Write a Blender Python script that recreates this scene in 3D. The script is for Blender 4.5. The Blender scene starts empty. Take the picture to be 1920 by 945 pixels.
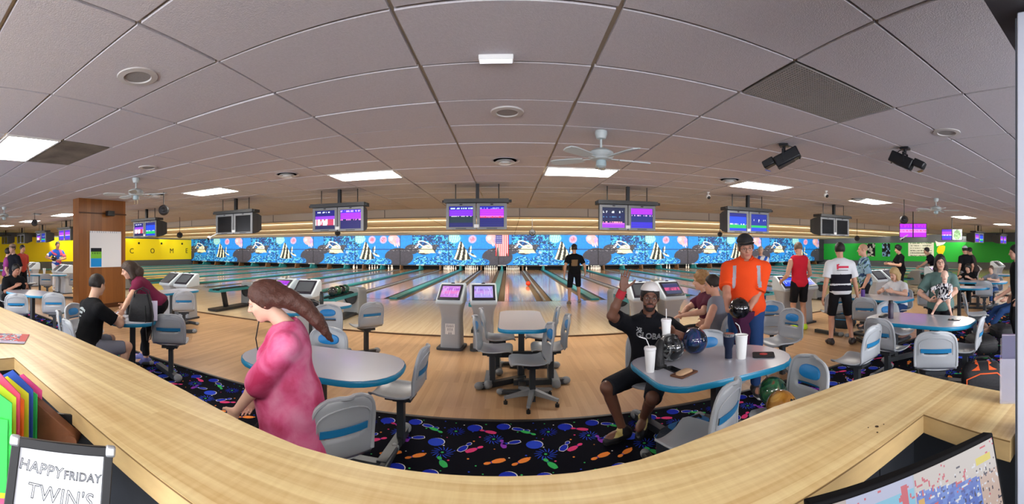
import bpy, math, random, os
import numpy as np
from mathutils import Vector, Matrix
from mathutils.bvhtree import BVHTree

random.seed(7); np.random.seed(7)
C = bpy.context.scene.collection
PI = math.pi
# ------------------------------------------------------------------ camera, world, exposure, large lights
F, CX, CY, CZ = 745.0, 952.0, 468.0, 1.62          # pixels per radian, centre column, horizon row, eye height
cam = bpy.data.cameras.new('camera'); cam_o = bpy.data.objects.new('camera', cam); C.objects.link(cam_o)
cam_o.location = (0, 0, CZ); cam_o.rotation_euler = (PI/2, 0, 0)
cam.type = 'PANO'; cam.panorama_type = 'CENTRAL_CYLINDRICAL'
cam.central_cylindrical_radius = 1.0
cam.central_cylindrical_range_u_min = -CX/F; cam.central_cylindrical_range_u_max = (1920-CX)/F
cam.central_cylindrical_range_v_min = -(945-CY)/F; cam.central_cylindrical_range_v_max = CY/F
cam.clip_start = 0.01; cam.clip_end = 200
S = bpy.context.scene; S.camera = cam_o
S.view_settings.view_transform = 'Standard'; S.view_settings.look = 'None'
S.view_settings.gamma = 1; S.view_settings.use_curve_mapping = False
S.view_settings.exposure = 0.0
S.cycles.use_denoising = True
S.cycles.max_bounces = 8; S.cycles.diffuse_bounces = 4; S.cycles.glossy_bounces = 4; S.cycles.transmission_bounces = 6
S.cycles.sample_clamp_indirect = 4.0; S.cycles.caustics_reflective = False; S.cycles.caustics_refractive = False
W = bpy.data.worlds.new('world'); S.world = W; W.use_nodes = True
W.node_tree.nodes['Background'].inputs[0].default_value = (0.75, 0.8, 1, 1)
W.node_tree.nodes['Background'].inputs[1].default_value = 0.05
PANEL_W = 34.0        # emission of the ceiling light panels
COVE_W = 380.0         # watts per metre-ish of the lane cove lights
PIN_W = 6.0

def area(name, loc, size, power, rot, col=(1, 1, 1)):
    l = bpy.data.lights.new(name, 'AREA'); l.shape = 'RECTANGLE'; l.size, l.size_y = size; l.energy = power; l.color = col
    o = bpy.data.objects.new(name, l); C.objects.link(o); o.location = loc; o.rotation_euler = rot
    return o
# cove lamps behind the soffit wash the lanes; the rest are unseen, added fill
for k in range(8):
    x = -27.3 + 7.8*k
    area('cove_tube_lamp', (x, 13.75, 2.80), (7.4, 0.14), COVE_W, (math.radians(94), 0, 0), (1.0, 0.97, 0.90))
    for y, z in ((17.66, 2.84), (21.76, 2.775), (25.96, 2.71)): area('cove_tube_lamp', (x, y, z), (7.4, 0.07), 80.0, (math.radians(96), 0, 0), (1.0, 0.97, 0.90))  # bare lamp rows added below the boards to even out the ceiling light
    area('picture_tube_lamp', (x, 27.7, 2.64), (7.0, 0.2), 30.0, (math.radians(55), 0, 0), (1.0, 0.97, 0.95))  # unseen lamp added to brighten the picture wall
area('office_lamp', (-1.6, -1.3, 2.9), (2.4, 1.2), 40.0, (math.radians(-12), 0, 0), (1.0, 0.95, 0.86))  # unseen lamps added behind the camera to light the counter
area('office_lamp', (1.3, -1.3, 2.9), (2.4, 1.2), 40.0, (math.radians(-12), 0, 0), (1.0, 0.95, 0.86))
# lamps added indoors to stand in for daylight from unseen windows behind
for k in range(5):
    area('window_daylight', (-16+8*k, -3.9, 1.35), (6.0, 1.9), 430.0, (math.radians(94), 0, 0), (0.93, 0.94, 1.0))

# ------------------------------------------------------------------ helpers
def gp(px, py, z=0.0):
    R = (CZ-z)*F/(py-CY); t = (px-CX)/F
    return Vector((R*math.sin(t), R*math.cos(t), z))
def pp(px, py, R):
    t = (px-CX)/F
    return Vector((R*math.sin(t), R*math.cos(t), CZ-(py-CY)*R/F))
def lin(c):
    if isinstance(c, str):
        c = tuple(int(c[i:i+2], 16)/255 for i in (0, 2, 4))
    elif max(c) > 1.001:
        c = tuple(v/255 for v in c)
    return tuple(v/12.92 if v <= .04045 else ((v+.055)/1.055)**2.4 for v in c[:3])
_M = {}
def mat(name, col='808080', rough=.5, metal=0, emit=0, spec=.5, coat=0, alpha=1, trans=0, noise=None, bump=None, attr=False, ior=1.45):
    """noise=(scale, amount, stretch xyz) varies the colour; bump=(scale, strength)"""
    if name in _M: return _M[name]
    m = bpy.data.materials.new(name); m.use_nodes = True; _M[name] = m; spec = .12 if attr and emit else spec
    nt = m.node_tree; N = nt.nodes; L = nt.links; b = N['Principled BSDF']
    c = (*lin(col), 1)
    b.inputs['Base Color'].default_value = c; b.inputs['Roughness'].default_value = rough; b.inputs['Metallic'].default_value = metal
    b.inputs['Specular IOR Level'].default_value = spec; b.inputs['Coat Weight'].default_value = coat; b.inputs['IOR'].default_value = ior
    b.inputs['Coat Roughness'].default_value = .05
    b.inputs['Alpha'].default_value = alpha; b.inputs['Transmission Weight'].default_value = trans
    if emit:
        b.inputs['Emission Color'].default_value = c; b.inputs['Emission Strength'].default_value = emit
    if attr:
        a = N.new('ShaderNodeVertexColor'); a.layer_name = 'Col'
        L.new(a.outputs['Color'], b.inputs['Emission Color' if emit else 'Base Color'])
        if emit: b.inputs['Base Color'].default_value = (.02, .02, .025, 1)
    if noise or bump:
        tc = N.new('ShaderNodeTexCoord')
    if noise:
        mp = N.new('ShaderNodeMapping'); L.new(tc.outputs['Object'], mp.inputs[0])
        st = noise[2] if len(noise) > 2 else (1, 1, 1)
        mp.inputs['Scale'].default_value = st
        n = N.new('ShaderNodeTexNoise'); n.inputs['Scale'].default_value = noise[0]; n.inputs['Detail'].default_value = 4
        L.new(mp.outputs[0], n.inputs['Vector'])
        r = N.new('ShaderNodeMapRange'); r.inputs['From Min'].default_value = .3; r.inputs['From Max'].default_value = .7
        r.inputs['To Min'].default_value = 1-noise[1]; r.inputs['To Max'].default_value = 1+noise[1]
        L.new(n.outputs['Fac'], r.inputs['Value'])
        h = N.new('ShaderNodeHueSaturation'); h.inputs['Color'].default_value = c
        L.new(r.outputs[0], h.inputs['Value'])
        if attr: L.new(a.outputs['Color'], h.inputs['Color'])
        L.new(h.outputs[0], b.inputs['Base Color'])
    if bump:
        n2 = N.new('ShaderNodeTexNoise'); n2.inputs['Scale'].default_value = bump[0]; n2.inputs['Detail'].default_value = 3
        L.new(tc.outputs['Object'], n2.inputs['Vector'])
        bn = N.new('ShaderNodeBump'); bn.inputs['Strength'].default_value = bump[1]; bn.inputs['Distance'].default_value = .01
        L.new(n2.outputs['Fac'], bn.inputs['Height']); L.new(bn.outputs[0], b.inputs['Normal'])
    return m
def planks(name, c1, c2, along='X', board=(1.2, .07), rough=.3, coat=0, contrast=1.0, fleck=0.10):
    """procedural strip wood: rows of boards with their own tone, plus grain"""
    m = bpy.data.materials.new(name); m.use_nodes = True; nt = m.node_tree; N = nt.nodes; L = nt.links; b = N['Principled BSDF']
    tc = N.new('ShaderNodeTexCoord'); mp = N.new('ShaderNodeMapping'); L.new(tc.outputs['Object'], mp.inputs[0])
    if along == 'Y': mp.inputs['Rotation'].default_value = (0, 0, PI/2)
    br = N.new('ShaderNodeTexBrick'); L.new(mp.outputs[0], br.inputs['Vector'])
    br.inputs['Scale'].default_value = 1; br.inputs['Brick Width'].default_value = board[0]; br.inputs['Row Height'].default_value = board[1]
    br.inputs['Mortar Size'].default_value = 0.0; br.inputs['Color1'].default_value = (0, 0, 0, 1); br.inputs['Color2'].default_value = (1, 1, 1, 1)
    br.offset = .37; br.offset_frequency = 2
    n = N.new('ShaderNodeTexNoise'); mp2 = N.new('ShaderNodeMapping'); L.new(mp.outputs[0], mp2.inputs[0])
    mp2.inputs['Scale'].default_value = (3, 60, 3); L.new(mp2.outputs[0], n.inputs['Vector']); n.inputs['Scale'].default_value = 1.0; n.inputs['Detail'].default_value = 5
    mx = N.new('ShaderNodeMix'); mx.data_type = 'FLOAT'; mx.inputs[0].default_value = .45
    L.new(br.outputs['Color'], mx.inputs[2]); L.new(n.outputs['Fac'], mx.inputs[3])
    mc = N.new('ShaderNodeMix'); mc.data_type = 'RGBA'; mc.inputs[6].default_value = (*lin(c1), 1); mc.inputs[7].default_value = (*lin(c2), 1)
    L.new(mx.outputs[0], mc.inputs[0]); L.new(mc.outputs[2], b.inputs['Base Color'])
    b.inputs['Roughness'].default_value = rough; b.inputs['Coat Weight'].default_value = coat; b.inputs['Coat Roughness'].default_value = .06
    return m

class MB:
    def __init__(s): s.v = []; s.f = []; s.mi = []; s.cur = 0
    def m(s, i): s.cur = i; return s
    def add(s, vs, fs):
        o = len(s.v); s.v.extend([tuple(v) for v in vs])
        for f in fs: s.f.append([i+o for i in f]); s.mi.append(s.cur)
        return s
    def box(s, c, d, R=None):
        x, y, z = d[0]/2, d[1]/2, d[2]/2; c = Vector(c)
        P = [Vector(p) for p in ((-x,-y,-z),(x,-y,-z),(x,y,-z),(-x,y,-z),(-x,-y,z),(x,-y,z),(x,y,z),(-x,y,z))]
        if R is not None: P = [R @ p for p in P]
        return s.add([p+c for p in P], [(0,3,2,1),(4,5,6,7),(0,1,5,4),(1,2,6,5),(2,3,7,6),(3,0,4,7)])
    def cyl(s, a, b, r, r2=None, n=12, caps=True):
        a = Vector(a); b = Vector(b); r2 = r if r2 is None else r2
        d = (b-a).normalized(); u = d.orthogonal().normalized(); w = d.cross(u)
        vs = []
        for p, q in ((a, r), (b, r2)):
            for i in range(n):
                t = 2*PI*i/n; vs.append(p+u*(q*math.cos(t))+w*(q*math.sin(t)))
        fs = [(i, (i+1) % n, n+(i+1) % n, n+i) for i in range(n)]
        if caps: fs += [tuple(range(n-1, -1, -1)), tuple(range(n, 2*n))]
        return s.add(vs, fs)
    def tube(s, pts, r, n=8, close=False):
        pts = [Vector(p) for p in pts]; k = len(pts); vs = []; prev = None
        for i, p in enumerate(pts):
            if close: d = pts[(i+1) % k]-pts[i-1]
            else: d = pts[min(i+1, k-1)]-pts[max(i-1, 0)]
            d.normalize()
            u = d.orthogonal().normalized() if prev is None else (prev-d*prev.dot(d)).normalized()
            prev = u; w = d.cross(u); rr = r[i] if isinstance(r, (list, tuple)) else r
            for j in range(n):
                t = 2*PI*j/n; vs.append(p+u*(rr*math.cos(t))+w*(rr*math.sin(t)))
        fs = []
        for i in range(k if close else k-1):
            a, b = i*n, ((i+1) % k)*n
            fs += [(a+j, a+(j+1) % n, b+(j+1) % n, b+j) for j in range(n)]
        if not close: fs += [tuple(range(n-1, -1, -1)), tuple(range((k-1)*n, k*n))]
        return s.add(vs, fs)
    def lathe(s, prof, n=20, c=(0, 0, 0)):
        vs = []; c = Vector(c)
        for r, z in prof:
            for i in range(n):
                t = 2*PI*i/n; vs.append(c+Vector((r*math.cos(t), r*math.sin(t), z)))
        fs = []
        for k in range(len(prof)-1):
            fs += [(k*n+i, k*n+(i+1) % n, (k+1)*n+(i+1) % n, (k+1)*n+i) for i in range(n)]
        if prof[0][0] > 1e-6: fs.append(tuple(range(n-1, -1, -1)))
        if prof[-1][0] > 1e-6: fs.append(tuple(range((len(prof)-1)*n, len(prof)*n)))
        return s.add(vs, fs)
    def ball(s, c, r, n=20, k=12, M=None):
        r = (r, r, r) if not isinstance(r, (tuple, list)) else r; c = Vector(c); vs = []
        for j in range(1, k):
            p = PI*j/k
            for i in range(n):
                t = 2*PI*i/n; q = Vector((r[0]*math.sin(p)*math.cos(t), r[1]*math.sin(p)*math.sin(t), r[2]*math.cos(p)))
                vs.append(c+(M @ q if M is not None else q))
        a, b = Vector((0, 0, r[2])), Vector((0, 0, -r[2]))
        if M is not None: a, b = M @ a, M @ b
        vs += [c+a, c+b]; A, B = len(vs)-2, len(vs)-1; fs = []
        for i in range(n):
            fs.append((A, i, (i+1) % n)); fs.append((B, (k-2)*n+(i+1) % n, (k-2)*n+i))
            for j in range(k-2): fs.append((j*n+i, (j+1)*n+i, (j+1)*n+(i+1) % n, j*n+(i+1) % n))
        return s.add(vs, fs)
    def prism(s, out, z0, z1, M=None):
        """outline (x,y) counterclockwise, extruded z0..z1; M maps to place"""
        n = len(out); vs = [Vector((x, y, z)) for z in (z0, z1) for x, y in out]
        if M is not None: vs = [M @ v for v in vs]
        fs = [(i, (i+1) % n, n+(i+1) % n, n+i) for i in range(n)] + [tuple(range(n-1, -1, -1)), tuple(range(n, 2*n))]
        return s.add(vs, fs)
    def loft(s, secs):
        n = len(secs[0]); vs = [v for q in secs for v in q]; fs = []
        for k in range(len(secs)-1):
            fs += [(k*n+i, k*n+(i+1) % n, (k+1)*n+(i+1) % n, (k+1)*n+i) for i in range(n)]
        fs += [tuple(range(n-1, -1, -1)), tuple(range((len(secs)-1)*n, len(secs)*n))]
        return s.add(vs, fs)
    def quad(s, a, b, c, d): return s.add([a, b, c, d], [(0, 1, 2, 3)])
    def mesh(s, name, mats, smooth=True, ang=40):
        me = bpy.data.meshes.new(name); me.from_pydata(s.v, [], s.f); me.validate()
        mats = mats if isinstance(mats, (list, tuple)) else [mats]
        for m in mats: me.materials.append(m)
        if len(mats) > 1 and len(me.polygons) == len(s.mi): me.polygons.foreach_set('material_index', s.mi)
        if smooth:
            me.polygons.foreach_set('use_smooth', [True]*len(me.polygons)); me.set_sharp_from_angle(angle=math.radians(ang))
        me.update(); return me
    def build(s, name, mats, parent=None, bevel=0, seg=2, smooth=True, ang=40, loc=None):
        o = bpy.data.objects.new(name, s.mesh(name, mats, smooth, ang)); C.objects.link(o)
        if parent is not None: o.parent = parent
        if loc is not None: o.location = loc
        if bevel:
            b = o.modifiers.new('bevel', 'BEVEL'); b.width = bevel; b.segments = seg; b.limit_method = 'ANGLE'; b.angle_limit = math.radians(35)
        return o
def obj_of(me, name, parent=None, loc=None, rot=None):
    o = bpy.data.objects.new(name, me); C.objects.link(o)
    if parent is not None: o.parent = parent
    if loc is not None: o.location = loc
    if rot is not None: o.rotation_euler = rot
    return o
def bake(o):
    """apply an object's modifiers to its own mesh"""
    dg = bpy.context.evaluated_depsgraph_get(); me = bpy.data.meshes.new_from_object(o.evaluated_get(dg), depsgraph=dg)
    o.modifiers.clear(); o.data = me; return o
def tag(o, label=None, cat=None, group=None, kind=None):
    if label: o['label'] = label
    if cat: o['category'] = cat
    if group: o['group'] = group
    if kind: o['kind'] = kind
    return o
def thing(name, label, cat, loc=(0, 0, 0), rz=0, group=None):
    o = bpy.data.objects.new(name, None); C.objects.link(o); o.location = loc; o.rotation_euler = (0, 0, rz); o.empty_display_size = .1
    return tag(o, label, cat, group)
def struct(o): o['kind'] = 'structure'; return o
def dup(root, loc, rz, label=None, group=None):
    def cp(o, par):
        c = o.copy(); C.objects.link(c); c.parent = par
        for ch in kids.get(o.name, ()): cp(ch, c)
        return c
    kids = {}
    for o in C.objects:
        if o.parent: kids.setdefault(o.parent.name, []).append(o)
    r = cp(root, None); r.location = loc; r.rotation_euler = (root.rotation_euler.x, root.rotation_euler.y, rz)
    if label: r['label'] = label
    if group: r['group'] = group
    return r
def rrect(w, d, r, n=5):
    out = []
    for cx, cy, a in ((w/2-r, d/2-r, 0), (-w/2+r, d/2-r, PI/2), (-w/2+r, -d/2+r, PI), (w/2-r, -d/2+r, 1.5*PI)):
        for i in range(n+1):
            t = a+PI/2*i/n; out.append((cx+r*math.cos(t), cy+r*math.sin(t)))
    return out
def vnoise(u, v, seed=0):
    """value noise on arrays"""
    iu, iv = np.floor(u).astype(int), np.floor(v).astype(int); fu, fv = u-iu, v-iv
    fu, fv = fu*fu*(3-2*fu), fv*fv*(3-2*fv)
    def h(a, b):
        x = (a*374761393+b*668265263+seed*1442695041) & 0xffffffff
        x = ((x ^ (x >> 13))*1274126177) & 0xffffffff
        return ((x ^ (x >> 16)) & 0xffff)/65535.0
    return (h(iu, iv)*(1-fu)+h(iu+1, iv)*fu)*(1-fv)+(h(iu, iv+1)*(1-fu)+h(iu+1, iv+1)*fu)*fv
def canvas(name, w, h, nx, ny, fn, emit=0, rough=.4, thick=.004, matname=None):
    """flat printed panel in the XZ plane facing -Y, origin at its lower left, coloured per corner by fn(u, v)->sRGB 0..255 (v up); thin real edge"""
    us = (np.arange(nx)+.5)/nx; vs = (np.arange(ny)+.5)/ny
    U, V = np.meshgrid(us, vs); rgb = np.clip(np.asarray(fn(U, V), float)/255, 0, 1)        # ny,nx,3
    rgb = np.where(rgb <= .04045, rgb/12.92, ((rgb+.055)/1.055)**2.4)
    X, Z = np.meshgrid(np.linspace(0, w, nx+1), np.linspace(0, h, ny+1))
    co = np.stack([X, np.zeros_like(X), Z], -1).reshape(-1, 3).tolist()
    idx = np.arange((nx+1)*(ny+1)).reshape(ny+1, nx+1)
    q = np.stack([idx[:-1, :-1], idx[:-1, 1:], idx[1:, 1:], idx[1:, :-1]], -1).reshape(-1, 4).tolist()
    n0 = len(co); co += [(0, thick, 0), (w, thick, 0), (w, thick, h), (0, thick, h)]
    a, b, c, d = int(idx[0, 0]), int(idx[0, -1]), int(idx[-1, -1]), int(idx[-1, 0])
    ex = [[n0+3, n0+2, n0+1, n0]]
    me = bpy.data.meshes.new(name); me.from_pydata(co, [], q+ex); me.update()
    at = me.color_attributes.new('Col', 'FLOAT_COLOR', 'CORNER')
    cc = np.full((len(me.loops), 4), .1, np.float32); cc[:, 3] = 1
    cc[:len(q)*4, :3] = np.repeat(rgb.reshape(-1, 3), 4, axis=0)
    at.data.foreach_set('color', cc.ravel())
    me.materials.append(mat(matname or ('print_emit%g' % emit if emit else 'print_r%g' % rough), rough=rough, emit=emit, attr=True, spec=.3))
    return me
def text_mesh(txt, size, mat_, extrude=.0, outline=0, align='CENTER', space=1.0):
    cu = bpy.data.curves.new('text', 'FONT'); cu.body = txt; cu.size = size; cu.align_x = align; cu.align_y = 'CENTER'; cu.extrude = extrude
    cu.space_character = space
    if outline: cu.fill_mode = 'NONE'; cu.bevel_depth = outline; cu.bevel_resolution = 0
    cu.resolution_u = 3
    o = bpy.data.objects.new('t', cu); C.objects.link(o)
    dg = bpy.context.evaluated_depsgraph_get(); me = bpy.data.meshes.new_from_object(o.evaluated_get(dg), depsgraph=dg)
    bpy.data.objects.remove(o); bpy.data.curves.remove(cu)
    me.materials.clear(); me.materials.append(mat_); return me
def wrap(me, M, targets, off=.003, name='print', parent=None):
    """drape a flat mesh (XY plane, placed by M, looking along M's -Z) onto target objects' surfaces"""
    dg = bpy.context.evaluated_depsgraph_get(); trees = [(BVHTree.FromObject(t, dg), t.matrix_world.inverted(), t.matrix_world) for t in targets]
    d = -(M.to_3x3() @ Vector((0, 0, 1))).normalized()
    for v in me.vertices:
        p = M @ v.co; best = None
        for tr, inv, mw in trees:
            hit = tr.ray_cast(inv @ (p - d*.3), (inv.to_3x3() @ d).normalized(), 1.0)
            if hit[0] is not None and (best is None or hit[3] < best[1]): best = (mw @ hit[0], hit[3])
        v.co = (best[0] - d*off) if best else p
    me.update(); o = bpy.data.objects.new(name, me); C.objects.link(o)
    if parent is not None: o.parent = parent
    return o
# ------------------------------------------------------------------ the setting
X0, X1, YB, YK = -31.3, 31.3, 31.6, -4.0      # side walls, back wall, wall behind the desk
ZC, ZL = 3.01, 2.75                            # bowlers' ceiling, lane ceiling
Y_CARPET, Y_APP, Y_FOUL, Y_DECK = 3.75, 7.3, 12.3, 30.9
M_GRID = mat('ceiling_grid', 'ada08c', .8)
M_TILE = mat('ceiling_tile', 'c3bec2', .9, spec=.2, noise=(60, .05), bump=(140, .35))
M_DARKW = mat('wall_charcoal', '4a4e55', .7)
M_CREAM = mat('lane_ceiling', 'e0d2b0', .8, spec=.2)
M_SOFFIT = mat('soffit', 'c4b9ac', .7)
fl = struct(MB().box((0, (YB+YK)/2, -.12), (X1-X0, YB-YK, .2)).build('floor', mat('subfloor', '6b5a48', .6), smooth=False))
lam = planks('laminate_oak', 'a87f57', 'cba67c', 'Y', (1.2, .06), .3)
struct(MB().box((0, (Y_CARPET+Y_APP)/2, -.01), (X1-X0, Y_APP-Y_CARPET, .02)).build('laminate_area', lam, fl, smooth=False))
struct(MB().box((0, (Y_CARPET+YK)/2, -.01), (X1-X0, Y_CARPET-YK, .02)).build('carpet', mat('carpet_navy', '0a0b16', .95, spec=.1, bump=(400, .6)), fl, smooth=False))
struct(MB().box((0, Y_CARPET, .004), (X1-X0, .035, .012)).build('carpet_trim', mat('trim_dark', '2a2522', .5), fl, smooth=False))
app = planks('approach_maple', 'c6ad8a', 'dec9a6', 'Y', (1.6, .03), .18, .3)
struct(MB().box((0, (Y_APP+Y_FOUL)/2, 0), (X1-X0, Y_FOUL-Y_APP, .04)).build('approach', app, fl, smooth=False))
struct(MB().box((0, Y_APP, .012), (X1-X0, .03, .03)).build('approach_trim', mat('trim_brown', '5d4630', .5), fl, smooth=False))
# lanes, pair by pair: teal cap over the ball track, gutter, lane, gutter, divider, gutter, lane, gutter
lane_m = planks('lane_maple', 'b8875a', 'dab488', 'Y', (2.2, .027), .13, .25)
M_TEAL = mat('teal_cap', '1f8f96', .35); M_GUT = mat('gutter_grey', '3b3d3f', .35); M_DIV = mat('divider_steel', 'a9adac', .3, .3)
PAIR = 3.2; TEAL0 = -.45
def strip(name, x, w, z0, z1, m, y0=Y_FOUL, y1=Y_DECK+.9):
    b = MB().box((0, (y0+y1)/2, (z0+z1)/2), (w, y1-y0, z1-z0)); return b.mesh(name, m, smooth=False)
lane_me = strip('lane', 0, 1.0, -.02, .02, lane_m); cap_me = strip('cap', 0, .26, -.02, .075, M_TEAL); div_me = strip('div', 0, .07, -.02, .05, M_DIV)
g = MB()
arc = [(.11*math.cos(t), .02-.10*math.sin(t)) for t in np.linspace(0, PI, 9)]
for y0, y1 in ((Y_FOUL, Y_DECK+.9),):
    vs = [(x, y, z) for y in (y0, y1) for x, z in arc]
    g.add(vs, [(i, i+1, 9+i+1, 9+i) for i in range(8)])
gut_me = g.mesh('gutter', M_GUT)
head_me = MB().box((0, 0, .005), (.26, .5, .1)).mesh('cap_end', mat('cap_end_dark', '2b2f31', .4), smooth=False)
ks = range(-10, 11)
lane_x = []
for k in ks:
    x = TEAL0+PAIR*k
    if not X0+.1 < x < X1-.1: continue
    struct(obj_of(cap_me, 'ball_track_cap', fl, (x, 0, 0)))
    for s in (-1, 1):
        if X0+.1 < x+s*.24 < X1-.1: struct(obj_of(gut_me, 'gutter', fl, (x+s*.24, 0, 0)))
        if X0+.5 < x+s*.85 < X1-.5:
            struct(obj_of(lane_me, 'lane', fl, (x+s*.85, 0, 0))); lane_x.append(x+s*.85)
        if X0+.1 < x+s*1.46 < X1-.1: struct(obj_of(gut_me, 'gutter', fl, (x+s*1.46, 0, 0)))
    if x+1.6 < X1-.1: struct(obj_of(div_me, 'lane_divider', fl, (x+1.6, 0, 0)))
# foul line marks are part of the approach edge
struct(MB().box((0, Y_FOUL-.02, .021), (X1-X0, .03, .002)).build('foul_line', mat('foul_line', '3a3230', .5), fl, smooth=False))

# ceiling: grid slab, tiles hung in it one by one, nearest 300 as pieces
ce = struct(MB().box((0, (YK+13.4)/2, ZC+.055), (X1-X0, 13.4-YK, .06)).build('ceiling', M_GRID, smooth=False))
PX, PY, OX, OY = 1.3, .74, -.66, 2.2
def tile_box(mb, cx, cy, dz=0):
    mb.box((cx, cy, ZC+.0135+dz), (PX-.03, PY-.03, .025))
light_tiles = {}
for tx in (-6.51, -2.61, 1.29, 5.19, 9.09, 15.59, 20.79, -11.71, -14.31, -18.21, -22.1, 26.0): light_tiles[(round((tx-OX)/PX-.5), round((6.66-OY)/PY-.5))] = 'panel'  # last two panels added to brighten the green and yellow walls
light_tiles[(round((-5.21-OX)/PX-.5), round((1.9-OY)/PY-.5))] = 'panel'
for tx in (-2.61, 1.29, -6.51, 5.19, -10.41, 9.09, 14.3, -15.6): light_tiles[(round((tx-OX)/PX-.5), round((-1.7-OY)/PY-.5))] = 'panel'  # unseen panels added behind the camera to light the foreground
grille_key = (round((2.59-OX)/PX-.5), round((2.65-OY)/PY-.5))
stain_key = (round((-5.21-OX)/PX-.5), round((2.65-OY)/PY-.5))
tiles = []
for i in range(int((X0-OX)/PX)-1, int((X1-OX)/PX)+1):
    for j in range(int((YK-OY)/PY)-1, int((13.4-OY)/PY)+1):
        cx, cy = OX+(i+.5)*PX, OY+(j+.5)*PY
        if (i, j) in light_tiles or (i, j) in (grille_key, stain_key): continue
        if cx-PX/2 < X0 or cx+PX/2 > X1 or cy-PY/2 < YK or cy+PY/2 > 13.4: continue
        tiles.append((i, j, cx, cy))
def shows(t):
    _, _, x, y = t; r = math.hypot(x, y); th = math.atan2(x, y)
    inside = -1.4 < th < 1.42 and 1.39/r < .75
    return (0 if inside else 1, r)
tiles.sort(key=shows)
tm = MB(); tile_box(tm, 0, 0); tile_me = tm.mesh('tile', M_TILE, smooth=False)
for i, j, cx, cy in tiles[:300]:
    o = struct(obj_of(tile_me, 'ceiling_tile', ce, (cx+random.uniform(-.006, .006), cy+random.uniform(-.006, .006), random.uniform(-.003, .003))))
    o.rotation_euler = (0, 0, random.uniform(-.004, .004))
tm = MB()
for i, j, cx, cy in tiles[300:]: tile_box(tm, cx, cy, random.uniform(-.002, .002))
o = tm.build('ceiling_tiles_far', M_TILE, ce, smooth=False); o['kind'] = 'stuff'
# soffit where the ceiling drops to the lanes
sof = struct(MB().box((0, 13.5, 2.88), (X1-X0, .12, .32)).build('wall_soffit', M_SOFFIT, smooth=False))
seam = MB().box((0, 13.432, 2.88), (.02, .012, .28)).mesh('seam', mat('soffit_seam', '6e665f', .7), smooth=False)
for k in range(-13, 14): struct(obj_of(seam, 'soffit_seam', sof, (k*2.35+.4, 0, 0)))
struct(MB().box((0, 13.43, 2.735), (X1-X0, .02, .03)).build('soffit_edge', mat('soffit_edge', '857c72', .6), sof, smooth=False))
SLO = math.atan2(.27, 17.2)
RS = Matrix.Rotation(-SLO, 3, 'X')
zl = lambda y: 3.02-(y-13.5)*.27/17.2
lc = struct(MB().box((0, 22.55, zl(22.55)+.06), (X1-X0, 18.2, .06), RS).build('ceiling_lanes', M_CREAM, smooth=False))
for y0, y1 in ((13.56, 17.6), (17.63, 21.7), (21.73, 25.9), (25.93, 30.9)):
    struct(MB().box((0, (y0+y1)/2, zl((y0+y1)/2)+.02), (X1-X0, y1-y0, .03), RS).build('ceiling_board', M_CREAM, lc, smooth=False))
for y in (17.615, 21.715, 25.915): struct(MB().box((0, y, zl(y)+.0), (X1-X0, .03, .03)).build('ceiling_step', M_CREAM, lc, smooth=False))
sm = MB().box((0, 0, 0), (.03, 17.2, .006), RS).mesh('joint', mat('lane_ceiling_joint', '9c8a66', .8), smooth=False)
for k in range(-8, 9): struct(obj_of(sm, 'ceiling_joint', lc, (k*3.9+.5, 22.2, zl(22.2)+.002)))

# walls
def wallbox(name, c, d, m): return struct(MB().box(c, d).build(name, m, smooth=False))
wallbox('wall_back', (0, YB+.1, 1.5), (X1-X0+.4, .2, 3.4), M_DARKW)
wl = wallbox('wall_left', (X0-.1, (YB+YK)/2, 1.5), (.2, YB-YK, 3.4), mat('wall_grey_left', '50545a', .7))
wr = wallbox('wall_right', (X1+.1, (YB+YK)/2, 1.5), (.2, YB-YK, 3.4), mat('wall_grey_right', '565a60', .7))
struct(MB().box((X0+.01, (YB+YK)/2, 1.63), (.02, YB-YK, 2.1)).build('painted_panel', mat('paint_yellow', 'fbe60e', .5), wl, smooth=False))
struct(MB().box((X1-.01, (YB+YK)/2, 1.40), (.02, YB-YK, 1.72)).build('painted_panel', mat('paint_green', '22a83a', .5), wr, smooth=False))
wallbox('wall_behind', (0, YK-.1, 1.5), (X1-X0, .2, 3.4), mat('wall_office', 'a9a6a0', .8))
for k in range(5):  # unseen windows, added to go with the daylight lamps
    wn = struct(MB().box((-16+8*k, YK+.02, 1.35), (6.2, .04, 2.1)).build('window_%d' % (k+1), mat('window_glass', 'c8d6ee', .1), smooth=False))
    for dx in (-2, 0, 2): struct(MB().box((-16+8*k+dx, YK+.05, 1.35), (.06, .04, 2.1)).build('mullion', mat('mullion_alu', '8c8f93', .4, .6), wn, smooth=False))
# letters on the yellow wall
for px, ch in ((247, 'C'), (286, 'O'), (322, 'M'), (350, 'E')):
    th = (px-CX)/F; y = (X0+.03)/math.tan(th)
    me = text_mesh(ch, .72, mat('letter_black', '1a1a12', .5), .01)
    o = obj_of(me, 'wall_letter', wl, (X0+.03, y, 1.47), (PI/2, 0, PI/2)); struct(o)
for k in range(9):
    y = 6+k*2.9
    o = MB().cyl((X0+.02, y, 2.25), (X0+.06, y, 2.25), .11, n=14).build('wall_dot', mat('letter_black'), wl); struct(o)
# wood-faced pillar
M_OAKP = planks('pillar_oak', '6b3f1c', '9a6331', 'X', (2.4, .12), .35)
pil = struct(MB().box((-9.57, 5.79, 1.5), (.34, 1.52, 3.02)).build('pillar', M_OAKP, smooth=False))
pil.data.transform(Matrix.Identity(4))
for z in (.06, 2.62):
    struct(MB().box((-9.385, 5.79, z), (.03, 1.54, .12 if z < 1 else .03)).build('pillar_trim', mat('pillar_trim', '4c2a12', .4), pil, smooth=False))

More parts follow.
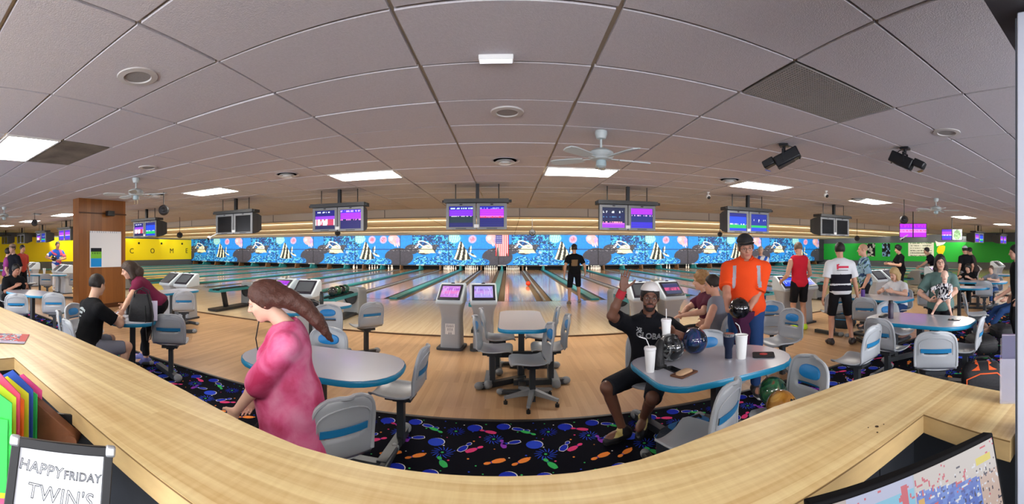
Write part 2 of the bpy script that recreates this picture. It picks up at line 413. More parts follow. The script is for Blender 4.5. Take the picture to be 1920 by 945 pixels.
# the picture wall over the pin decks: sea creatures printed on masking panels, dark joints, a flag and pin decks below
TW = 7.8; MZ0, MZ1 = .42, 2.75; YM = 30.6
def sea(u, v, kind=0):
    x = u*175; y = (1-v)*57
    n1 = vnoise(x/3, y/2.4, 3); n2 = vnoise(x/1.4, y/1.2, 5); n3 = vnoise(x/7, y/6, 9)
    rgb = np.zeros(u.shape+(3,)); rgb[:] = (28, 140, 240)
    def put(m, c, a=1.0):
        m = np.clip(m*a, 0, 1)[..., None]; rgb[:] = rgb*(1-m)+np.array(c)*m
    def ell(cx, cy, rx, ry, soft=.12, rot=0):
        dx, dy = x-cx, y-cy; c, s = math.cos(rot), math.sin(rot)
        q = np.hypot((dx*c+dy*s)/rx, (-dx*s+dy*c)/ry); return np.clip((1-q)/soft, 0, 1)
    reef = ((x > 22) & (x < 100) & (y < 20+5*n3))*1.0
    put(reef, (20, 105, 190)); put(reef*(n1 > .52), (70, 190, 245)); put(reef*(n2 > .62), (15, 45, 90)); put(reef*(n1 < .3), (30, 60, 120))
    dark = np.maximum.reduce([ell(-2, 42, 27, 18, .06), ell(173, 42, 27, 18, .06), ell(22, 27, 14, 10, .1), ell(64, 26, 11, 9, .15), ell(44, 30, 14, 8, .15)])
    put(ell(148, 18, 19, 22, .08), (26, 138, 240)); put(ell(126, 20, 10, 22, .3), (26, 138, 240))
    put(dark, (66, 65, 78)); put(dark*(n2 > .82)*(y < 30), (150, 150, 160))
    for cx, cy, rx, ry in ((40, 50, 17, 11), (68, 50, 16, 11), (80, 34, 17, 18), (120, 52, 22, 9), (146, 52, 15, 8), (92, 47, 12, 10)):
        e = ell(cx, cy, rx, ry, .15); put(e, (24, 125, 220)); put(e*(n1 > .55), (95, 200, 250)); put(e*(n2 < .3), (18, 55, 115)); put(e*(n2 > .85), (150, 220, 255))
    put(ell(72, 33, 4, 4, .6), (170, 200, 250)); put(ell(69, 42, 3.5, 3, .6), (140, 195, 250))
    # pale fish, coral bloom, pink fish
    put(ell(98, 6, 12, 10, .2), (175, 228, 220)); put(ell(98, 6, 12, 10)*(np.sin(x*1.6+y*.3) > .35), (120, 195, 215))
    for cx in ((130,) if kind == 0 else (122, 144)):
        put(ell(cx, 8, 8, 9, .3, .3), (225, 175, 210)); put(ell(cx, 8, 5, 6, .5, .3)*(n2 > .45), (230, 110, 140))
    put(ell(164, 8, 12, 10, .12, .5), (238, 180, 188)); put(ell(159, 6, 5, 5, .6), (252, 215, 220)); put(ell(173, 12, 5, 9, .3, -.3), (195, 165, 235))
    for cx, cy in ((165, 17), (170, 19), (174, 17)): put(ell(cx, cy, 1.8, 6, .3, -.35), (246, 200, 210))
    # cream fish with a netted face
    tri2 = ((y > 18+np.abs(x-50)*.35) & (y < 34) & (np.abs(x-49) < 4+(y-16)*.62))*1.0
    put(np.maximum(tri2, ell(50, 31, 10, 4.5, .1)), (250, 241, 200)); put(ell(46, 18, 15, 6, .1, .45)*(1-ell(46, 18, 12.5, 4, .2, .45)), (245, 246, 246))
    put(ell(45, 18, 12, 4.2, .2, .45)*(n1 > .5), (40, 60, 105)); put(ell(31, 21, 3, 7, .3, .6)*(n2 > .35), (245, 245, 245)); put(ell(38, 29, 7, 1.2, .3, .35), (250, 245, 230))
    # striped angelfish
    top = 12; hw = np.where(y < 30, (y-top)*.42+1.2, 9+(y-30)*.40)
    body = ((y > top) & (y < 48-.012*(x-112)**2) & (np.abs(x-111-(y-30)*.10) < hw))*1.0
    put(body, (44, 46, 44)); st = np.sin((x-110+(y-34)*(x-114)*-.016+(y-34)*.12)*.80+.6)
    put(body*(st > .2), (247, 245, 216)); put(ell(130, 38, 9, 2.4, .3, .5), (240, 238, 215)); put(ell(127, 27, 1.8, 8, .3, .1), (235, 233, 210)); put(ell(124, 28, 1.2, 7, .3, .1), (44, 46, 44)); put(ell(130, 36, 3.5, 1.3, .4, .5), (40, 42, 40))
    rgb *= (.93+.14*vnoise(x/2, y/2, 12))[..., None]
    return rgb
mural_root = struct(MB().box((0, YM+.14, (MZ0+MZ1)/2), (X1-X0, .16, MZ1-MZ0)).build('wall_picture', mat('mask_back', '2c2d33', .6), smooth=False))
panel_me = [canvas('masking_panel', TW-.03, MZ1-MZ0, 180, 60, lambda u, v, k=k: sea(u, v, k), rough=.45, thick=.05) for k in (0, 1)]
px0 = -3.55-TW*.634        # puts an angelfish left of the flag
seam_me = MB().box((0, 0, (MZ0+MZ1)/2), (.035, .02, MZ1-MZ0)).mesh('seam', mat('mask_seam', '14161c', .6), smooth=False)
for k in range(-4, 5):
    x = px0+TW*k
    if x < X0 and x+TW > X0:
        pass
    lo, hi = x, x+TW-.03
    if hi < X0 or lo > X1: continue
    me = panel_me[1 if k == -1 else 0]
    if lo < X0 or hi > X1:     # end panels are narrower: only their part of the picture
        a, b = max(lo, X0), min(hi, X1)
        me = canvas('masking_panel', b-a, MZ1-MZ0, max(8, int(180*(b-a)/TW)), 60, lambda u, v, a=a, b=b, lo=lo: sea((a-lo+u*(b-a))/TW, v), rough=.45, thick=.05)
        lo = a
    struct(obj_of(me, 'masking_panel', mural_root, (lo, YM, MZ0)))
    for q in (0, .5):
        if X0 < x+q*TW < X1: struct(obj_of(seam_me, 'masking_joint', mural_root, (x+q*TW, YM-.005, 0)))
struct(MB().box((0, YM-.008, 1.64), (X1-X0, .016, .045)).build('masking_joint', mat('mask_seam'), mural_root, smooth=False))
struct(MB().box((0, YM-.02, MZ0-.03), (X1-X0, .06, .09)).build('masking_rail', mat('mask_rail', '20242c', .5), mural_root, smooth=False))
nm = MB().box((0, YM-.055, MZ0-.02), (.62, .02, .07)).mesh('n', mat('lane_number_plate', 'b4b8ba', .6), smooth=False)
for i, x in enumerate(lane_x):
    if i % 2 == 0: struct(obj_of(nm, 'lane_number_plate', mural_root, (x+.85, 0, 0)))
# pin decks: dark pit, kickbacks, pin light
struct(MB().box((0, YB-.06, .3), (X1-X0, .08, .9)).build('pit_curtain', mat('pit_black', '0b0b0d', .8), mural_root, smooth=False))
kb_me = MB().prism([(0, 0), (1.2, 0), (1.2, .4), (.25, .4)], -.07, .07, Matrix(((0, 0, 1, 0), (1, 0, 0, 0), (0, 1, 0, 0), (0, 0, 0, 1)))).mesh('kb', mat('kickback_teal', '2a7c80', .5), smooth=False)
kb2_me = MB().prism([(0, 0), (.8, 0), (.8, .4), (.15, .4)], -.05, .05, Matrix(((0, 0, 1, 0), (1, 0, 0, 0), (0, 1, 0, 0), (0, 0, 0, 1)))).mesh('kb', mat('kickback_brown', '6a4a2c', .5), smooth=False)
for k in ks:
    x = TEAL0+PAIR*k
    if X0+.2 < x < X1-.2: struct(obj_of(kb_me, 'kickback', mural_root, (x, YM-.35, .0)))
    if X0+.2 < x+1.6 < X1-.2: struct(obj_of(kb2_me, 'kickback', mural_root, (x+1.6, YM-.2, .0)))
# flag hung in front of the picture
flag = thing('flag', 'striped american flag hung vertically on the sea picture wall', 'flag', (-.93, YM-.09, 1.72))
def flagfn(u, v):
    s = np.floor(u*13).astype(int) % 2
    c = np.where(s[..., None] == 0, np.array((205, 60, 75)), np.array((240, 236, 238)))
    can = (v > .58) & (u < .5)
    star = ((np.sin(u*60) > .6) & (np.sin(v*70) > .6))
    c = np.where(can[..., None], np.where(star[..., None], np.array((215, 215, 235)), np.array((85, 90, 160))), c); return c
fm = canvas('cloth', 1.0, 1.62, 52, 60, flagfn, rough=.8, thick=.01)
for v in fm.vertices: v.co.y += .02*math.sin(v.co.x*9)*(1.62-v.co.z)/1.62
obj_of(fm, 'flag_cloth', flag, (0, 0, -.6)); MB().cyl((-.03, .01, 1.03), (1.03, .01, 1.03), .014).build('pole', mat('brass', 'b08a3a', .3, 1), flag)

# counter in front of the camera, a gently bowed butcher-block top with two returns
def wood_counter():
    m = bpy.data.materials.new('counter_maple'); m.use_nodes = True; nt = m.node_tree; N = nt.nodes; L = nt.links; b = N['Principled BSDF']
    tc = N.new('ShaderNodeTexCoord'); mp = N.new('ShaderNodeMapping'); L.new(tc.outputs['Object'], mp.inputs[0])
    br = N.new('ShaderNodeTexBrick'); L.new(mp.outputs[0], br.inputs['Vector']); br.inputs['Scale'].default_value = 1
    br.inputs['Brick Width'].default_value = 2.6; br.inputs['Row Height'].default_value = .032; br.inputs['Mortar Size'].default_value = 0
    br.inputs['Color1'].default_value = (0, 0, 0, 1); br.inputs['Color2'].default_value = (1, 1, 1, 1); br.offset = .4
    n = N.new('ShaderNodeTexNoise'); mp2 = N.new('ShaderNodeMapping'); L.new(tc.outputs['Object'], mp2.inputs[0]); mp2.inputs['Scale'].default_value = (1.6, 46, 1.6)
    L.new(mp2.outputs[0], n.inputs['Vector']); n.inputs['Scale'].default_value = 1; n.inputs['Detail'].default_value = 6
    n3 = N.new('ShaderNodeTexNoise'); mp3 = N.new('ShaderNodeMapping'); L.new(tc.outputs['Object'], mp3.inputs[0]); mp3.inputs['Scale'].default_value = (60, 8, 8)
    L.new(mp3.outputs[0], n3.inputs['Vector']); n3.inputs['Scale'].default_value = 1; n3.inputs['Detail'].default_value = 3
    a1 = N.new('ShaderNodeMath'); a1.operation = 'MULTIPLY'; a1.inputs[1].default_value = .30; L.new(br.outputs['Color'], a1.inputs[0])
    a2 = N.new('ShaderNodeMath'); a2.operation = 'MULTIPLY_ADD'; a2.inputs[1].default_value = .75; L.new(n.outputs['Fac'], a2.inputs[0]); L.new(a1.outputs[0], a2.inputs[2])
    a3 = N.new('ShaderNodeMath'); a3.operation = 'MULTIPLY_ADD'; a3.inputs[1].default_value = .30; L.new(n3.outputs['Fac'], a3.inputs[0]); L.new(a2.outputs[0], a3.inputs[2])
    r = N.new('ShaderNodeValToRGB'); e = r.color_ramp.elements
    e[0].position = .40; e[0].color = (*lin('c4a26a'), 1); e[1].position = .98; e[1].color = (*lin('ecd9a4'), 1)
    L.new(a3.outputs[0], r.inputs[0]); L.new(r.outputs[0], b.inputs['Base Color']); b.inputs['Roughness'].default_value = .35
    return m
M_CNT = wood_counter(); M_CEDGE = mat('counter_edge', 'b49a6c', .45, noise=(9, .12, (1, 1, 3))); M_BLACKP = mat('desk_panel_black', '1e2126', .55, noise=(6, .25))
ZT = 1.07
far = [gp(*p, ZT) for p in ((0, 578), (120, 623), (250, 680), (350, 734), (450, 788), (560, 836), (680, 868), (820, 888), (950, 893), (1080, 886), (1200, 862), (1325, 816), (1450, 763), (1570, 722), (1680, 690))]
far = [(p.x, p.y) for p in far]
far[0] = (-3.75, 1.10); far[-1] = (1.53, 1.035)
near = [(-1.92, .655), (-1.2, .635), (-.5, .60), (0, .60), (.5, .645), (1.15, .665)]
out_top = list(reversed(far))                         # from right to left along the far edge
poly = [(1.09, .345), (1.44, .345)] + out_top + [(-3.75, -.6), (-1.92, -.6)] + near
cnt = thing('service_counter', 'long pale butcher-block service counter running across the foreground', 'counter', (0, 0, 0))
ctop = MB(); ctop.m(0); n_ = len(poly)
ctop.add([(x, y, ZT) for x, y in poly], [tuple(range(n_))]); ctop.m(1)
ctop.add([(x, y, z) for z in (ZT-.062, ZT) for x, y in poly], [(i, (i+1) % n_, n_+(i+1) % n_, n_+i) for i in range(n_)]); ctop.add([(x, y, ZT-.062) for x, y in poly], [tuple(range(n_-1, -1, -1))])
co_ = ctop.build('counter_top', [M_CNT, M_CEDGE], cnt, smooth=False)
# dark edge line of the laminate on the inner side
ln = MB()
for a, b in zip([(1.09, .345)]+near[::-1], near[::-1]+[(-1.92, -.6)]):
    a3, b3 = Vector((*a, ZT-.003)), Vector((*b, ZT-.003)); d = (b3-a3); nrm = Vector((d.y, -d.x, 0)).normalized()
    ln.box((a3+b3)/2 + nrm*.0, (d.length, .003, .003), Matrix.Rotation(math.atan2(d.y, d.x), 3, 'Z'))
ln.build('edge_line', mat('edge_line', '6d5433', .5), cnt, smooth=False)
pan = MB().box((0, 0, 0), (.60, .03, 1.0)).mesh('desk_panel', M_BLACKP, smooth=False)
for k in range(6): obj_of(pan, 'desk_panel', cnt, (-1.66+k*.606, .80, .505))
pan2 = MB().box((0, 0, 0), (.03, .55, 1.0)).mesh('desk_panel', M_BLACKP, smooth=False)
obj_of(pan2, 'desk_panel', cnt, (-2.08, .45, .505)); obj_of(pan2, 'desk_panel', cnt, (1.30, .65, .505))
outp = MB().box((-1.05, .90, .505), (5.1, .03, 1.0)).build('front_panel', M_BLACKP, cnt, smooth=False)
for px, py, r in ((1644, 800, .006), (1645, 811, .003), (1628, 802, .002), (1657, 796, .002)):
    p = gp(px, py, ZT); MB().cyl((p.x, p.y, ZT-.001), (p.x, p.y, ZT+.0012), r, n=10).build('burn_mark', mat('burn_mark', '3a2410', .7), cnt)
# window post and header at the right end of the counter
post = struct(MB().box((1.15, .265, 1.15), (.12, .12, 2.3)).build('trim_1', mat('post_white', 'c3cada', .4), bevel=.004))
struct(MB().box((1.105, .329, 1.15), (.006, .008, 2.28)).build('trim_groove', mat('post_groove', '5d6674', .5), post, smooth=False))
struct(MB().box((1.42, .10, 2.66), (.9, .60, .70)).build('trim_2', mat('header_dark', '38363a', .6), smooth=False))
# ------------------------------------------------------------------ ceiling fixtures
M_FIX = mat('fixture_white', 'dcdcda', .5); M_LAMP = mat('lamp_diffuser', 'fff8ee', .5, emit=PANEL_W)
pnames = {}
def tile_centre(key): return OX+(key[0]+.5)*PX, OY+(key[1]+.5)*PY
frame_mb = MB()
for sx, sy, w, d in ((0, .345, 1.27, .03), (0, -.345, 1.27, .03), (.62, 0, .03, .66), (-.62, 0, .03, .66)): frame_mb.box((sx, sy, 0), (w, d, .03))
frame_me = frame_mb.mesh('frame', M_FIX, smooth=False); diff_me = MB().box((0, 0, .006), (1.21, .66, .012)).mesh('diffuser', M_LAMP, smooth=False)
PLAB = {-2.61: 'bright ceiling light panel left of the middle hanging screens', 1.29: 'bright ceiling light panel behind the nearest ceiling fan',
        -6.51: 'bright ceiling light panel above the left switched-off screens', 5.19: 'bright ceiling light panel below the left black stage light',
        9.09: 'bright ceiling light panel above the right switched-off screens', 15.59: 'bright ceiling light panel above the purple flat screen',
        20.79: 'last bright ceiling light panel towards the green wall', -11.71: 'bright ceiling light panel half behind the wooden pillar',
        -14.31: 'small bright ceiling light panel just left of the pillar top', -18.21: 'far ceiling light panel beyond the left fan',
        -22.1: 'farthest ceiling light panel towards the yellow wall', 26.0: 'ceiling light panel deepest along the green wall', -5.21: 'large bright ceiling light panel cut by the left edge, next to a stained tile'}
for key in light_tiles:
    x, y = tile_centre(key); lab = None
    if y < 0:  # added panels out of view, lighting the foreground
        o = struct(obj_of(frame_me, 'light_frame', ce, (x, y, ZC+.003))); struct(obj_of(diff_me, 'light_diffuser', ce, (x, y, ZC+.007))); continue
    lab = min(PLAB.items(), key=lambda q: abs(q[0]-x)+(0 if (abs(q[0]+5.21) < .01) == (y < 3) else 99))[1]
    t = thing('ceiling_light', lab, 'ceiling light', (x, y, ZC+.003), 0, 'ceiling light panels' if y > 0 else 'ceiling light panels over the desk')
    obj_of(frame_me, 'frame', t, (0, 0, 0)); obj_of(diff_me, 'diffuser', t, (0, 0, .004))
# perforated return grille and the stained tile
x, y = tile_centre(grille_key)
t = thing('return_grille', 'grey perforated return air grille in the ceiling', 'vent', (x, y, ZC))
gm = MB().box((0, 0, .012), (PX-.04, PY-.04, .01)); gm.build('backing', mat('grille_back', '55524f', .8), t, smooth=False)
gb = MB()
for i in range(46): gb.box((-.62+i*.0275, 0, .003), (.012, PY-.05, .008))
for j in range(26): gb.box((0, -.345+j*.0276, .003), (PX-.05, .012, .007))
o = gb.build('perforated_face', mat('grille_face', '8f8b88', .6), t, smooth=False); o['kind'] = 'stuff'
x, y = tile_centre(stain_key)
struct(MB().box((x, y, ZC+.012), (PX-.036, PY-.036, .025)).build('ceiling_tile', mat('tile_stained', '6f675c', .9, noise=(3, .35)), ce, smooth=False))
def ring_speaker(px, py, lab, r=.17):
    p = gp(px, py, ZC); t = thing('ceiling_speaker', lab, 'speaker', (p.x, p.y, ZC), 0, 'round ceiling speakers')
    MB().lathe([(r*.62, -.002), (r*.66, -.014), (r*.96, -.010), (r, .004)], 28).build('ring', mat('speaker_ring', 'b9b5b2', .6), t)
    MB().lathe([(0, -.006), (r*.64, -.004)], 28).build('grille', mat('speaker_grille', '8d8987', .7, bump=(500, .6)), t)
ring_speaker(258, 143, 'big round ceiling speaker nearest the left corner')
ring_speaker(951, 210, 'round ceiling speaker in the middle below the white emergency light')
ring_speaker(1775, 248, 'faint round ceiling speaker right of the stage lights')
ring_speaker(278, 314, 'small round ceiling speaker above the far left fan')
def round_vent(px, py, lab, r=.23):
    p = gp(px, py, ZC); t = thing('ceiling_vent', lab, 'vent', (p.x, p.y, ZC), 0, 'round ceiling air vents')
    for k, (a, z) in enumerate(((1.0, -.005), (.72, -.03), (.45, -.05))):
        MB().lathe([(r*a*.78, z+.022), (r*a, z-.004), (r*a*.97, z+.002), (r*a*.75, z+.028)], 26).build('cone_ring', M_FIX, t)
    MB().lathe([(0, -.001), (r*.8, -.001)], 24).build('throat', mat('vent_dark', '242220', .9), t)
    MB().lathe([(0, -.055), (r*.22, -.05), (r*.2, -.02)], 16).build('hub', M_FIX, t)
round_vent(947, 301, 'round ceiling air vent in the middle above the central screens')
round_vent(538, 327, 'round ceiling air vent left of the left middle light panel')
round_vent(1368, 337, 'round ceiling air vent above the small dome camera')
round_vent(293, 365, 'round ceiling air vent beside the left ceiling fan')
round_vent(70, 401, 'round ceiling air vent far left near the pillar')
round_vent(1608, 373, 'round ceiling air vent next to the third right light panel')
t = thing('emergency_light', 'slim white emergency light bar on the ceiling', 'light', gp(930, 105, ZC))
MB().box((0, 0, -.018), (.25, .07, .036)).build('body', M_FIX, t, bevel=.006); MB().box((0, -.002, -.039), (.235, .055, .006)).build('lens', mat('bar_lens', 'f2f4ff', .3, emit=.9), t)
def fan(px, py, lab, rz, R=None):
    p = gp(px, py, ZC); t = thing('ceiling_fan', lab, 'fan', (p.x, p.y, ZC), rz, 'white ceiling fans')
    mw = mat('fan_white', 'b4bdbd', .45)
    MB().lathe([(.07, 0), (.075, -.03), (.055, -.09), (.02, -.10)], 20).build('canopy', mw, t)
    MB().cyl((0, 0, -.09), (0, 0, -.22), .014).build('rod', mw, t)
    MB().lathe([(.02, -.20), (.09, -.215), (.145, -.25), (.15, -.30), (.12, -.335), (.06, -.345)], 24).build('motor', mw, t)
    MB().lathe([(.055, -.345), (.062, -.37), (.06, -.41), (.035, -.43), (0, -.432)], 18).build('light_kit', mat('fan_kit', '9fb2b6', .3), t)
    bl = MB()
    out = [(.22, -.045), (.30, -.06), (.55, -.072), (.62, -.055), (.64, 0), (.62, .055), (.55, .072), (.30, .06), (.22, .045)]
    bl.prism(out, -.006, .006, Matrix.Rotation(.2, 4, 'X'))
    bme = bl.mesh('blade', mw, smooth=False); arm = MB().box((.17, 0, 0), (.16, .03, .008)).mesh('arm', mw, smooth=False)
    for k in range(5):
        b = obj_of(bme, 'blade', t, (0, 0, -.325), (0, 0, 2*PI*k/5)); a = obj_of(arm, 'blade_arm', b, (0, 0, 0))
    for s in (-1, 1): MB().cyl((s*.03, 0, -.43), (s*.03, 0, -.50), .0025, n=5).build('pull_chain', mat('fan_chain', 'd0c8a0', .3, 1), t)
fan(1127, 246, 'white ceiling fan in front of the middle light panel', .1)
fan(255, 334, 'white ceiling fan left of the pillar-side light panel', .5)
fan(1755, 372, 'white ceiling fan above the green wall', .2)
fan(8, 388, 'white ceiling fan at the far left edge', .8)
def scanner(px, py, lab, yaw, flip):
    p = gp(px, py, ZC); t = thing('stage_light', lab, 'stage light', (p.x, p.y, ZC), yaw, 'black moving-mirror stage lights')
    bk = mat('stage_black', '14161b', .35); R = Matrix.Rotation(math.radians(-26*flip), 3, 'Y')
    MB().box((0, 0, -.02), (.12, .12, .03)).cyl((0, 0, 0), (0, 0, -.10), .02).build('ceiling_bracket', bk, t, bevel=.003)
    y = MB()
    for s in (-1, 1): y.box((0, s*.085, -.15), (.03, .012, .14))
    y.box((0, 0, -.085), (.03, .18, .012)); y.build('yoke', bk, t, bevel=.002)
    MB().box(R @ Vector((.05*flip, 0, 0))+Vector((0, 0, -.20)), (.34, .15, .15), R).build('housing', bk, t, bevel=.018, seg=3)
    MB().box(R @ Vector((.0*flip, 0, -.078))+Vector((0, 0, -.20)), (.24, .12, .006), R).build('vent_plate', mat('stage_vent', '23272f', .5), t)
    MB().box(R @ Vector((-.20*flip, 0, .05))+Vector((0, 0, -.20)), (.16, .13, .10), R).build('mirror_head', bk, t, bevel=.015)
    MB().box(R @ Vector((-.255*flip, 0, -.03))+Vector((0, 0, -.20)), (.07, .09, .006), R @ Matrix.Rotation(.7*flip, 3, 'Y')).build('mirror', mat('stage_mirror', 'b8a888', .05, 1), t)
    MB().tube([(.02, .02, -.01), (.10*flip, .05, -.03), (.19*flip, .05, -.10), (.21*flip, .02, -.20)], .007, 6).build('cable', bk, t)
scanner(1470, 270, 'left black moving-mirror stage light hanging below the perforated grille', math.radians(-50), 1)
scanner(1697, 276, 'right black moving-mirror stage light with its lens turned right', math.radians(-75), -1)
def dome_cam(px, py, R, lab, top=ZC, arm=None):
    p = pp(px, py, R); t = thing('security_camera', lab, 'camera', (p.x, p.y, top), math.atan2(-p.x, p.y)*0, 'security cameras'); d = p.z-top
    (MB().lathe([(.04, 0), (.04, -.02), (.015, -.03), (.012, d+.05)], 14) if arm is None else MB().cyl((0, 0, d), Vector(arm)-Vector((p.x, p.y, top)), .018)).build('mount', M_FIX, t)
    MB().ball((0, 0, d), .055, 14, 9).build('housing', M_FIX, t); MB().ball((0, -.025, d-.02), .042, 12, 8).build('lens', mat('lens_black', '0c0d10', .1), t)
dome_cam(1328, 369, 9.6, 'white dome security camera right of the ceiling fan')
dome_cam(1549, 366, 9.4, 'white bullet security camera above the right switched-off screens')
dome_cam(392, 446, 10.9, 'white security camera at the lower left corner of the left switched-off screens', 2.06, (-7.46, 8.45, 2.12))
dome_cam(1690, 448, 14.4, 'small white security camera below the purple flat screen', 2.08, pp(1706, 438, 14.55))
def ball_speaker(px, py, R, r, lab, top=ZC):
    p = pp(px, py, R); top = zl(p.y)+.03 if top < 3 else top; t = thing('hanging_speaker', lab, 'speaker', (p.x, p.y, p.z), math.atan2(-p.x, p.y), 'black round hanging speakers')
    bk = mat('speaker_black', '121214', .5)
    MB().ball((0, 0, 0), r, 18, 12).build('shell', bk, t); MB().lathe([(0, 0), (r*.7, .02*r), (r*.85, -.2*r)], 16).build('grille', mat('speaker_mesh', '2a2a2d', .6, bump=(300, .5)), t).matrix_local = Matrix.Translation((0, -r*.86, 0)) @ Matrix.Rotation(PI/2, 4, 'X')
    MB().cyl((0, 0, r*.9), (0, 0, top-p.z), .012, n=6).build('hanger', bk, t)
ball_speaker(307, 394, 9.6, .13, 'black round speaker hanging right above the small left screens')
ball_speaker(1695, 412, 11.0, .12, 'black round speaker hanging over the purple flat screen')
ball_speaker(633, 437, 13.9, .10, 'black round speaker under the left middle screens', 2.95)
ball_speaker(998, 436, 14.5, .12, 'black speaker hanging above the sea picture right of the flag', 2.95)
ball_speaker(1350, 439, 15.5, .10, 'black round speaker left of the blue and green screens', 2.95)
ball_speaker(1607, 447, 18, .12, 'black speaker at the corner of the green wall', 2.95)
ball_speaker(337, 441, 17, .13, 'black speaker at the corner of the yellow wall', 2.95)
ball_speaker(65, 418, 15, .13, 'black round speaker far left beside the small far screens')

# ------------------------------------------------------------------ overhead score monitors
M_TVG = mat('monitor_grey', '66696d', .5); M_TVD = mat('monitor_dark', '3a3c3e', .5); M_BK = mat('black_plastic', '101114', .4)
def scorefn(bands, dashes, seed):
    def fn(u, v):
        c = np.zeros(u.shape+(3,)); c[:] = (10, 12, 60)
        for v0, v1, col in bands: c[(v >= v0) & (v < v1)] = col
        n = vnoise(u*23, v*3+seed, seed)
        for v0, v1, col, th in dashes: c[(v >= v0) & (v < v1) & (n > th)] = col
        return c*(.9+.1*np.sin(v*70))[..., None]
    return fn
SCR = {
 'a': scorefn([(0, .42, (14, 22, 90)), (.2, .5, (10, 40, 50)), (.55, .82, (120, 40, 220)), (.82, 1, (20, 20, 150))], [(.5, .55, (235, 225, 240), .45), (.86, .95, (190, 220, 255), .5)], 1),
 'b': scorefn([(0, .42, (18, 22, 100)), (.42, .48, (150, 20, 50)), (.48, .55, (235, 110, 190)), (.55, .86, (175, 45, 240)), (.86, 1, (25, 25, 170))], [(.42, .5, (210, 50, 70), .6), (.88, .94, (130, 140, 250), .5)], 2),
 'c': scorefn([(0, .2, (14, 18, 70)), (.2, .55, (190, 60, 90)), (.55, .7, (140, 60, 225)), (.7, 1, (16, 18, 110))], [(.2, .55, (240, 235, 240), .5), (.88, .94, (230, 240, 255), .6)], 3),
 'd': scorefn([(0, .45, (16, 16, 90)), (.5, .84, (160, 40, 235)), (.84, 1, (60, 40, 200))], [(.45, .5, (240, 130, 220), .4), (.86, .96, (190, 160, 255), .5)], 4),
 'e': scorefn([(0, .18, (150, 50, 240)), (.18, .24, (190, 90, 240)), (.24, .75, (16, 24, 70)), (.75, 1, (20, 30, 60))], [(.24, .3, (230, 150, 160), .5), (.5, .56, (60, 110, 160), .5), (.75, .82, (220, 225, 235), .55)], 5),
 'f': scorefn([(0, .3, (50, 40, 190)), (.3, .7, (25, 40, 110)), (.7, 1, (165, 45, 240))], [(.6, .66, (200, 160, 230), .5)], 6),
 'g': scorefn([(0, .15, (20, 60, 220)), (.15, .35, (20, 180, 90)), (.35, .8, (25, 70, 240)), (.8, 1, (20, 30, 120))], [(.32, .4, (220, 240, 235), .5)], 7),
 'h': scorefn([(0, .2, (20, 60, 230)), (.2, .35, (25, 180, 90)), (.35, 1, (20, 40, 140))], [(.55, .7, (230, 235, 245), .8)], 8),
 'p': scorefn([(0, 1, (180, 40, 225)), (.35, .6, (225, 130, 240)), (.6, .7, (120, 40, 220))], [(.4, .55, (235, 80, 140), .5), (.75, .9, (150, 30, 200), .6)], 9),
 'q': scorefn([(0, 1, (90, 40, 200)), (.5, .8, (170, 60, 230)), (.2, .4, (50, 70, 220))], [(.4, .5, (230, 200, 250), .5)], 10),
 'k1': scorefn([(0, 1, (205, 130, 225)), (.3, .6, (235, 130, 210)), (.6, .8, (190, 100, 220))], [(.1, .9, (225, 170, 235), .6)], 11),
 'k2': scorefn([(0, 1, (175, 160, 240)), (.3, .7, (200, 150, 235)), (.6, .75, (160, 120, 220))], [(.1, .9, (205, 190, 250), .6)], 12),
 'k3': scorefn([(0, 1, (70, 80, 110)), (.3, .6, (150, 60, 110)), (.6, .9, (60, 60, 110))], [(.3, .6, (220, 90, 140), .5)], 13),
 'kb': scorefn([(0, 1, (40, 80, 235)), (.5, .7, (120, 160, 250))], [(.3, .5, (220, 230, 255), .6)], 14),
}
_scr = {}
def screen_mesh(key, w, h, emit=1.9):
    q = (key, round(w, 3), round(h, 3))
    if q not in _scr:
        if key == 'off': _scr[q] = MB().box((w/2, .004, h/2), (w, .008, h)).mesh('screen', mat('screen_off', '15171a', .15), smooth=False)
        elif key == 'offg': _scr[q] = MB().box((w/2, .004, h/2), (w, .008, h)).mesh('screen', mat('screen_off_grey', '4b5055', .12), smooth=False)
        else: _scr[q] = canvas('screen', w, h, 36, 30, SCR[key], emit=emit, rough=.2)
    return _scr[q]
cab = MB()
cab.loft([[Vector((x, y, z)) for x, z in ((-w, z0), (w, z0), (w, z1), (-w, z1))] for y, w, z0, z1 in ((0, .315, 0, .55), (.06, .315, 0, .55), (.30, .27, .04, .54), (.55, .20, .12, .50))])
cab_me = cab.mesh('cabinet', M_TVD, smooth=False)
bz = MB()
for c, d in (((0, -.012, .025), (.63, .03, .05)), ((0, -.012, .52), (.63, .03, .06)), ((-.285, -.012, .27), (.06, .03, .46)), ((.285, -.012, .27), (.06, .03, .46))): bz.box(c, d)
bz_me = bz.mesh('bezel', M_TVG, smooth=False)
def monitors(x, y, a, b, lab, yaw=0, z=2.045):
    t = thing('score_monitor', lab, 'monitor', (x, y, z), yaw, 'pairs of overhead score monitors')
    for s, key in ((-1, a), (1, b)):
        c = obj_of(cab_me, 'cabinet', t, (s*.325, .04, 0), (0, 0, 0))
        obj_of(bz_me, 'bezel', c, (0, 0, 0))
        obj_of(screen_mesh(key, .50, .43), 'screen', c, (-.25, -.012, .055))
        obj_of(MONB, 'control_strip', c, (0, -.028, .022)); obj_of(MONC, 'sensor', c, (0, -.028, .525))
    obj_of(MONBAR, 'top_bar', t); obj_of(MONROD, 'hanger', t, (-.45, 0, 0)); obj_of(MONROD, 'hanger', t, (.47, 0, 0)); obj_of(MONPL, 'centre_plate', t); obj_of(MONMOT, 'motor_box', t)
MONB = MB().box((0, 0, 0), (.22, .006, .014)).mesh('strip', M_BK, smooth=False); MONC = MB().ball((0, 0, 0), (.035, .006, .014), 10, 6).mesh('sensor', M_BK)
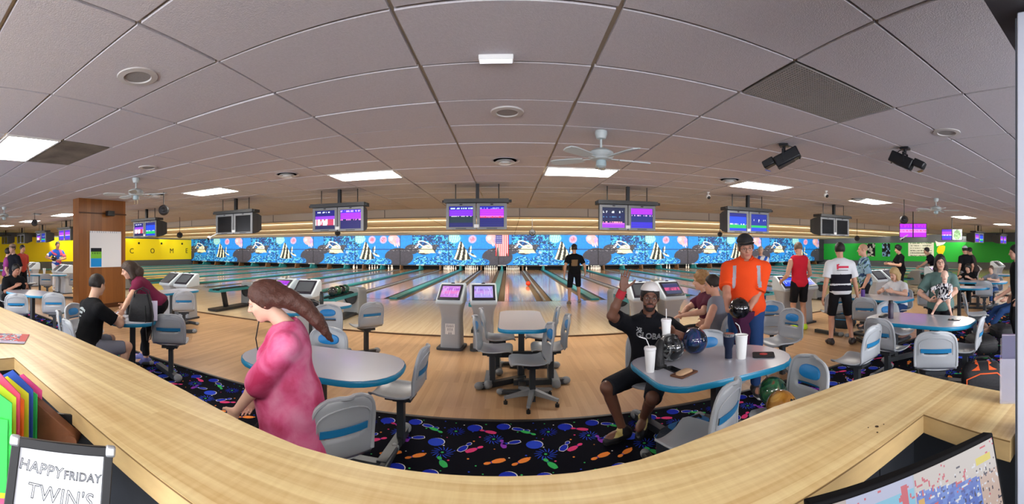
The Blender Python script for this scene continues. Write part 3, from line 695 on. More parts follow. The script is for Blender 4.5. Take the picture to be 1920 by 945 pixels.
MONBAR = MB().box((0, .12, .60), (1.36, .34, .08)).cyl((-.72, .0, .59), (-.68, 0, .59), .03, n=8).cyl((.68, 0, .59), (.74, 0, .59), .03, n=8).mesh('bar', mat('bar_charcoal', '2c2e30', .5), smooth=False)
MONROD = MB().cyl((0, .1, .63), (0, .1, ZC-2.045), .012, n=6).mesh('rod', M_BK)
MONPL = MB().box((0, .02, .07), (.10, .02, .07)).mesh('plate', mat('plate_grey', 'b5b7b9', .5), smooth=False)
MONMOT = MB().box((.02, .1, .80), (.07, .08, .33)).mesh('motor', M_BK, smooth=False)
for px, a, b, lab in ((893, 'a', 'b', 'pair of lit purple score monitors in the middle above the central consoles'), (632, 'c', 'd', 'pair of lit score monitors, left one with red and white rows'),
                      (437, 'off', 'off', 'pair of switched-off score monitors on the left half'), (270, 'c', 'g', 'pair of lit score monitors right beside the pillar, purple and blue'),
                      (1178, 'e', 'f', 'pair of lit score monitors right of the flag with dark score rows'), (1405, 'g', 'h', 'pair of lit blue and green score monitors above the orange shirt'),
                      (1567, 'off', 'off', 'pair of switched-off score monitors on the right half'), (120, 'q', 'q', 'small lit score monitors just left of the pillar'),
                      (76, 'c', 'h', 'small lit score monitors second left of the pillar'), (38, 'off', 'off', 'small dark score monitors third left of the pillar'),
                      (8, 'off', 'off', 'small dark score monitors cut by the left edge'), (1837, 'q', 'g', 'small lit score monitors near the right end of the green wall'), (1882, 'q', 'q', 'small lit score monitors beside the brown post')):
    th = (px-CX)/F; monitors(8.3*math.tan(th), 8.3, a, b, lab, 0, 2.045 if abs(th) < 1.15 else 2.0)
def flat_tv(px, py, R, ws, keys, lab, h):
    p = pp(px, py, R); t = thing('flat_screen', lab, 'screen', p, -(px-CX)/F*1.0, 'flat screens above the right lanes'); x = -sum(ws)/2
    for w, k in zip(ws, keys):
        MB().box((x+w/2, .03, 0), (w, .05, h)).build('case', M_BK, t, bevel=.006)
        obj_of(screen_mesh(k, w-.04, h-.04), 'screen', t, (x+.02, -.002, -h/2+.02)); x += w
    MB().cyl((0, .05, h/2), (0, .05, ZC-p.z), .02, n=8).build('hanger', M_BK, t)
flat_tv(1712, 432, 14.5, (.5, .5), ('p', 'p'), 'pair of purple flat screens hanging in front of the green wall', .52)
SCR['tvg'] = lambda u, v: np.where((np.hypot(u-.5, (v-.5)*.8) < .38)[..., None], np.array((150, 190, 130)), np.array((225, 225, 225)))*(.7+.5*vnoise(u*8, v*8, 4))[..., None]
flat_tv(1785, 440, 17.5, (.46, .46), ('q', 'tvg'), 'flat screens, one purple and one with a pale green picture', .50)

# ------------------------------------------------------------------ scoring consoles
M_CON = mat('console_grey', 'a2a7ad', .42); M_CONL = mat('console_light', 'bcc6cc', .4); M_BEZ = mat('console_bezel', '1e1c28', .35)
cb = MB()
def rsec(w, d, cy, z, r=.05): return [Vector((x, y+cy, z)) for x, y in rrect(w, d, r, 3)]
cb.loft([rsec(.34, .36, .02, .03), rsec(.33, .33, .02, .30), rsec(.32, .30, .02, .50), rsec(.34, .33, .0, .62), rsec(.41, .42, -.02, .74), rsec(.43, .46, -.02, .80)])
cb_me = cb.mesh('body', M_CON)
hd = MB(); prof = [(-.27, .74), (-.275, .80), (.07, 1.05), (.16, 1.06), (.21, 1.0), (.21, .74)]
hd.prism([(y, z) for y, z in prof], -.215, .215, Matrix(((0, 0, 1, 0), (1, 0, 0, 0), (0, 1, 0, 0), (0, 0, 0, 1))))
ho = hd.build('h', M_CONL, None, bevel=.025, seg=3); bake(ho); hd_me = ho.data; bpy.data.objects.remove(ho)
base_me = MB().prism(rrect(.44, .46, .06), 0, .03).mesh('base', mat('console_base', '33353c', .5), smooth=False)
SL = math.atan2(.25, .345)
bez_me = MB().box((0, 0, 0), (.37, .36, .014)).mesh('bezel', M_BEZ, smooth=False)
def sheet_fn(u, v):
    c = np.zeros(u.shape+(3,)); c[:] = (224, 224, 224)
    for r, n in ((0, 4), (1, 3), (2, 2)):
        for i in range(n):
            cx, cy = .5+(i-(n-1)/2)*.2, .85-r*.27
            c[np.hypot((u-cx)/.055, (v-cy+.04)/.085) < 1] = (150, 152, 156); c[np.hypot((u-cx)/.03, (v-cy-.07)/.05) < 1] = (150, 152, 156)
    c[(v < .15) & (v > .05) & (np.abs(u-.5) < .4) & (np.sin(u*40) > -.2)] = (165, 167, 170); return c
sheet_me = canvas('sheet', .16, .22, 24, 32, sheet_fn, rough=.5, thick=.002)
def console(x, y, rz, key, lab, sheet=True):
    t = thing('scoring_console', lab, 'console', (x, y, 0), rz, 'scoring consoles at the head of the lanes')
    obj_of(base_me, 'base', t); obj_of(cb_me, 'body', t); h = obj_of(hd_me, 'head', t)
    b = obj_of(bez_me, 'bezel', h, (0, -.108, .928)); b.rotation_euler = (SL, 0, 0)
    s = obj_of(screen_mesh(key, .30, .27, 1.3), 'screen', t, (-.15, -.108-.135*math.cos(SL)-.008*math.sin(SL), .928-.135*math.sin(SL)+.010)); s.rotation_euler = (SL-PI/2, 0, 0)
    obj_of(MONC, 'sensor', h, (0, .08, 1.055))
    if sheet: obj_of(sheet_me, 'instruction_sheet', t, (-.08, -.148, .20))
CLAB = {0: ('left console of the central pair with a pink lit screen and pin chart', 'right console of the central pair with a lilac lit screen'),
        -1: ('left console behind the long-haired woman with purple screen', 'console with blank grey screen behind the black bottle'), -2: ('console left of the ball return with the maroon shirt in front', 'tall grey console with blank screen between pillar and pink shirt'),
        1: ('console with dark glaring screen beside the white cap', 'console with dim red screen right of the white cap'), 2: ('console with blue screen left of the red tank top', 'console with blue screen right of the red tank top'),
        3: ('console with blank screen behind the striped shirt', 'console with dark screen left of the white t-shirt'), -3: ('console left beside the pillar', 'console hidden by the pillar'), -4: ('pale console before the yellow wall with papers on it', 'pale console behind the white trousers'),
        -5: ('pale console far left, first of its pair', 'pale console far left, second of its pair'), -6: ('farthest left console, outer', 'farthest left console, inner'),
        4: ('console half hidden by the woman with the baby', 'console right behind the woman with the baby'), 5: ('console with purple screen near the seated child', 'console beside the far right tables'), 6: ('farthest right console, inner', 'farthest right console, outer')}
KEYS = {0: ('k1', 'k2'), -1: ('p', 'offg'), -2: ('offg', 'offg'), 1: ('offg', 'k3'), 2: ('kb', 'kb'), 3: ('offg', 'offg'), -4: ('offg', 'offg'), 4: ('q', 'offg'), 5: ('p', 'offg')}
for k in range(-6, 7):
    xc = -.66+PAIR*k; ka, kb_ = KEYS.get(k, ('offg', 'offg'))
    if k not in (-3,): console(xc-.26, 6.52, math.radians(-5), ka, CLAB[k][0], k in (0, -1, 1)); console(xc+.26, 6.52, math.radians(5), kb_, CLAB[k][1], False)

# ------------------------------------------------------------------ ball returns on the approaches
M_HOOD = mat('hood_grey', '8b8f92', .45); M_TRAY = mat('tray_teal', '2c7f86', .4); M_BRK = mat('return_black', '1a1b1d', .5)
h = MB(); h.loft([[Vector((x, y, z)) for x, z in ((-w, z0), (w, z0), (w, z1), (w*.8, z1+.06), (-w*.8, z1+.06), (-w, z1))] for y, w, z0, z1 in ((0, .20, .04, .60), (.05, .22, .02, .62), (.50, .22, .02, .58), (.70, .16, .02, .35))])
ho = h.build('h', M_HOOD, None, bevel=.02); bake(ho); hood_me = ho.data; bpy.data.objects.remove(ho)
mouth_me = MB().lathe([(.155, 0), (.165, .02), (.14, .012), (.135, -.03), (0, -.03)], 22).mesh('mouth', M_BK)
tray = MB(); tray.prism(rrect(.42, 1.5, .12), .50, .53)
for s in (-1, 1): tray.box((s*.19, 0, .54), (.03, 1.3, .05))
tray_me = tray.mesh('tray', M_TRAY, smooth=False)
rail = MB()
for s in (-1, 1): rail.box((s*.06, 0, .555), (.025, 1.3, .03))
rail_me = rail.mesh('rail', M_BRK, smooth=False)
sup = MB().box((0, -.25, .27), (.08, .12, .5), Matrix.Rotation(.25, 3, 'X')).box((0, 0, .04), (.30, 1.5, .06)).mesh('support', M_BRK, smooth=False)
RLAB = {0: 'ball return hidden behind the central consoles', -1: 'ball return with a row of balls beside the black bottle table', -2: 'ball return with empty teal tray left of the long brown hair', 1: 'ball return beside the raised arm with red wristband',
        2: 'ball return right of the red tank top', 3: 'ball return left of the woman with the baby', -3: 'ball return right behind the maroon shirt', -4: 'ball return by the pale console left of the pillar', -5: 'ball return farther left of the pillar', 4: 'ball return beyond the woman with the baby', 5: 'ball return by the far right consoles'}
for k in range(-5, 6):
    t = thing('ball_return', RLAB[k], 'ball return', (TEAL0+PAIR*k-.1, 8.3, .02), 0, 'ball returns on the approaches')
    hd_ = obj_of(hood_me, 'hood', t, (0, .7, 0)); mo = obj_of(mouth_me, 'mouth', hd_, (0, -.005, .42), (PI/2, 0, 0)); obj_of(tray_me, 'tray', t); obj_of(rail_me, 'ball_rail', t); obj_of(sup, 'support', t)

# ------------------------------------------------------------------ pins
pp_ = [(.028, 0), (.032, .01), (.045, .05), (.058, .10), (.0605, .115), (.056, .155), (.038, .21), (.0245, .25), (.023, .265), (.028, .30), (.0325, .335), (.028, .365), (.015, .378), (0, .381)]
pin_me = MB().lathe(pp_, 12).mesh('pin', mat('pin_white', 'f4f1ea', .25)); band_me = MB().lathe([(.0262, .243), (.0252, .25), (.0255, .258)], 12).mesh('band', mat('pin_red', 'b01c22', .4))
rack10 = [((c-r/2)*.305, r*.264) for r in range(4) for c in range(r+1)]
def pins(lane, idx, lab, grp):
    for i in idx:
        t = thing('bowling_pin', lab, 'pin', (lane+rack10[i][0], 30.05+rack10[i][1]*.8, .02), 0, grp); obj_of(pin_me, 'pin_body', t); obj_of(band_me, 'red_band', t)
def lane_at(px): return min(lane_x, key=lambda x: abs(CX+F*math.atan2(x, 30.2)-px))
ALL = range(10)
for px, idx, lab in ((845, ALL, 'white pin in the full rack two lanes left of the flag'), (885, ALL, 'white pin in the full rack on the lane left beside the flag'), (925, ALL, 'white pin in the full rack right below the flag'),
                     (963, ALL, 'white pin in the full rack on the lane right of the flag'), (1003, (6,), 'single white pin left standing on the lane left of the dark-clad bowler'), (1118, ALL, 'white pin in the full rack right of the dark-clad bowler'),
                     (650, (4, 7, 8), 'white pin of three left standing farthest left'), (680, (0, 2, 5, 9), 'white pin of four left standing under the left angelfish'), (718, (1, 2, 4), 'white pin of three left standing left of the dark pit'), (1253, (1, 3), 'white pin standing beyond the white cap'), (1290, (0, 4), 'white pin standing beyond the curly hair')):
    pins(lane_at(px), idx, lab, lab.replace('white pin in', 'pins in').replace('white pin of', 'pins of').replace('white pin', 'pins'))
# the pin-deck tubes, mounted behind the masking rail
for k in range(-6, 7):
    if k % 1 == 0: area('pin_tube_lamp', (TEAL0+k*3.2, 30.93, MZ0+.10), (2.8, .06), PIN_W, (math.radians(-42), 0, 0), (1, .97, .9))
MB_ = MB().cyl((-1.4, 31.0, MZ0+.14), (1.4, 31.0, MZ0+.14), .015, n=8).mesh('tube', mat('tube_white', 'ffffff', .5, emit=3))
for k in range(-6, 7): obj_of(MB_, 'pin_tube', mural_root, (TEAL0+k*3.2, 0, 0))
# ------------------------------------------------------------------ seats
M_SHELL = mat('seat_shell', 'a4a9ae', .33); M_PAD = mat('seat_pad_blue', '1c7fc2', .4); M_STRIPE = mat('stripe_blue', '1f74a6', .4); M_POST = mat('post_dark', '34383c', .4, .3); M_FOOT = mat('foot_grey', '7c8083', .45)
def lerp(a, b, t): return a+(b-a)*t
SEAT_P = [(.215, .418), (.205, .438), (.17, .447), (.10, .440), (.03, .432), (-.05, .430), (-.11, .436), (-.155, .455)]
SEAT_W = [.150, .180, .200, .213, .215, .212, .207, .203]
BACK_P = [(-.155, .455), (-.185, .485), (-.200, .53), (-.208, .58), (-.212, .607), (-.217, .64), (-.224, .68), (-.232, .72), (-.239, .755), (-.245, .785), (-.249, .805), (-.251, .818), (-.252, .826)]
BACK_W = [.203, .206, .208, .209, .209, .208, .206, .202, .192, .172, .145, .11, .06]
def sheet(P, Wd, seat, nv=14, skip=None):
    b = MB(); grid = []
    for (y, z), w in zip(P, Wd):
        row = []
        for j in range(nv+1):
            v = -1+2*j/nv
            if seat: row.append((w*v, y, z+.022*abs(v)**3 - .012*(1-v*v)))
            else: row.append((w*v, y+.035*v*v*(min(1, (z-.45)/.1)), z))
        grid.append(row)
    vs = [p for r in grid for p in r]; n = nv+1; fs = []
    for i in range(len(P)-1):
        for j in range(nv):
            if skip and skip(i, j): continue
            fs.append((i*n+j, i*n+j+1, (i+1)*n+j+1, (i+1)*n+j))
    b.add(vs, fs); return b, grid
sb, _ = sheet(SEAT_P, SEAT_W, True)
so = sb.build('s', M_SHELL); md = so.modifiers.new('s', 'SOLIDIFY'); md.thickness = .014; md.offset = 0
md = so.modifiers.new('b', 'BEVEL'); md.width = .004; md.segments = 2; bake(so); so.data.set_sharp_from_angle(angle=.7); seat_me = so.data; bpy.data.objects.remove(so)
bb, bg = sheet(BACK_P, BACK_W, False, 14, lambda i, j: i == 4 and 3 <= j <= 10)
bo = bb.build('s', M_SHELL); md = bo.modifiers.new('s', 'SOLIDIFY'); md.thickness = .014; md.offset = 0; bake(bo); back_me = bo.data; bpy.data.objects.remove(bo)
rim_pts = [Vector(r[0])+Vector((.004, -.006, 0)) for r in bg[1:-1]]+[Vector(p)+Vector((0, -.006, .002)) for p in bg[-1][2:-2]]+[Vector(r[-1])+Vector((-.004, -.006, 0)) for r in reversed(bg[1:-1])]
rim_me = MB().tube(rim_pts, .0135, 8).mesh('rim', M_SHELL)
def back_y(z, x):
    ys = [p[0] for p in BACK_P]; zs = [p[1] for p in BACK_P]; return float(np.interp(z, zs, ys))+.035*(x/.205)**2
pm = MB(); pv = []; NP = 24
for ring, d in ((1.0, .008), (.92, .020), (.6, .026), (.0, .028)):
    for i in range(NP):
        t = 2*PI*i/NP; cx, sx = math.cos(t), math.sin(t)
        x = .112*ring*math.copysign(abs(cx)**.75, cx); z = .718+.050*ring*math.copysign(abs(sx)**.8, sx)
        pv.append((x, back_y(z, x)+d, z))
pm.add(pv, [(k*NP+i, k*NP+(i+1) % NP, (k+1)*NP+(i+1) % NP, (k+1)*NP+i) for k in range(3) for i in range(NP)]); pad_me = pm.mesh('pad', M_PAD)
st = MB(); sv = []
for z, d in ((.622, -.0085), (.622, -.016), (.662, -.016), (.662, -.0085)):
    for i in range(9):
        x = -.15+.3*i/8; sv.append((x, back_y(z, x)+d, z))
st.add(sv, [(k*9+i, (k+1)*9+i, (k+1)*9+i+1, k*9+i+1) for k in range(3) for i in range(8)]); stripe_me = st.mesh('stripe', M_STRIPE)
# recessed arch on the rear shell
ar = MB().tube([(-.165, back_y(.60, .165)-.010, .60)]+[(.165*math.cos(t), back_y(.70+.075*math.sin(t), .165*math.cos(t))-.009, .70+.075*math.sin(t)) for t in np.linspace(PI, 0, 12)]+[(.165, back_y(.60, .165)-.010, .60)], .005, 6).mesh('arch', M_SHELL)
br_me = MB().box((0, -.02, .405), (.20, .22, .03)).box((0, -.02, .38), (.10, .12, .03)).mesh('bracket', M_POST, smooth=False)
post_me = MB().box((0, -.02, .20), (.06, .06, .37)).mesh('post', M_POST, smooth=False)
foot_me = MB().box((0, .12, .035), (.075, .62, .06)).mesh('foot', M_POST, smooth=False)
cap_me2 = MB().ball((0, -.20, .04), (.052, .06, .045), 12, 8).mesh('foot_cap', M_FOOT)
leg_me = MB().loft([[Vector((x, y, z)) for x, y in ((-w, d), (w, d), (w, d), (-w, d))] for w, d, z in ((.02, 0, 0),)]).mesh('x', M_POST) if False else None
sl = MB(); sl.loft([[Vector((-w, y, z0)), Vector((w, y, z0)), Vector((w, y, z1)), Vector((-w, y, z1))] for y, w, z0, z1 in ((.02, .028, .085, .15), (.15, .024, .075, .115), (.30, .018, .055, .08))]); star_me = sl.mesh('leg', M_FOOT, smooth=False)
gl_me = MB().cyl((0, .285, 0), (0, .285, .03), .022, n=10).cyl((0, .285, .03), (0, .285, .06), .008, n=6).mesh('glide', M_BK)
def seat_chair(x, y, d, lab, star=False, base_rz=0, foot=None):
    rz = math.atan2(-d[0], d[1])
    t = thing('swivel_chair' if star else 'table_chair', lab, 'chair', (x, y, 0), rz, 'grey moulded chairs at the tables')
    s = obj_of(seat_me, 'seat', t); b = obj_of(back_me, 'backrest', t); obj_of(rim_me, 'rim', b); obj_of(pad_me, 'back_pad', b); obj_of(stripe_me, 'back_stripe', b); obj_of(ar, 'rear_arch', b)
    obj_of(br_me, 'seat_bracket', t); obj_of(post_me, 'post', t)
    if star:
        for k in range(5):
            l = obj_of(star_me, 'leg', t, (0, -.02, 0), (0, 0, base_rz+2*PI*k/5)); obj_of(gl_me, 'glide', l)
    else:
        f = obj_of(foot_me, 'foot', t, (0, 0, 0), (0, 0, base_rz)); obj_of(cap_me2, 'foot_cap', f)
    return t
# ------------------------------------------------------------------ tables
M_TOP = mat('table_top_grey', 'bcbfcb', .22, coat=.2); M_EDGE = mat('table_edge_blue', '1a84ae', .3)
def stadium(L, Wd, r1, r2):
    """table outline: rounded at +X by r1, at -X by r2"""
    out = []
    def corner(cx, cy, r, a0): return [(cx+r*math.cos(a0+PI/2*i/6), cy+r*math.sin(a0+PI/2*i/6)) for i in range(7)]
    out += corner(L/2-r1, Wd/2-r1, r1, 0)+corner(-L/2+r2, Wd/2-r2, r2, PI/2)+corner(-L/2+r2, -Wd/2+r2, r2, PI)+corner(L/2-r1, -Wd/2+r1, r1, 1.5*PI)
    return out
_t = {}
def table(x, y, L, Wd, r1, r2, rz, lab, zt=.75, foot=True):
    key = (L, Wd, r1, r2)
    if key not in _t:
        o = stadium(L, Wd, r1, r2); n = len(o)
        top = MB().prism([(a*(1-.006/L), b*(1-.006/Wd)) for a, b in o], -.03, .002).mesh('top', M_TOP, smooth=False)
        e = MB(); secs = []
        for k, z in ((1.0, -.042), (1.006, -.036), (1.012, -.02), (1.006, -.004), (1.0, .0)): secs += [(a*k, b*k, z) for a, b in o]
        m = len(o); e.add(secs, [(q*m+i, q*m+(i+1) % m, (q+1)*m+(i+1) % m, (q+1)*m+i) for q in range(4) for i in range(m)]+[tuple(range(m-1, -1, -1))])
        _t[key] = (top, e.mesh('edge', M_EDGE))
    t = thing('bowler_table', lab, 'table', (x, y, 0), rz, 'tables with blue edges')
    obj_of(_t[key][0], 'tabletop', t, (0, 0, zt)); obj_of(_t[key][1], 'edge_band', t, (0, 0, zt))
    pb = MB().box((0, 0, (zt-.04)/2), (.075, .075, zt-.05)).build('post', M_POST, t, smooth=False)
    MB().box((0, 0, zt-.05), (.36, .26, .015)).build('top_plate', M_POST, t, smooth=False)
    bmb = MB().box((0, 0, .03), (L*.85, .09, .05)); bmb.build('base_bar', M_POST, t, bevel=.01)
    for s in (-1, 1):
        f = MB().box((s*L*.40, 0, .035), (.07, .5, .05)).build('base_foot', M_POST, t, bevel=.015)
        for q in (-1, 1): MB().ball((s*L*.40, q*.25, .037), (.04, .05, .034), 10, 7).build('foot_cap', M_FOOT, f)
    return t
table(.17, 4.98, 1.37, .56, .16, .16, PI/2, 'table with blue edge standing alone on the wooden floor, middle of the picture')
table(-1.42, 2.79, 1.32, .77, .34, .34, 0, 'grey table with blue edge just right of the pink tie-dye shirt')
table(1.56, 2.68, 1.25, .78, .36, .20, .06, 'table with bowling balls, cups and a tumbler on it')
table(-2.85, 5.32, 1.40, .60, .22, .22, math.radians(72), 'table with a black bottle and bag behind the long-haired woman')
table(-4.17, 3.02, 1.0, .58, .26, .26, math.radians(144), 'table with a black tote bag in front of the wooden pillar')
table(4.28, 2.52, 1.36, .78, .30, .30, math.radians(98), 'table with a dark tumbler in front of the woman holding a baby')
table(5.82, 4.33, 1.30, .70, .22, .22, math.radians(95), 'table with a purple cup before the woman in white t-shirt')
table(-6.25, 5.55, 1.25, .62, .25, .25, math.radians(90), 'small table just right of the wooden pillar beside a tall console')
table(-7.5, 2.95, 1.3, .72, .32, .32, math.radians(15), 'table with blue edge at the left edge, left of the pillar')
table(-12.9, 5.35, 1.9, .7, .25, .25, math.radians(60), 'long far table with white cups left of the pillar')
table(-16.3, 5.6, 1.4, .7, .25, .25, math.radians(90), 'farthest left table before the yellow wall')
table(10.05, 4.1, 1.6, .7, .25, .25, math.radians(100), 'far table where the child sits, right of the baby')
table(8.4, 3.9, 1.3, .6, .25, .25, math.radians(100), 'empty table with teal edge behind the reclining person in jeans')
table(13.2, 3.9, 1.6, .7, .25, .25, math.radians(95), 'farthest right table with blue boxes on it')
CH = [
 (-.16, 4.70, (1, -.05), 'chair on the near left side of the middle table', 0), (-.12, 5.32, (1, .05), 'chair on the far left side of the middle table', 0),
 (.50, 4.76, (-1, 0), 'chair on the near right side of the middle table', 0), (.46, 5.42, (-1, .05), 'chair on the far right side of the middle table', 0),
 (.24, 4.20, (-1, -.12), 'star-footed swivel chair standing alone in front of the middle table', 2),
 (-1.03, 2.10, (-.80, .60), 'nearest grey chair seen from behind, right of the pink shirt', 0), (-.90, 3.20, (-1, .03), 'chair at the right end of the table beside the pink shirt', 0),
 (-1.72, 3.38, (.1, -1), 'chair behind the pink-shirt table with only its top showing', 0),
 (1.14, 2.20, (-.58, .81), 'near chair seen from behind below the table with the balls', 0), (1.80, 2.12, (-1, .0), 'chair with the gold bowling ball on its seat', 0),
 (1.26, 3.42, (-.34, -.94), 'chair under the waving man in the black shirt', 0), (1.86, 3.16, (0, -1), 'chair behind the tumbler and the white cup', 0),
 (2.58, 4.33, (-.30, .95), 'chair with blue-green stripe under the grey tank top', 0), (2.80, 4.96, (-.93, .30), 'chair under the curly-haired man', 0),
 (3.62, 4.62, (-.6, -.85), 'chair with blue pad facing us right of the orange shirt', 0), (3.25, 3.95, (-1, -.15), 'star-footed swivel chair right of the blue jeans', 2),
 (-2.39, 4.90, (.42, -.9), 'chair with a bright blue pad facing us right of the long hair', 0), (-2.15, 5.75, (-.75, .66), 'chair with teal stripe beside the ball return balls', 0),
 (-4.0, 2.22, (.15, .99), 'chair under the man in the black t-shirt', 0), (-4.52, 2.38, (.5, .85), 'chair left beside the man in the black t-shirt', 0), (-4.95, 2.75, (.9, .4), 'chair behind the left shoulder of the man in black', 0),
 (-3.80, 3.36, (-.62, .78), 'chair seen from behind in front of the black tote bag', 0),
 (-5.62, 5.30, (-.7, .7), 'chair against the tall console right of the maroon shirt', 0), (-6.0, 4.9, (-.4, .9), 'chair half hidden behind the maroon shirt', 0),
 (-6.9, 2.42, (-.9, .45), 'chair seen from behind at the left edge before the table', 0), (-6.75, 3.10, (-.85, .5), 'chair seen from behind left of the pillar base', 0), (-8.6, 2.85, (.95, .2), 'chair under the black-clad person at the left edge', 0),
 (-12.0, 5.25, (-.8, .6), 'far chair below the white cup left of the pillar', 0), (-11.6, 6.1, (-.8, .6), 'far chair touching the left side of the pillar', 0), (-12.9, 5.0, (.5, .85), 'far chair with its seat towards us left of the pillar', 0),
 (3.26, 2.72, (-.2, .98), 'chair seen from behind left of the baby table', 0), (3.90, 2.74, (1, .02), 'chair facing right behind the left end of the baby table', 0), (3.56, 1.92, (.86, .5), 'chair seen squarely from behind in front of the baby table', 0),
 (4.30, 1.94, (-.25, .97), 'chair at the right end of the baby table', 0), (4.82, 3.25, (-.3, -.95), 'chair on the far side of the baby table', 0),
 (5.28, 4.15, (.9, .45), 'chair with blue stripe behind the baby table, left of the white sneakers', 0), (5.5, 5.15, (.5, .85), 'chair beside the flower-shirt man', 0), (6.55, 4.35, (-1, .0), 'chair under the woman in white t-shirt', 0),
 (6.65, 2.75, (.50, -.87), 'pale chair right of the woman with the baby', 0), (7.35, 4.1, (.9, .2), 'chair with a blue ball left behind the baby woman', 0), (7.78, 2.30, (-.80, .60), 'chair under the reclining person in jeans', 0),
 (9.5, 3.7, (.9, .3), 'far chair in front of the table with the child', 0), (10.62, 3.86, (-1, .25), 'far chair under the child', 0), (10.7, 4.62, (-1, -.1), 'far chair under the dark-haired seated person', 0),
]
chairs = [seat_chair(x, y, d, lab, kind == 2, (0 if kind == 2 else random.choice((0, PI/2, .6)))) for x, y, d, lab, kind in CH]
# frame beam of the middle table with its two floor legs
t = thing('seat_frame', 'dark beam frame with two grey feet under the middle table', 'frame', (.17, 4.9, 0))
MB().box((0, 0, .33), (.80, .07, .07)).build('beam', M_POST, t, bevel=.008)
for s in (-1, 1):
    l = MB().box((s*.36, 0, .18), (.08, .09, .32)).build('leg', M_FOOT, t, bevel=.01)
    MB().box((s*.40, -.06, .045), (.09, .46, .07)).ball((s*.40, -.29, .05), (.052, .06, .05), 12, 8).build('foot', M_FOOT, l)

# ------------------------------------------------------------------ carpet print: pins, balls, bursts and confetti lying in the pile (flat print)
cp = MB(); COLS = ['e0407a', 'f08a3c', '3cb860', '1b2fb0', '2a48c8', 'e8e6e0', '8a3ab0']
cmats = [mat('print_%d' % i, c, .9, spec=.1) for i, c in enumerate(COLS)]
def flat(pts, z, mi): cp.m(mi).add([(x, y, z) for x, y in pts], [tuple(range(len(pts)))])
def xf(pts, x, y, a, s): c, q = math.cos(a), math.sin(a); return [(x+s*(px*c-py*q), y+s*(px*q+py*c)) for px, py in pts]
pinp = [(r, z) for r, z in ((.0, -.5), (.10, -.48), (.16, -.30), (.17, -.15), (.13, .02), (.065, .14), (.06, .2), (.10, .30), (.105, .38), (.06, .48), (0, .5))]
pin_out = [(r, z) for r, z in pinp]+[(-r, z) for r, z in reversed(pinp[1:-1])]
disc = [(.5*math.cos(t), .5*math.sin(t)) for t in np.linspace(0, 2*PI, 17)[:-1]]
CELL = .82
motif = [('pin', .10, .12, 2.2, .17, 1), ('pin', .32, .08, .5, .17, 2), ('pin', .55, .30, -.9, .17, 0), ('pin', .47, .33, -.5, .17, 3), ('pin', .72, .12, 2.0, .18, 1), ('pin', .64, .62, 1.2, .17, 0), ('pin', .12, .66, -1.9, .16, 3), ('pin', .18, .60, -2.2, .16, 2), ('pin', .03, .42, 1.9, .16, 3), ('pin', .78, .40, .2, .15, 6),
         ('ball', .22, .38, 0, .135, 4), ('ball', .52, .74, 0, .13, 3), ('ball', .78, .72, 0, .12, 3), ('burst', .30, .22, 0, .16, 4), ('burst', .70, .48, 0, .15, 4), ('burst', .36, .60, .3, .14, 3)]
rnd = random.Random(5)
conf = [(rnd.random()*CELL, rnd.random()*CELL, rnd.uniform(.008, .013), rnd.choice((0, 1, 2, 5, 5, 4))) for _ in range(26)]
for ix in range(-12, 17):
    for iy in range(0, 4):
        x0, y0 = ix*CELL+(.3 if iy % 2 else 0), Y_CARPET-.02-(iy+1)*CELL
        for kd, mx, my, a, s, ci in motif:
            x, y = x0+mx, y0+my
            if y > Y_CARPET-.12: y -= .06
            if kd == 'pin':
                flat(xf([(p*1.18, q*1.07) for p, q in pin_out], x, y, a, s), .0012, (5 if ci in (3,) else 4) if ci == 3 else 5 if False else (4 if ci == 3 else ci)) if ci == 3 else None
                flat(xf(pin_out, x, y, a, s), .0018, ci)
                flat(xf([(-.06, .13), (.06, .13), (.07, .18), (-.07, .18)], x, y, a, s), .0024, 3 if ci != 3 else 5)
            elif kd == 'ball':
                flat(xf([(p+.06, q+.04) for p, q in disc], x, y, a, s), .0012, 5); flat(xf(disc, x, y, a, s*1.02), .0018, ci)
            else:
                for k in range(14):
                    t = 2*PI*k/14; pts = []
                    for r, w in ((.18, .012), (.32, .028), (.50, .016)):
                        tt = t+.9*(r-.18); pts.append((r*math.cos(tt)-w*math.sin(tt), r*math.sin(tt)+w*math.cos(tt)))
                    for r, w in ((.50, -.016), (.32, -.028), (.18, -.012)):
                        tt = t+.9*(r-.18); pts.append((r*math.cos(tt)-w*math.sin(tt), r*math.sin(tt)+w*math.cos(tt)))
                    flat(xf(pts[::-1], x, y, a, s*1.15), .0015, ci)
                flat(xf(disc, x, y, 0, .025), .0018, 2)
        for cx, cy, r, ci in conf: flat(xf(disc[::3], x0+cx, y0+cy, cx*9, r*1.6), .0014, ci)
o = cp.build('carpet_print', cmats, fl, smooth=False); o['kind'] = 'stuff'

# ------------------------------------------------------------------ balls, cups, bags and other things people brought
def swirl(name, c1, c2, c3, sc=5.0, rough=.06):
    m = bpy.data.materials.new(name); m.use_nodes = True; nt = m.node_tree; N = nt.nodes; L = nt.links; b = N['Principled BSDF']
    tc = N.new('ShaderNodeTexCoord'); n = N.new('ShaderNodeTexNoise'); n.inputs['Scale'].default_value = sc; n.inputs['Detail'].default_value = 4; n.inputs['Distortion'].default_value = 2.5
    L.new(tc.outputs['Object'], n.inputs['Vector']); r = N.new('ShaderNodeValToRGB'); e = r.color_ramp.elements
    e[0].position = .40; e[0].color = (*lin(c1), 1); e[1].position = .64; e[1].color = (*lin(c3), 1); q = e.new(.53); q.color = (*lin(c2), 1)
    L.new(n.outputs['Fac'], r.inputs[0]); L.new(r.outputs[0], b.inputs['Base Color']); b.inputs['Roughness'].default_value = rough; b.inputs['Coat Weight'].default_value = .6; b.inputs['Coat Roughness'].default_value = .03
    return m
hole = MB().lathe([(0, .1), (.011, .1)], 10)
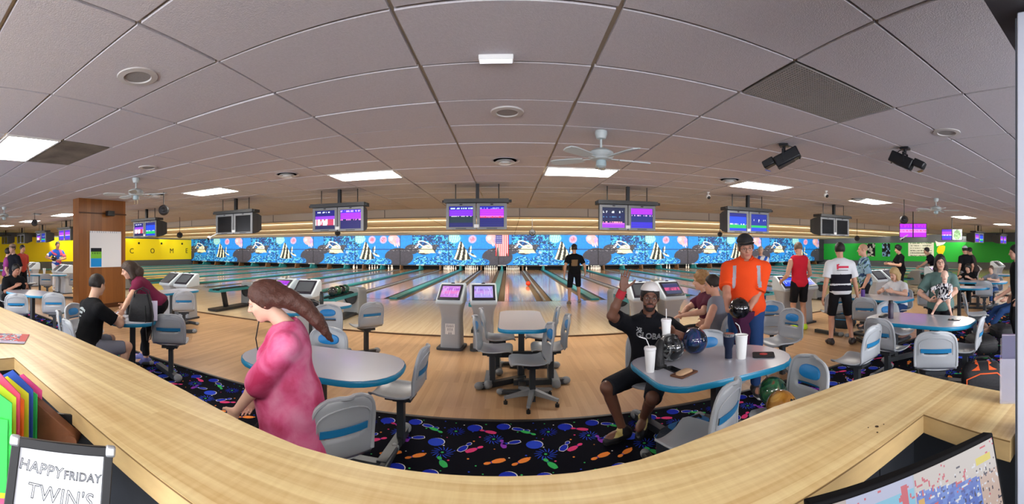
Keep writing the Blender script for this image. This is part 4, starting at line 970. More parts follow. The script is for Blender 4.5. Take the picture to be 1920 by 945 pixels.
def bowling_ball(p, m, lab, rot=(0, 0, 0), grp=None, holes=True, r=.108):
    b = MB().ball((0, 0, 0), r, 32, 20)
    t = thing('bowling_ball', lab, 'bowling ball', (p[0], p[1], p[2]+r), 0, grp); t.rotation_euler = rot
    b.build('ball_shell', m, t)
    if holes:
        for dx, dy, rr in ((-.012, .02, .0125), (.014, .02, .0125), (0, -.035, .0145)):
            q = Vector((dx*1.2, dy, 0)); q.z = math.sqrt(r*r-q.x**2-q.y**2); u = q.normalized()
            MB().cyl(u*(r-.002), u*(r+.0006), rr, n=12).build('finger_hole', mat('hole_black', '060607', .9), t)
    return t
p = gp(1282, 690, .752); bowling_ball((1.228, 2.83, .752), swirl('ball_silver', '0b0c0e', '35383b', 'a3a8a6', 6), 'black and silver marbled bowling ball on the table', (.5, .2, 0))
bowling_ball((1.50, 2.95, .752), swirl('ball_blue', '0c1018', '143a66', '4a2f63', 5), 'dark blue and purple bowling ball on the table', (-.4, .5, 0))
gb_ = bowling_ball((1.73, 2.10, .442), swirl('ball_gold', '8a5a16', 'a87426', 'c99a4a', 4, .12), 'gold bowling ball lying on a chair seat', (1.2, .2, .2))
bowling_ball((1.82, 2.31, .462), swirl('ball_green', '1c3a28', '2e6a44', '8a3a30', 4), 'green bowling ball behind the gold ball on the same chair', (.4, .8, 0))
bowling_ball((.235, 1.72, .14), swirl('ball_plum', '120812', '1c0e20', '2a1630', 4), 'black-plum bowling ball in the green bag on the carpet', (.3, 0, 0))
bowling_ball((7.33, 4.1, .45), swirl('ball_navy', '101a50', '1a2a7a', '2a3a90', 4), 'blue bowling ball on a chair left of the woman with the baby')
bcols = [('ball_rack_grey', '2a2c2e', 'grey-black ball first on the ball return rack'), ('ball_rack_green', '1f4a2c', 'dark green ball on the ball return rack'), ('ball_rack_black', '121214', 'black ball second on the ball return rack'), ('ball_rack_teal', '204a40', 'teal ball at the mouth of the ball return')]
for i, (mn, c, lab) in enumerate(bcols): bowling_ball((TEAL0-PAIR-.1, 7.95+i*.23, .583), mat(mn, c, .1, coat=.5), lab, (random.random(), random.random(), 0), 'balls on the ball return rack')
t = bowling_ball((.9, 17.5, .02), mat('ball_red', 'd8381c', .1, coat=.5), 'bright red bowling ball rolling down the lane')
pm_ = MB()
for i in range(8): pm_.box((-.035+.01*i, 0, 0), (.0101, .022, .0004))
for i in range(3): pm_.box((-.024+.022*i, -.018, 0), (.008, .006, .0004))
me = pm_.mesh('marks', mat('gold_print', '2c1a06', .4), smooth=False); wrap(me, Matrix.Translation((1.73+.0, 2.20-.2, .442+.135)) @ Matrix.Rotation(PI/2, 4, 'X') @ Matrix.Rotation(-.25, 4, 'Z') if False else Matrix.Translation((1.65, 1.96, .60)) @ Matrix.Rotation(-.65, 4, 'Z') @ Matrix.Rotation(1.05, 4, 'X'), [c for c in gb_.children if c.name.startswith('ball_shell')], .002, 'ball_print')
pr = [o for o in C.objects if o.name.startswith('ball_print')][-1]
bpy.context.view_layer.update(); pr.parent = gb_; pr.matrix_parent_inverse = gb_.matrix_world.inverted()
M_FOAM = mat('foam_white', 'eef0f0', .6); M_STRAW = mat('straw_white', 'e8e8ea', .4)
def foam_cup(x, y, z, lab, h=.19, r=.047, straw=True, lean=(.02, -.03), lid=True):
    t = thing('foam_cup', lab, 'cup', (x, y, z))
    MB().lathe([(r*.68, 0), (r*.70, .004), (r*.98, h-.01), (r*1.05, h-.006), (r*1.05, h), (r*.97, h), (r*.95, h-.012), (0, h-.012)] if not lid else [(r*.68, 0), (r*.70, .004), (r*.98, h-.01), (r*.98, h), (0, h)], 24).build('cup_body', M_FOAM, t)
    if lid: MB().lathe([(r*1.0, h-.008), (r*1.06, h-.006), (r*1.06, h+.004), (r*.96, h+.012), (r*.4, h+.008), (0, h+.008)], 24).build('cup_lid', M_STRAW, t)
    if straw:
        a = Vector((0, 0, h)); k = Vector((lean[0], lean[1], h+.07)); MB().tube([a, a.lerp(k, .8), k, k+Vector((lean[0]*1.8, lean[1]*1.2, .02))], .0035, 7).build('straw', M_STRAW, t)
    return t
p = gp(1219, 697, .752); foam_cup(p.x, p.y, .752, 'white foam cup with bent straw at the near left table corner', .165, .042, True, (-.03, .0))
p = gp(1390, 672, .752); foam_cup(p.x, p.y, .752, 'tall open white foam cup beside the tumbler', .19, .052, True, (-.01, .02), False)
p = gp(1366, 674, .752)
t = thing('tumbler', 'navy insulated tumbler with steel rim on the table with the balls', 'tumbler', (p.x, p.y, .752)); nv = mat('tumbler_navy', '16223c', .35, .3); stl = mat('steel', 'b9bcc0', .25, 1)
MB().lathe([(.030, .008), (.031, .09), (.041, .12), (.044, .185)], 24).build('tumbler_body', nv, t); MB().lathe([(.0, 0), (.029, 0), (.0305, .012)], 24).build('steel_foot', stl, t)
MB().lathe([(.044, .183), (.0455, .19), (.0455, .205), (.042, .207), (0, .203)], 24).build('steel_rim', stl, t)
def bottle(x, y, z, h, r, c, lab, name='water_bottle'):
    t = thing(name, lab, 'bottle', (x, y, z)); m = mat('bottle_'+c, c, .35)
    MB().lathe([(0, 0), (r*.96, 0), (r, .01), (r, h*.80), (r*.8, h*.84)], 20).build('bottle_body', m, t)
    MB().lathe([(r*.82, h*.83), (r*.82, h*.97), (r*.6, h), (0, h)], 18).build('bottle_cap', M_BK, t); return t
p = gp(558, 579, .752); bottle(p.x, p.y, .752, .24, .037, '17191c', 'tall black bottle on the table behind the long-haired woman')
p = gp(603, 570, .752); bottle(p.x, p.y, .752, .20, .033, '2a2f2c', 'dark bottle beside the black bag on the same table')
p = gp(226, 570, .752); bottle(-4.35, 3.08, .752, .24, .037, '0e1114', 'black bottle between the man and the woman in maroon')
p = gp(1682, 598, .752); bottle(4.12, 2.86, .752, .23, .035, '2a2038', 'dark tumbler on the left end of the baby table', 'tall_tumbler')
bottle(5.75, 4.62, .752, .15, .04, '5a3a8c', 'purple cup on the white t-shirt table', 'travel_cup')
def bag(x, y, z, d, rz, c, lab, trim=None, name='bag', h0=None):
    t = thing(name, lab, 'bag', (x, y, z), rz); w, l, h = d; m = mat('bag_'+c, c, .6, bump=(40, .4))
    b = MB(); b.loft([[Vector((px, py, zz)) for px, py in rrect(w*k, l*k, min(w, l)*.28, 4)] for zz, k in ((0, .94), (h*.12, 1), (h*.6, 1.0), (h*.85, .9), (h, .62))]); b.build('bag_body', m, t)
    MB().tube([(-w*.3, 0, h*.92), (-w*.22, 0, h*1.15), (w*.22, 0, h*1.15), (w*.3, 0, h*.92)], .011, 7).build('handle', mat('strap_black', '141416', .7), t)
    tm = mat('trim_'+(trim or '2a2a2e'), trim or '2a2a2e', .5)
    MB().tube([(px*1.005, py*1.005, h*.62) for px, py in rrect(w, l, min(w, l)*.28, 5)], .007, 6, True).build('zip', tm, t)
    if trim:
        for s in (-1, 1): MB().box((s*w*.32, -l*.5, h*.42), (w*.12, .012, h*.6)).build('side_panel', tm, t, bevel=.004)
        MB().prism(rrect(w*.66, l*.5, .03), 0, .012).build('top_panel', tm, t, loc=(0, 0, h*.985))
    return t
p = gp(582, 573, .752); bag(p.x, p.y, .752, (.26, .14, .08), .3, '15151a', 'small black bag on the table with the black bottle')
t = thing('tote_bag', 'black tote bag with straps and white papers on the table by the pillar', 'bag', (-3.86, 2.93, .752), math.radians(40)); bm_ = mat('tote_black', '101318', .55, bump=(30, .5))
MB().loft([[Vector((a*k, b*k2, z)) for a, b in rrect(.30, .16, .05)] for z, k, k2 in ((0, 1, 1), (.06, 1.04, 1.1), (.22, .92, .9), (.30, .72, .55), (.325, .66, .4))]).build('bag_body', bm_, t)
for s in (-1, 1): MB().tube([(-.09, s*.04, .28), (-.07, s*.06, .36), (0, s*.08, .40), (.08, s*.07, .36), (.10, s*.04, .27)], .008, 7).build('handle', bm_, t)
MB().tube([(.10, -.05, .30), (.16, -.12, .16), (.17, -.16, .0), (.15, -.18, -.18), (.10, -.16, -.20), (.07, -.11, .02), (.06, -.09, .2)], .006, 6).build('long_strap', bm_, t)
MB().box((.15, -.02, .13), (.10, .005, .24), Matrix.Rotation(.3, 3, 'Z')).build('paper', mat('paper_lilac', 'd6d2e6', .6), t)
# green two-ball bag on the carpet, clear pouch beside it, orange bag on the right, black bags
t = thing('ball_bag', 'black bowling bag with bright green trim standing on the carpet', 'bag', (.235, 1.72, 0), math.radians(-4)); gk = mat('bag_black_gloss', '14171a', .35, bump=(18, .5)); gg = mat('bag_green', '3fae5a', .45)
MB().prism(rrect(.40, .34, .10), 0, .14).build('bag_base', gk, t, bevel=.02)
for s in (-1, 1):
    MB().loft([[Vector((s*(x0+dx), y, z)) for dx, y in ((0, -.16+k), (.05, -.17+k), (.05, .15-k), (0, .14-k))] for z, x0, k in ((.10, .15, 0), (.25, .135, .02), (.36, .10, .05), (.43, .075, .09))]).build('side_wall', gk, t, bevel=.01)
    MB().tube([(s*.19, -.175, .06), (s*.185, -.165, .20), (s*.15, -.14, .30), (s*.165, -.11, .36), (s*.115, -.07, .44)], [.022, .026, .02, .024, .014], 6).build('green_trim', gg, t)
    MB().tube([(s*.135, -.19, .04), (s*.12, -.185, .14), (s*.145, -.165, .22)], [.018, .02, .008], 6).build('green_trim', gg, t)
MB().loft([[Vector((x, y, z)) for x, y in rrect(w, .10, .03)] for z, w in ((.36, .24), (.42, .20), (.46, .16))]).build('bag_top', gk, t)
MB().tube([(-.09, -.06, .43), (-.07, -.11, .37), (.07, -.11, .37), (.09, -.06, .43)], .014, 7).build('handle', gg, t)
t = thing('clear_pouch', 'shiny clear pouch with orange edging on the carpet right of the green bag', 'bag', (.50, 1.86, 0), .3)
pl = MB(); pl.loft([[Vector((a*k, b*k, z)) for a, b in rrect(.24, .2, .08)] for z, k in ((0, 1), (.08, 1.02), (.15, .8), (.18, .45))]); pl.build('pouch_body', mat('pouch_clear', '4a4648', .08, spec=.9, bump=(22, 1.0)), t)
MB().tube([(-.12, -.08, .02), (-.09, -.09, .12), (0, -.09, .175), (.09, -.09, .12), (.12, -.08, .02)], .006, 6).build('orange_edge', mat('edge_orange', 'd8784a', .5), t)
t = thing('ball_bag', 'black bowling bag with orange panels on the carpet near the right end', 'bag', (4.20, 1.66, 0), math.radians(-58)); m = mat('bag_black_orange', '17181c', .6, bump=(40, .4)); om = mat('bag_orange', 'e2602c', .55)
MB().loft([[Vector((px*k, py*k2, zz)) for px, py in rrect(.46, .30, .07, 4)] for zz, k, k2 in ((0, .95, .95), (.05, 1, 1), (.22, 1, 1), (.28, .96, .86), (.33, .80, .5), (.345, .7, .3))]).build('bag_body', m, t)
for sx in (-1, 1):
    MB().loft([[Vector((sx*x, y, z)) for x, y, z in q] for q in ([(.05, -.13, .292), (.17, -.12, .285), (.17, -.118, .28), (.05, -.128, .287)], [(.06, -.05, .348), (.15, -.045, .338), (.15, -.045, .33), (.06, -.05, .34)], [(.06, .05, .348), (.15, .045, .338), (.15, .045, .33), (.06, .05, .34)], [(.05, .13, .292), (.17, .12, .285), (.17, .118, .28), (.05, .128, .287)])]).build('orange_panel', om, t)
MB().tube([(.232, -.10, .27), (.236, -.06, .14), (.234, .0, .06)], [.016, .02, .012], 6).build('orange_panel', om, t); MB().tube([(-.20, -.152, .03), (-.20, -.156, .20), (-.05, -.152, .255), (.14, -.152, .255), (.205, -.15, .20)], .008, 6).build('orange_piping', om, t)
MB().tube([(-.12, 0, .34), (-.07, 0, .40), (.07, 0, .40), (.12, 0, .34)], .012, 7).build('handle', mat('strap_black', '141416', .7), t)
for sx in (-1, 1): MB().cyl((sx*.19, -.10, .03), (sx*.19, -.16, .03), .03, n=12).build('wheel', M_BK, t)
for px, py, d, c, lab in ((1745, 720, (.45, .3, .28), '141518', 'black bag on the carpet left of the orange bag'), (1840, 655, (.6, .4, .24), '101114', 'large black duffel bag beyond the orange bag'), (1880, 628, (.5, .4, .2), '17181c', 'black bag at the right edge beneath the reclining person')):
    q = gp(px, py, 0); bag(q.x, q.y, 0, d, random.uniform(-1, 1), c, lab, None, 'duffel_bag')
q = gp(1585, 612, 0); bag(q.x, q.y, 0, (.55, .35, .30), .4, '16222c', 'blue and black roller bag behind the striped shirt', '2a86c0', 'roller_bag')
q = gp(1622, 612, 0); bag(q.x+.25, q.y, 0, (.45, .3, .26), .2, '14181c', 'dark sports bag right of the blue roller bag', None, 'sports_bag')
q = gp(1260, 765, 0); bag(1.35, 2.75, 0.06, (.50, .30, .22), .3, '1a2430', 'dark bag with blue trim under the ball table', '2a6ea8', 'sports_bag')
# small flat things on the tables
t = thing('wallet', 'tan and brown leather wallet on the near edge of the ball table', 'wallet', (1.19, 2.50, .7525), .5)
MB().prism(rrect(.20, .11, .015), 0, .010).build('leather', mat('leather_brown', '6a4430', .5), t, bevel=.003); MB().loft([[Vector((a*k, b*k, z)) for a, b in rrect(.16, .06, .028)] for z, k in ((.010, 1), (.022, .95), (.030, .6))]).build('glove_roll', mat('leather_tan', 'c8a684', .6), t)
t = thing('phone', 'black smartphone lying by the wallet on the ball table', 'phone', (1.16, 2.62, .7525), .2); MB().prism(rrect(.075, .15, .012), 0, .008).build('phone_body', M_BK, t); MB().prism(rrect(.068, .14, .01), .008, .0085).build('phone_glass', mat('phone_glass', '0a0b10', .05), t)
t = thing('wrist_support', 'black wrist support glove on the ball table', 'glove', (1.08, 2.72, .7525), .4)
MB().tube([(0, 0, .012), (.0, .0, .09), (.02, .01, .15), (.05, .02, .19)], [.05, .045, .035, .02], 9).build('cuff', mat('glove_black', '17181a', .5, bump=(60, .5)), t); MB().tube([(.03, 0, .10), (.07, -.01, .07), (.10, -.02, .09)], [.02, .022, .014], 7).build('thumb', mat('glove_black'), t)
MB().prism(rrect(.12, .09, .02), 0, .014).build('base', mat('glove_black'), t)
t = thing('cloth_pouch', 'black square pouch with red round mark at the right end of the ball table', 'pouch', (1.95, 2.60, .7525), -.6)
MB().prism(rrect(.18, .15, .02), 0, .014).build('pouch', mat('pouch_black', '1d1c20', .8), t, bevel=.004); MB().lathe([(.0, .0145), (.024, .0145), (.024, .0142)], 16).lathe([(.034, .0143), (.028, .0146), (.026, .0143)], 16).build('red_mark', mat('mark_red', 'c83a3a', .6), t)
for x, y, rz, lab in ((4.42, 2.12, .3, 'phone lying on the right end of the baby table'),):
    t = thing('phone', lab, 'phone', (x, y, .7525), rz); MB().prism(rrect(.075, .15, .012), 0, .008).build('phone_body', M_BK, t); MB().prism(rrect(.068, .14, .01), .008, .0085).build('phone_glass', mat('phone_glass'), t)
t = thing('keys_pouch', 'black keys and pouch at the left tip of the baby table', 'pouch', (4.18, 3.02, .7525), .3); MB().loft([[Vector((a*k, b*k, z)) for a, b in rrect(.20, .08, .03)] for z, k in ((0, 1), (.02, 1), (.03, .6))]).build('pouch', M_BK, t)
for i, (px, py, lab) in enumerate(((113, 505, 'white cup on the far table left of the pillar, taller'), (48, 488, 'white cup on the farthest left table'))):
    q = gp(px, py, .79) if False else None
foam_cup(-12.85, 5.5, .752, 'white cup on the long far table left of the pillar', .2, .05, False)
foam_cup(-16.25, 5.7, .752, 'white cup on the farthest left table before the yellow wall', .16, .05, False)
bottle(-13.15, 4.85, .752, .2, .05, '3a8ac0', 'blue bottle on the long far table left of the pillar')
for x, y, lab in ((13.1, 4.0, 'blue box on the farthest right table'),):
    t = thing('storage_box', lab, 'box', (x, y, .752)); MB().box((0, 0, .08), (.3, .22, .16)).build('box_body', mat('box_blue', '2f8fcf', .4), t, bevel=.01); MB().box((0, 0, .17), (.32, .24, .02)).build('box_lid', mat('box_lid', 'd0dce6', .4), t, bevel=.005)

# ------------------------------------------------------------------ on and behind the counter
def magfn(u, v):
    n = vnoise(u*9, v*7, 21); m = vnoise(u*22, v*18, 22); c = np.zeros(u.shape+(3,)); c[:] = (205, 205, 215)
    c[n > .5] = (120, 130, 165); c[m > .62] = (200, 50, 50); c[m < .25] = (60, 60, 80); c[(v < .22)] = (190, 180, 205); c[(u > .86) & (v > .2)] = (200, 50, 50); return c
mg = canvas('magazine_cover', .36, .26, 60, 44, magfn, rough=.25, thick=.003)
t = thing('magazine', 'glossy colourful flyer lying on the left end of the counter', 'magazine', (-2.36, .70, ZT+.0045), math.radians(62)); o = obj_of(mg, 'cover', t, (-.18, -.13, 0), (-PI/2, 0, 0))
# small framed whiteboard with hand-drawn letters
bp_ = pp(103, 985, .92); t = thing('whiteboard', 'small framed whiteboard with hand-drawn greeting at the lower left', 'whiteboard', (bp_.x, bp_.y, bp_.z), math.radians(66))
t.rotation_euler = (math.radians(-16), math.radians(6), math.radians(63))
WW, WH = .225, .33
MB().box((0, .006, 0), (WW, .008, WH)).build('board', mat('whiteboard_white', 'e9eef6', .2), t, smooth=False)
for c, d in (((0, 0, WH/2), (WW+.03, .018, .022)), ((0, 0, -WH/2), (WW+.03, .018, .022)), ((-WW/2, 0, 0), (.022, .018, WH)), ((WW/2, 0, 0), (.022, .018, WH))): MB().box(c, d).build('frame_bar', M_BK, t, bevel=.002)
for s in (-1, 1): MB().box((s*(WW/2+.004), -.001, WH/2+.001), (.026, .021, .026)).build('frame_corner', mat('corner_grey', 'b2b6ba', .35, .5), t, bevel=.006)
ink = mat('marker_ink', '22242c', .5)
for txt, x, z, sz, rot in (('HAPPY', -.046, .112, .034, -.10), ('FRIDAY', .054, .104, .026, -.03), ("TWIN'S", .006, .058, .046, -.06), ("IT'S L", -.035, .006, .038, -.03)):
    me = text_mesh(txt, sz, ink, 0, .0007, space=1.05); o = obj_of(me, 'lettering', t, (x, .0005, z), (PI/2, 0, 0)); o.rotation_euler = (PI/2, -rot, 0)
# rack of bright folded papers
q = pp(28, 780, 1.32); t0 = q
prk = thing('paper_rack', 'dark rack under the counter holding bright folded papers', 'rack', (q.x, q.y, .80), math.radians(50)); MB().box((0, 0, .07), (.52, .26, .02)).build('tray', M_BK, prk); MB().box((0, .13, .15), (.52, .01, .18)).build('back', M_BK, prk)
FC = [('3fe05a', 'green folded paper at the front of the rack'), ('e6f23a', 'yellow folded paper second in the rack'), ('f25a86', 'pink folded paper in the rack'), ('ff8a2a', 'orange folded paper in the rack'), ('e2ee30', 'lime yellow folded paper behind the orange one'), ('2a52b8', 'dark blue folded paper in the rack'), ('38cf62', 'green folded paper at the back of the rack'), ('e2468c', 'magenta folded paper rearmost in the rack')]
for i, (c, lab) in enumerate(FC):
    k = i/7; px = lerp(-25, 42, k); py = lerp(795, 768, k); q = pp(px, py, lerp(1.10, 1.42, k))
    f = thing('folded_paper', lab, 'paper', q, math.radians(62+rnd.uniform(-6, 6)), 'bright folded papers in the rack'); m = mat('neon_'+c, c, .6); f.rotation_euler.x = math.radians(-6)
    h = .17+.03*(i % 3)
    MB().add([(-.07, -.004, -h), (.07, -.004, -h), (.07, -.004, h*.35), (.0, -.004, h*.62), (-.07, -.004, h*.45), (-.07, .004, -h), (.07, .004, -h), (.07, .004, h*.35), (.0, .004, h*.62), (-.07, .004, h*.45)], [(0, 1, 2, 3, 4), (9, 8, 7, 6, 5), (0, 5, 6, 1), (1, 6, 7, 2), (2, 7, 8, 3), (3, 8, 9, 4), (4, 9, 5, 0)]).build('sheet', m, f, smooth=False)
    MB().add([(-.06, -.012, -h), (.06, -.012, -h), (.06, -.010, h*.1), (-.06, -.010, h*.2)], [(0, 1, 2, 3)]).add([(-.06, -.0095, -h), (.06, -.0095, -h), (.06, -.0075, h*.1), (-.06, -.0075, h*.2)], [(3, 2, 1, 0)]).build('folded_flap', m, f, smooth=False)
q = pp(98, 795, 1.38); t = thing('wood_block', 'worn brown wooden bracket beneath the counter', 'bracket', q, math.radians(48))
MB().add([(-.10, -.03, -.10), (.10, -.03, -.10), (.12, -.03, -.03), (-.09, -.03, .12), (-.10, .03, -.10), (.10, .03, -.10), (.12, .03, -.03), (-.09, .03, .12)], [(0, 1, 2, 3), (7, 6, 5, 4), (0, 4, 5, 1), (1, 5, 6, 2), (2, 6, 7, 3), (3, 7, 4, 0)]).build('block', mat('wood_worn', '7a4c30', .6, noise=(8, .3)), t, bevel=.006); t.scale = (.75,)*3
MB().cyl((.10, -.045, -.05), (.10, .045, -.05), .028, n=14).build('roller', mat('wood_worn'), t)
# security monitor at the lower right
def cctv(u, v):
    c = np.zeros(u.shape+(3,)); n = vnoise(u*40, v*30, 31); m = vnoise(u*90, v*60, 32); g = vnoise(u*14, v*10, 33)
    R_ = u > .47
    v = 1-(1-v)*1.9; c[:] = (150, 215, 245)
    c[~R_ & (v < .55)] = (215, 240, 250); c[~R_ & (v > .55)] = (130, 210, 240); c[~R_ & (v > .85)] = (200, 205, 235)
    c[~R_ & (np.sin((v*1.0+u*.25)*140) > .75) & (v < .6)] = (170, 205, 225)
    c[R_] = (225, 215, 205); fl_ = R_ & (v < .80-.5*(u-.47)) ; c[fl_] = (85, 120, 215); c[fl_ & (n > .55)] = (110, 150, 235); c[fl_ & (m > .75)] = (60, 80, 160)
    c[R_ & (u > .87) & (v < .6)] = (225, 195, 175)
    c[(m > .80) & (g > .45) & (v < .85)] = (60, 50, 60); c[(m < .16) & (v < .8)] = (245, 245, 250); c[(m > .74) & (g < .25)] = (220, 80, 90)
    c[(u > .86) & (u < .97) & (v > .74) & (v < .84)] = (245, 225, 40); c[(u > .48) & (u < .52) & (v > .45) & (v < .7)] = (240, 185, 50); c[(u > .90) & (u < .94) & (v > .92) & (v < .96)] = (220, 60, 60)
    c[(u > .40) & (u < .43) & (v > .6) & (v < .92)] = (225, 70, 80); c[np.abs(u-.47) < .006] = (190, 200, 215); c[(u < .13)] = c[(u < .13)]*.55+np.array((90, 70, 40)); return c
A = Vector((.850, .312, 1.195)); Bm = Vector((.455, .470, 1.195)); dm = (A-Bm); Wm = dm.length
t = thing('security_monitor', 'flat monitor showing camera views of the hall at the lower right', 'monitor', (Bm+A)/2, math.atan2(dm.y, dm.x))
t.rotation_euler = (math.radians(-14), 0, math.atan2(dm.y, dm.x))
MB().box((0, .017, -.15), (Wm+.012, .03, .312)).build('case', mat('case_matt_black', '08080a', .8, spec=.1), t, bevel=.003); o = obj_of(canvas('screen', Wm-.006, .285, 120, 80, cctv, emit=.62, rough=.15), 'screen', t, (-(Wm-.006)/2, -.001, -.287))
MB().box((0, .05, -.42), (.06, .03, .5)).build('stand', M_BK, t); MB().box((0, .05, -.66), (.3, .2, .02)).build('stand_base', M_BK, t)
# clear brochure holder by the window post
t = thing('brochure_holder', 'clear plastic brochure holder on the counter beside the window post', 'holder', (1.385, .418, ZT), math.radians(-72))
clr = mat('acrylic_clear', 'e6e6f4', .05, alpha=.28, spec=.8)
for c, d in (((0, -.03, .08), (.11, .003, .16)), ((0, .03, .11), (.11, .003, .22)), ((-.055, 0, .08), (.003, .06, .16)), ((.055, 0, .08), (.003, .06, .16)), ((0, 0, .002), (.11, .06, .004))): MB().box(c, d).build('acrylic_panel', clr, t, smooth=False)
for k, c in enumerate(('8c7a9c', 'c9c4d6', '6a6a86')): MB().box((0, .018-.014*k, .12), (.098, .004, .235), Matrix.Rotation(-.05, 3, 'X')).build('leaflet', mat('leaflet_'+c, c, .4), t, smooth=False)
# desk surface low behind the counter (carries rack, board and monitor)
t = thing('desk', 'dark desk top low behind the service counter', 'desk', (-.42, .22, 0)); MB().box((0, 0, .54), (2.7, .62, .03)).build('desk_top', mat('desk_dark', '26262a', .5), t)
for s in (-1, 1): MB().box((s*1.25, 0, .262), (.05, .6, .524)).build('desk_side', mat('desk_dark'), t)
# posters: pillar notice, green wall posters and banner, norse helmet emblem
def notice(u, v):
    c = np.zeros(u.shape+(3,)); c[:] = (225, 228, 232); c[(u > .03) & (u < .37) & (v < .54) & (v > .02)] = (120, 190, 60); c[(u > .03) & (u < .37) & (v < .25) & (v > .02)] = (30, 140, 215); c[(u > .03) & (u < .37) & (v < .54) & (v > .44)] = (25, 30, 40)
    c[(u > .06) & (u < .34) & (v > .36) & (v < .42) & (np.sin(u*150) > 0)] = (40, 60, 40); c[(v > .95) & (np.sin(u*90) > .2)] = (180, 190, 200); return c
th0, th1 = (168-CX)/F, (227-CX)/F; xx = -9.385; ya, yb = xx/math.tan(th0), xx/math.tan(th1)
me = canvas('notice', yb-ya, 1.0, 60, 60, notice, rough=.35, thick=.006)
t = thing('notice_board', 'white notice sheet with green and blue flyer on the wooden pillar', 'notice', (xx+.003, ya, 1.13), PI/2); obj_of(me, 'sheet', t, (0, -.002, 0), (0, 0, 0))
t = thing('pillar_speaker', 'small black speaker high on the wooden pillar', 'speaker', (-9.36, 5.95, 2.62), PI/2); MB().box((0, -.08, 0), (.22, .14, .14)).build('body', M_BK, t, bevel=.01); MB().box((0, .005, 0), (.06, .05, .06)).build('bracket', M_BK, t)
def wall_print(px0_, px1_, z0, z1, fn, lab, name='poster', nx=24, ny=36):
    y0, y1 = (X1-.03)/math.tan((px0_-CX)/F), (X1-.03)/math.tan((px1_-CX)/F)
    me = canvas(name, y0-y1, z1-z0, nx, ny, fn, rough=.4, thick=.01); t = thing(name, lab, name, (X1-.035, y0, z0), -PI/2); obj_of(me, 'sheet', t); return t
pf = lambda sd, col: (lambda u, v: np.where((vnoise(u*5, v*7, sd) > .55)[..., None], np.array(col), np.array((24, 24, 26)))*(.6+.6*vnoise(u*12, v*14, sd+1))[..., None])
wall_print(1626, 1641, .95, 2.22, pf(41, (190, 190, 180)), 'narrow black and white poster, left one on the green wall')
wall_print(1654, 1669, .95, 2.22, pf(44, (120, 160, 200)), 'narrow dark poster with orange corner, right one on the green wall')
bn = lambda u, v: np.where(((np.sin(v*34) > .35) & (vnoise(u*40, v*17, 50) > .35) & (np.abs(u-.5) < .42))[..., None], np.array((120, 130, 115)), np.array((225, 228, 212)))
bt = wall_print(1703, 1751, 1.02, 2.24, bn, 'wide white banner with lines of lettering on the green wall', 'banner', 60, 40)
y_ = (X1-.03)/math.tan((1763-CX)/F); t = thing('wall_emblem', 'yellow and white horned helmet emblem on the green wall', 'emblem', (X1-.03, y_, 1.66), -PI/2)
MB().prism([(-.1, -.5), (.25, -.45), (.45, -.1), (.5, .25), (.3, .35), (.1, .3), (-.1, .3), (-.3, .1), (-.35, -.2)], 0, .012, Matrix.Rotation(PI/2, 4, 'X')).build('braid', mat('emblem_yellow', 'f4d21e', .5), t, smooth=False)
MB().prism([(-.35, .25), (.35, .42), (.55, .62), (.2, .6), (-.2, .62), (-.5, .75), (-.42, .5)], .012, .022, Matrix.Rotation(PI/2, 4, 'X')).build('horn', mat('emblem_white', 'f2f2ee', .5), t, smooth=False)
t = thing('wood_post', 'brown wooden post at the far right edge of the hall', 'post', (12.9, 3.55, 0)); MB().box((0, 0, 1.5), (.16, .16, 3.0)).build('post', mat('post_brown', '5a3a24', .5), t, bevel=.01); MB().box((0, 0, .08), (.22, .22, .16)).build('plinth', mat('post_brown'), t)
# ------------------------------------------------------------------ people: one continuous implicit surface per body, clothes and hair as parts
def _rc(P, a, b, ra, rb):
    a = np.array(a); ab = np.array(b)-a; L2 = max(float(ab @ ab), 1e-9)
    t = np.clip((P-a) @ ab/L2, 0, 1); q = P-a-t[:, None]*ab
    return np.sqrt((q*q).sum(1))-(ra+(rb-ra)*t)
def _el(P, c, r, R):
    q = (P-np.array(c)) @ R; r = np.array(r); k0 = np.sqrt(((q/r)**2).sum(1)); k1 = np.sqrt(((q/(r*r))**2).sum(1))+1e-9
    return k0*(k0-1)/k1
def _smin(a, b, k):
    if k <= 0: return np.minimum(a, b)
    h = np.clip(.5+.5*(b-a)/k, 0, 1); return b+(a-b)*h-k*h*(1-h)
def ev(prims, P):
    d = np.full(len(P), 9.0)
    for p in prims:
        kd = p[0]
        if kd == 'rc': q = _rc(P, *p[1:5])
        elif kd == 'el': q = _el(P, *p[1:4])
        elif kd == 'cut':                      # limb piece cut flat at its end
            q = np.maximum(_rc(P, *p[1:5]), (P-np.array(p[2])) @ p[6])
        elif kd == 'grp': q = ev(p[1], P)
        elif kd == 'sub': d = -_smin(-d, _el(P, *p[1:4]), p[-1]); continue
        elif kd == 'plane': d = np.maximum(d, (P-np.array(p[1])) @ np.array(p[2])); continue
        elif kd == 'noise':
            f = p[1]; d = d+p[2]*(np.sin(P[:, 0]*f)*np.sin(P[:, 1]*f*1.1+1)*np.sin(P[:, 2]*f*.9+2)); continue
        d = _smin(d, q, p[5] if kd in ('rc', 'cut') else p[-1])
    return d
def bounds(prims):
    lo, hi = np.full(3, 9e9), np.full(3, -9e9)
    for p in prims:
        if p[0] in ('rc', 'cut'): pts = [(np.array(p[1]), p[3]), (np.array(p[2]), p[4])]
        elif p[0] == 'el': pts = [(np.array(p[1]), max(p[2]))]
        elif p[0] == 'grp': l, h = bounds(p[1]); lo, hi = np.minimum(lo, l), np.maximum(hi, h); continue
        else: continue
        for c, r in pts: lo, hi = np.minimum(lo, c-r), np.maximum(hi, c+r)
    return lo, hi
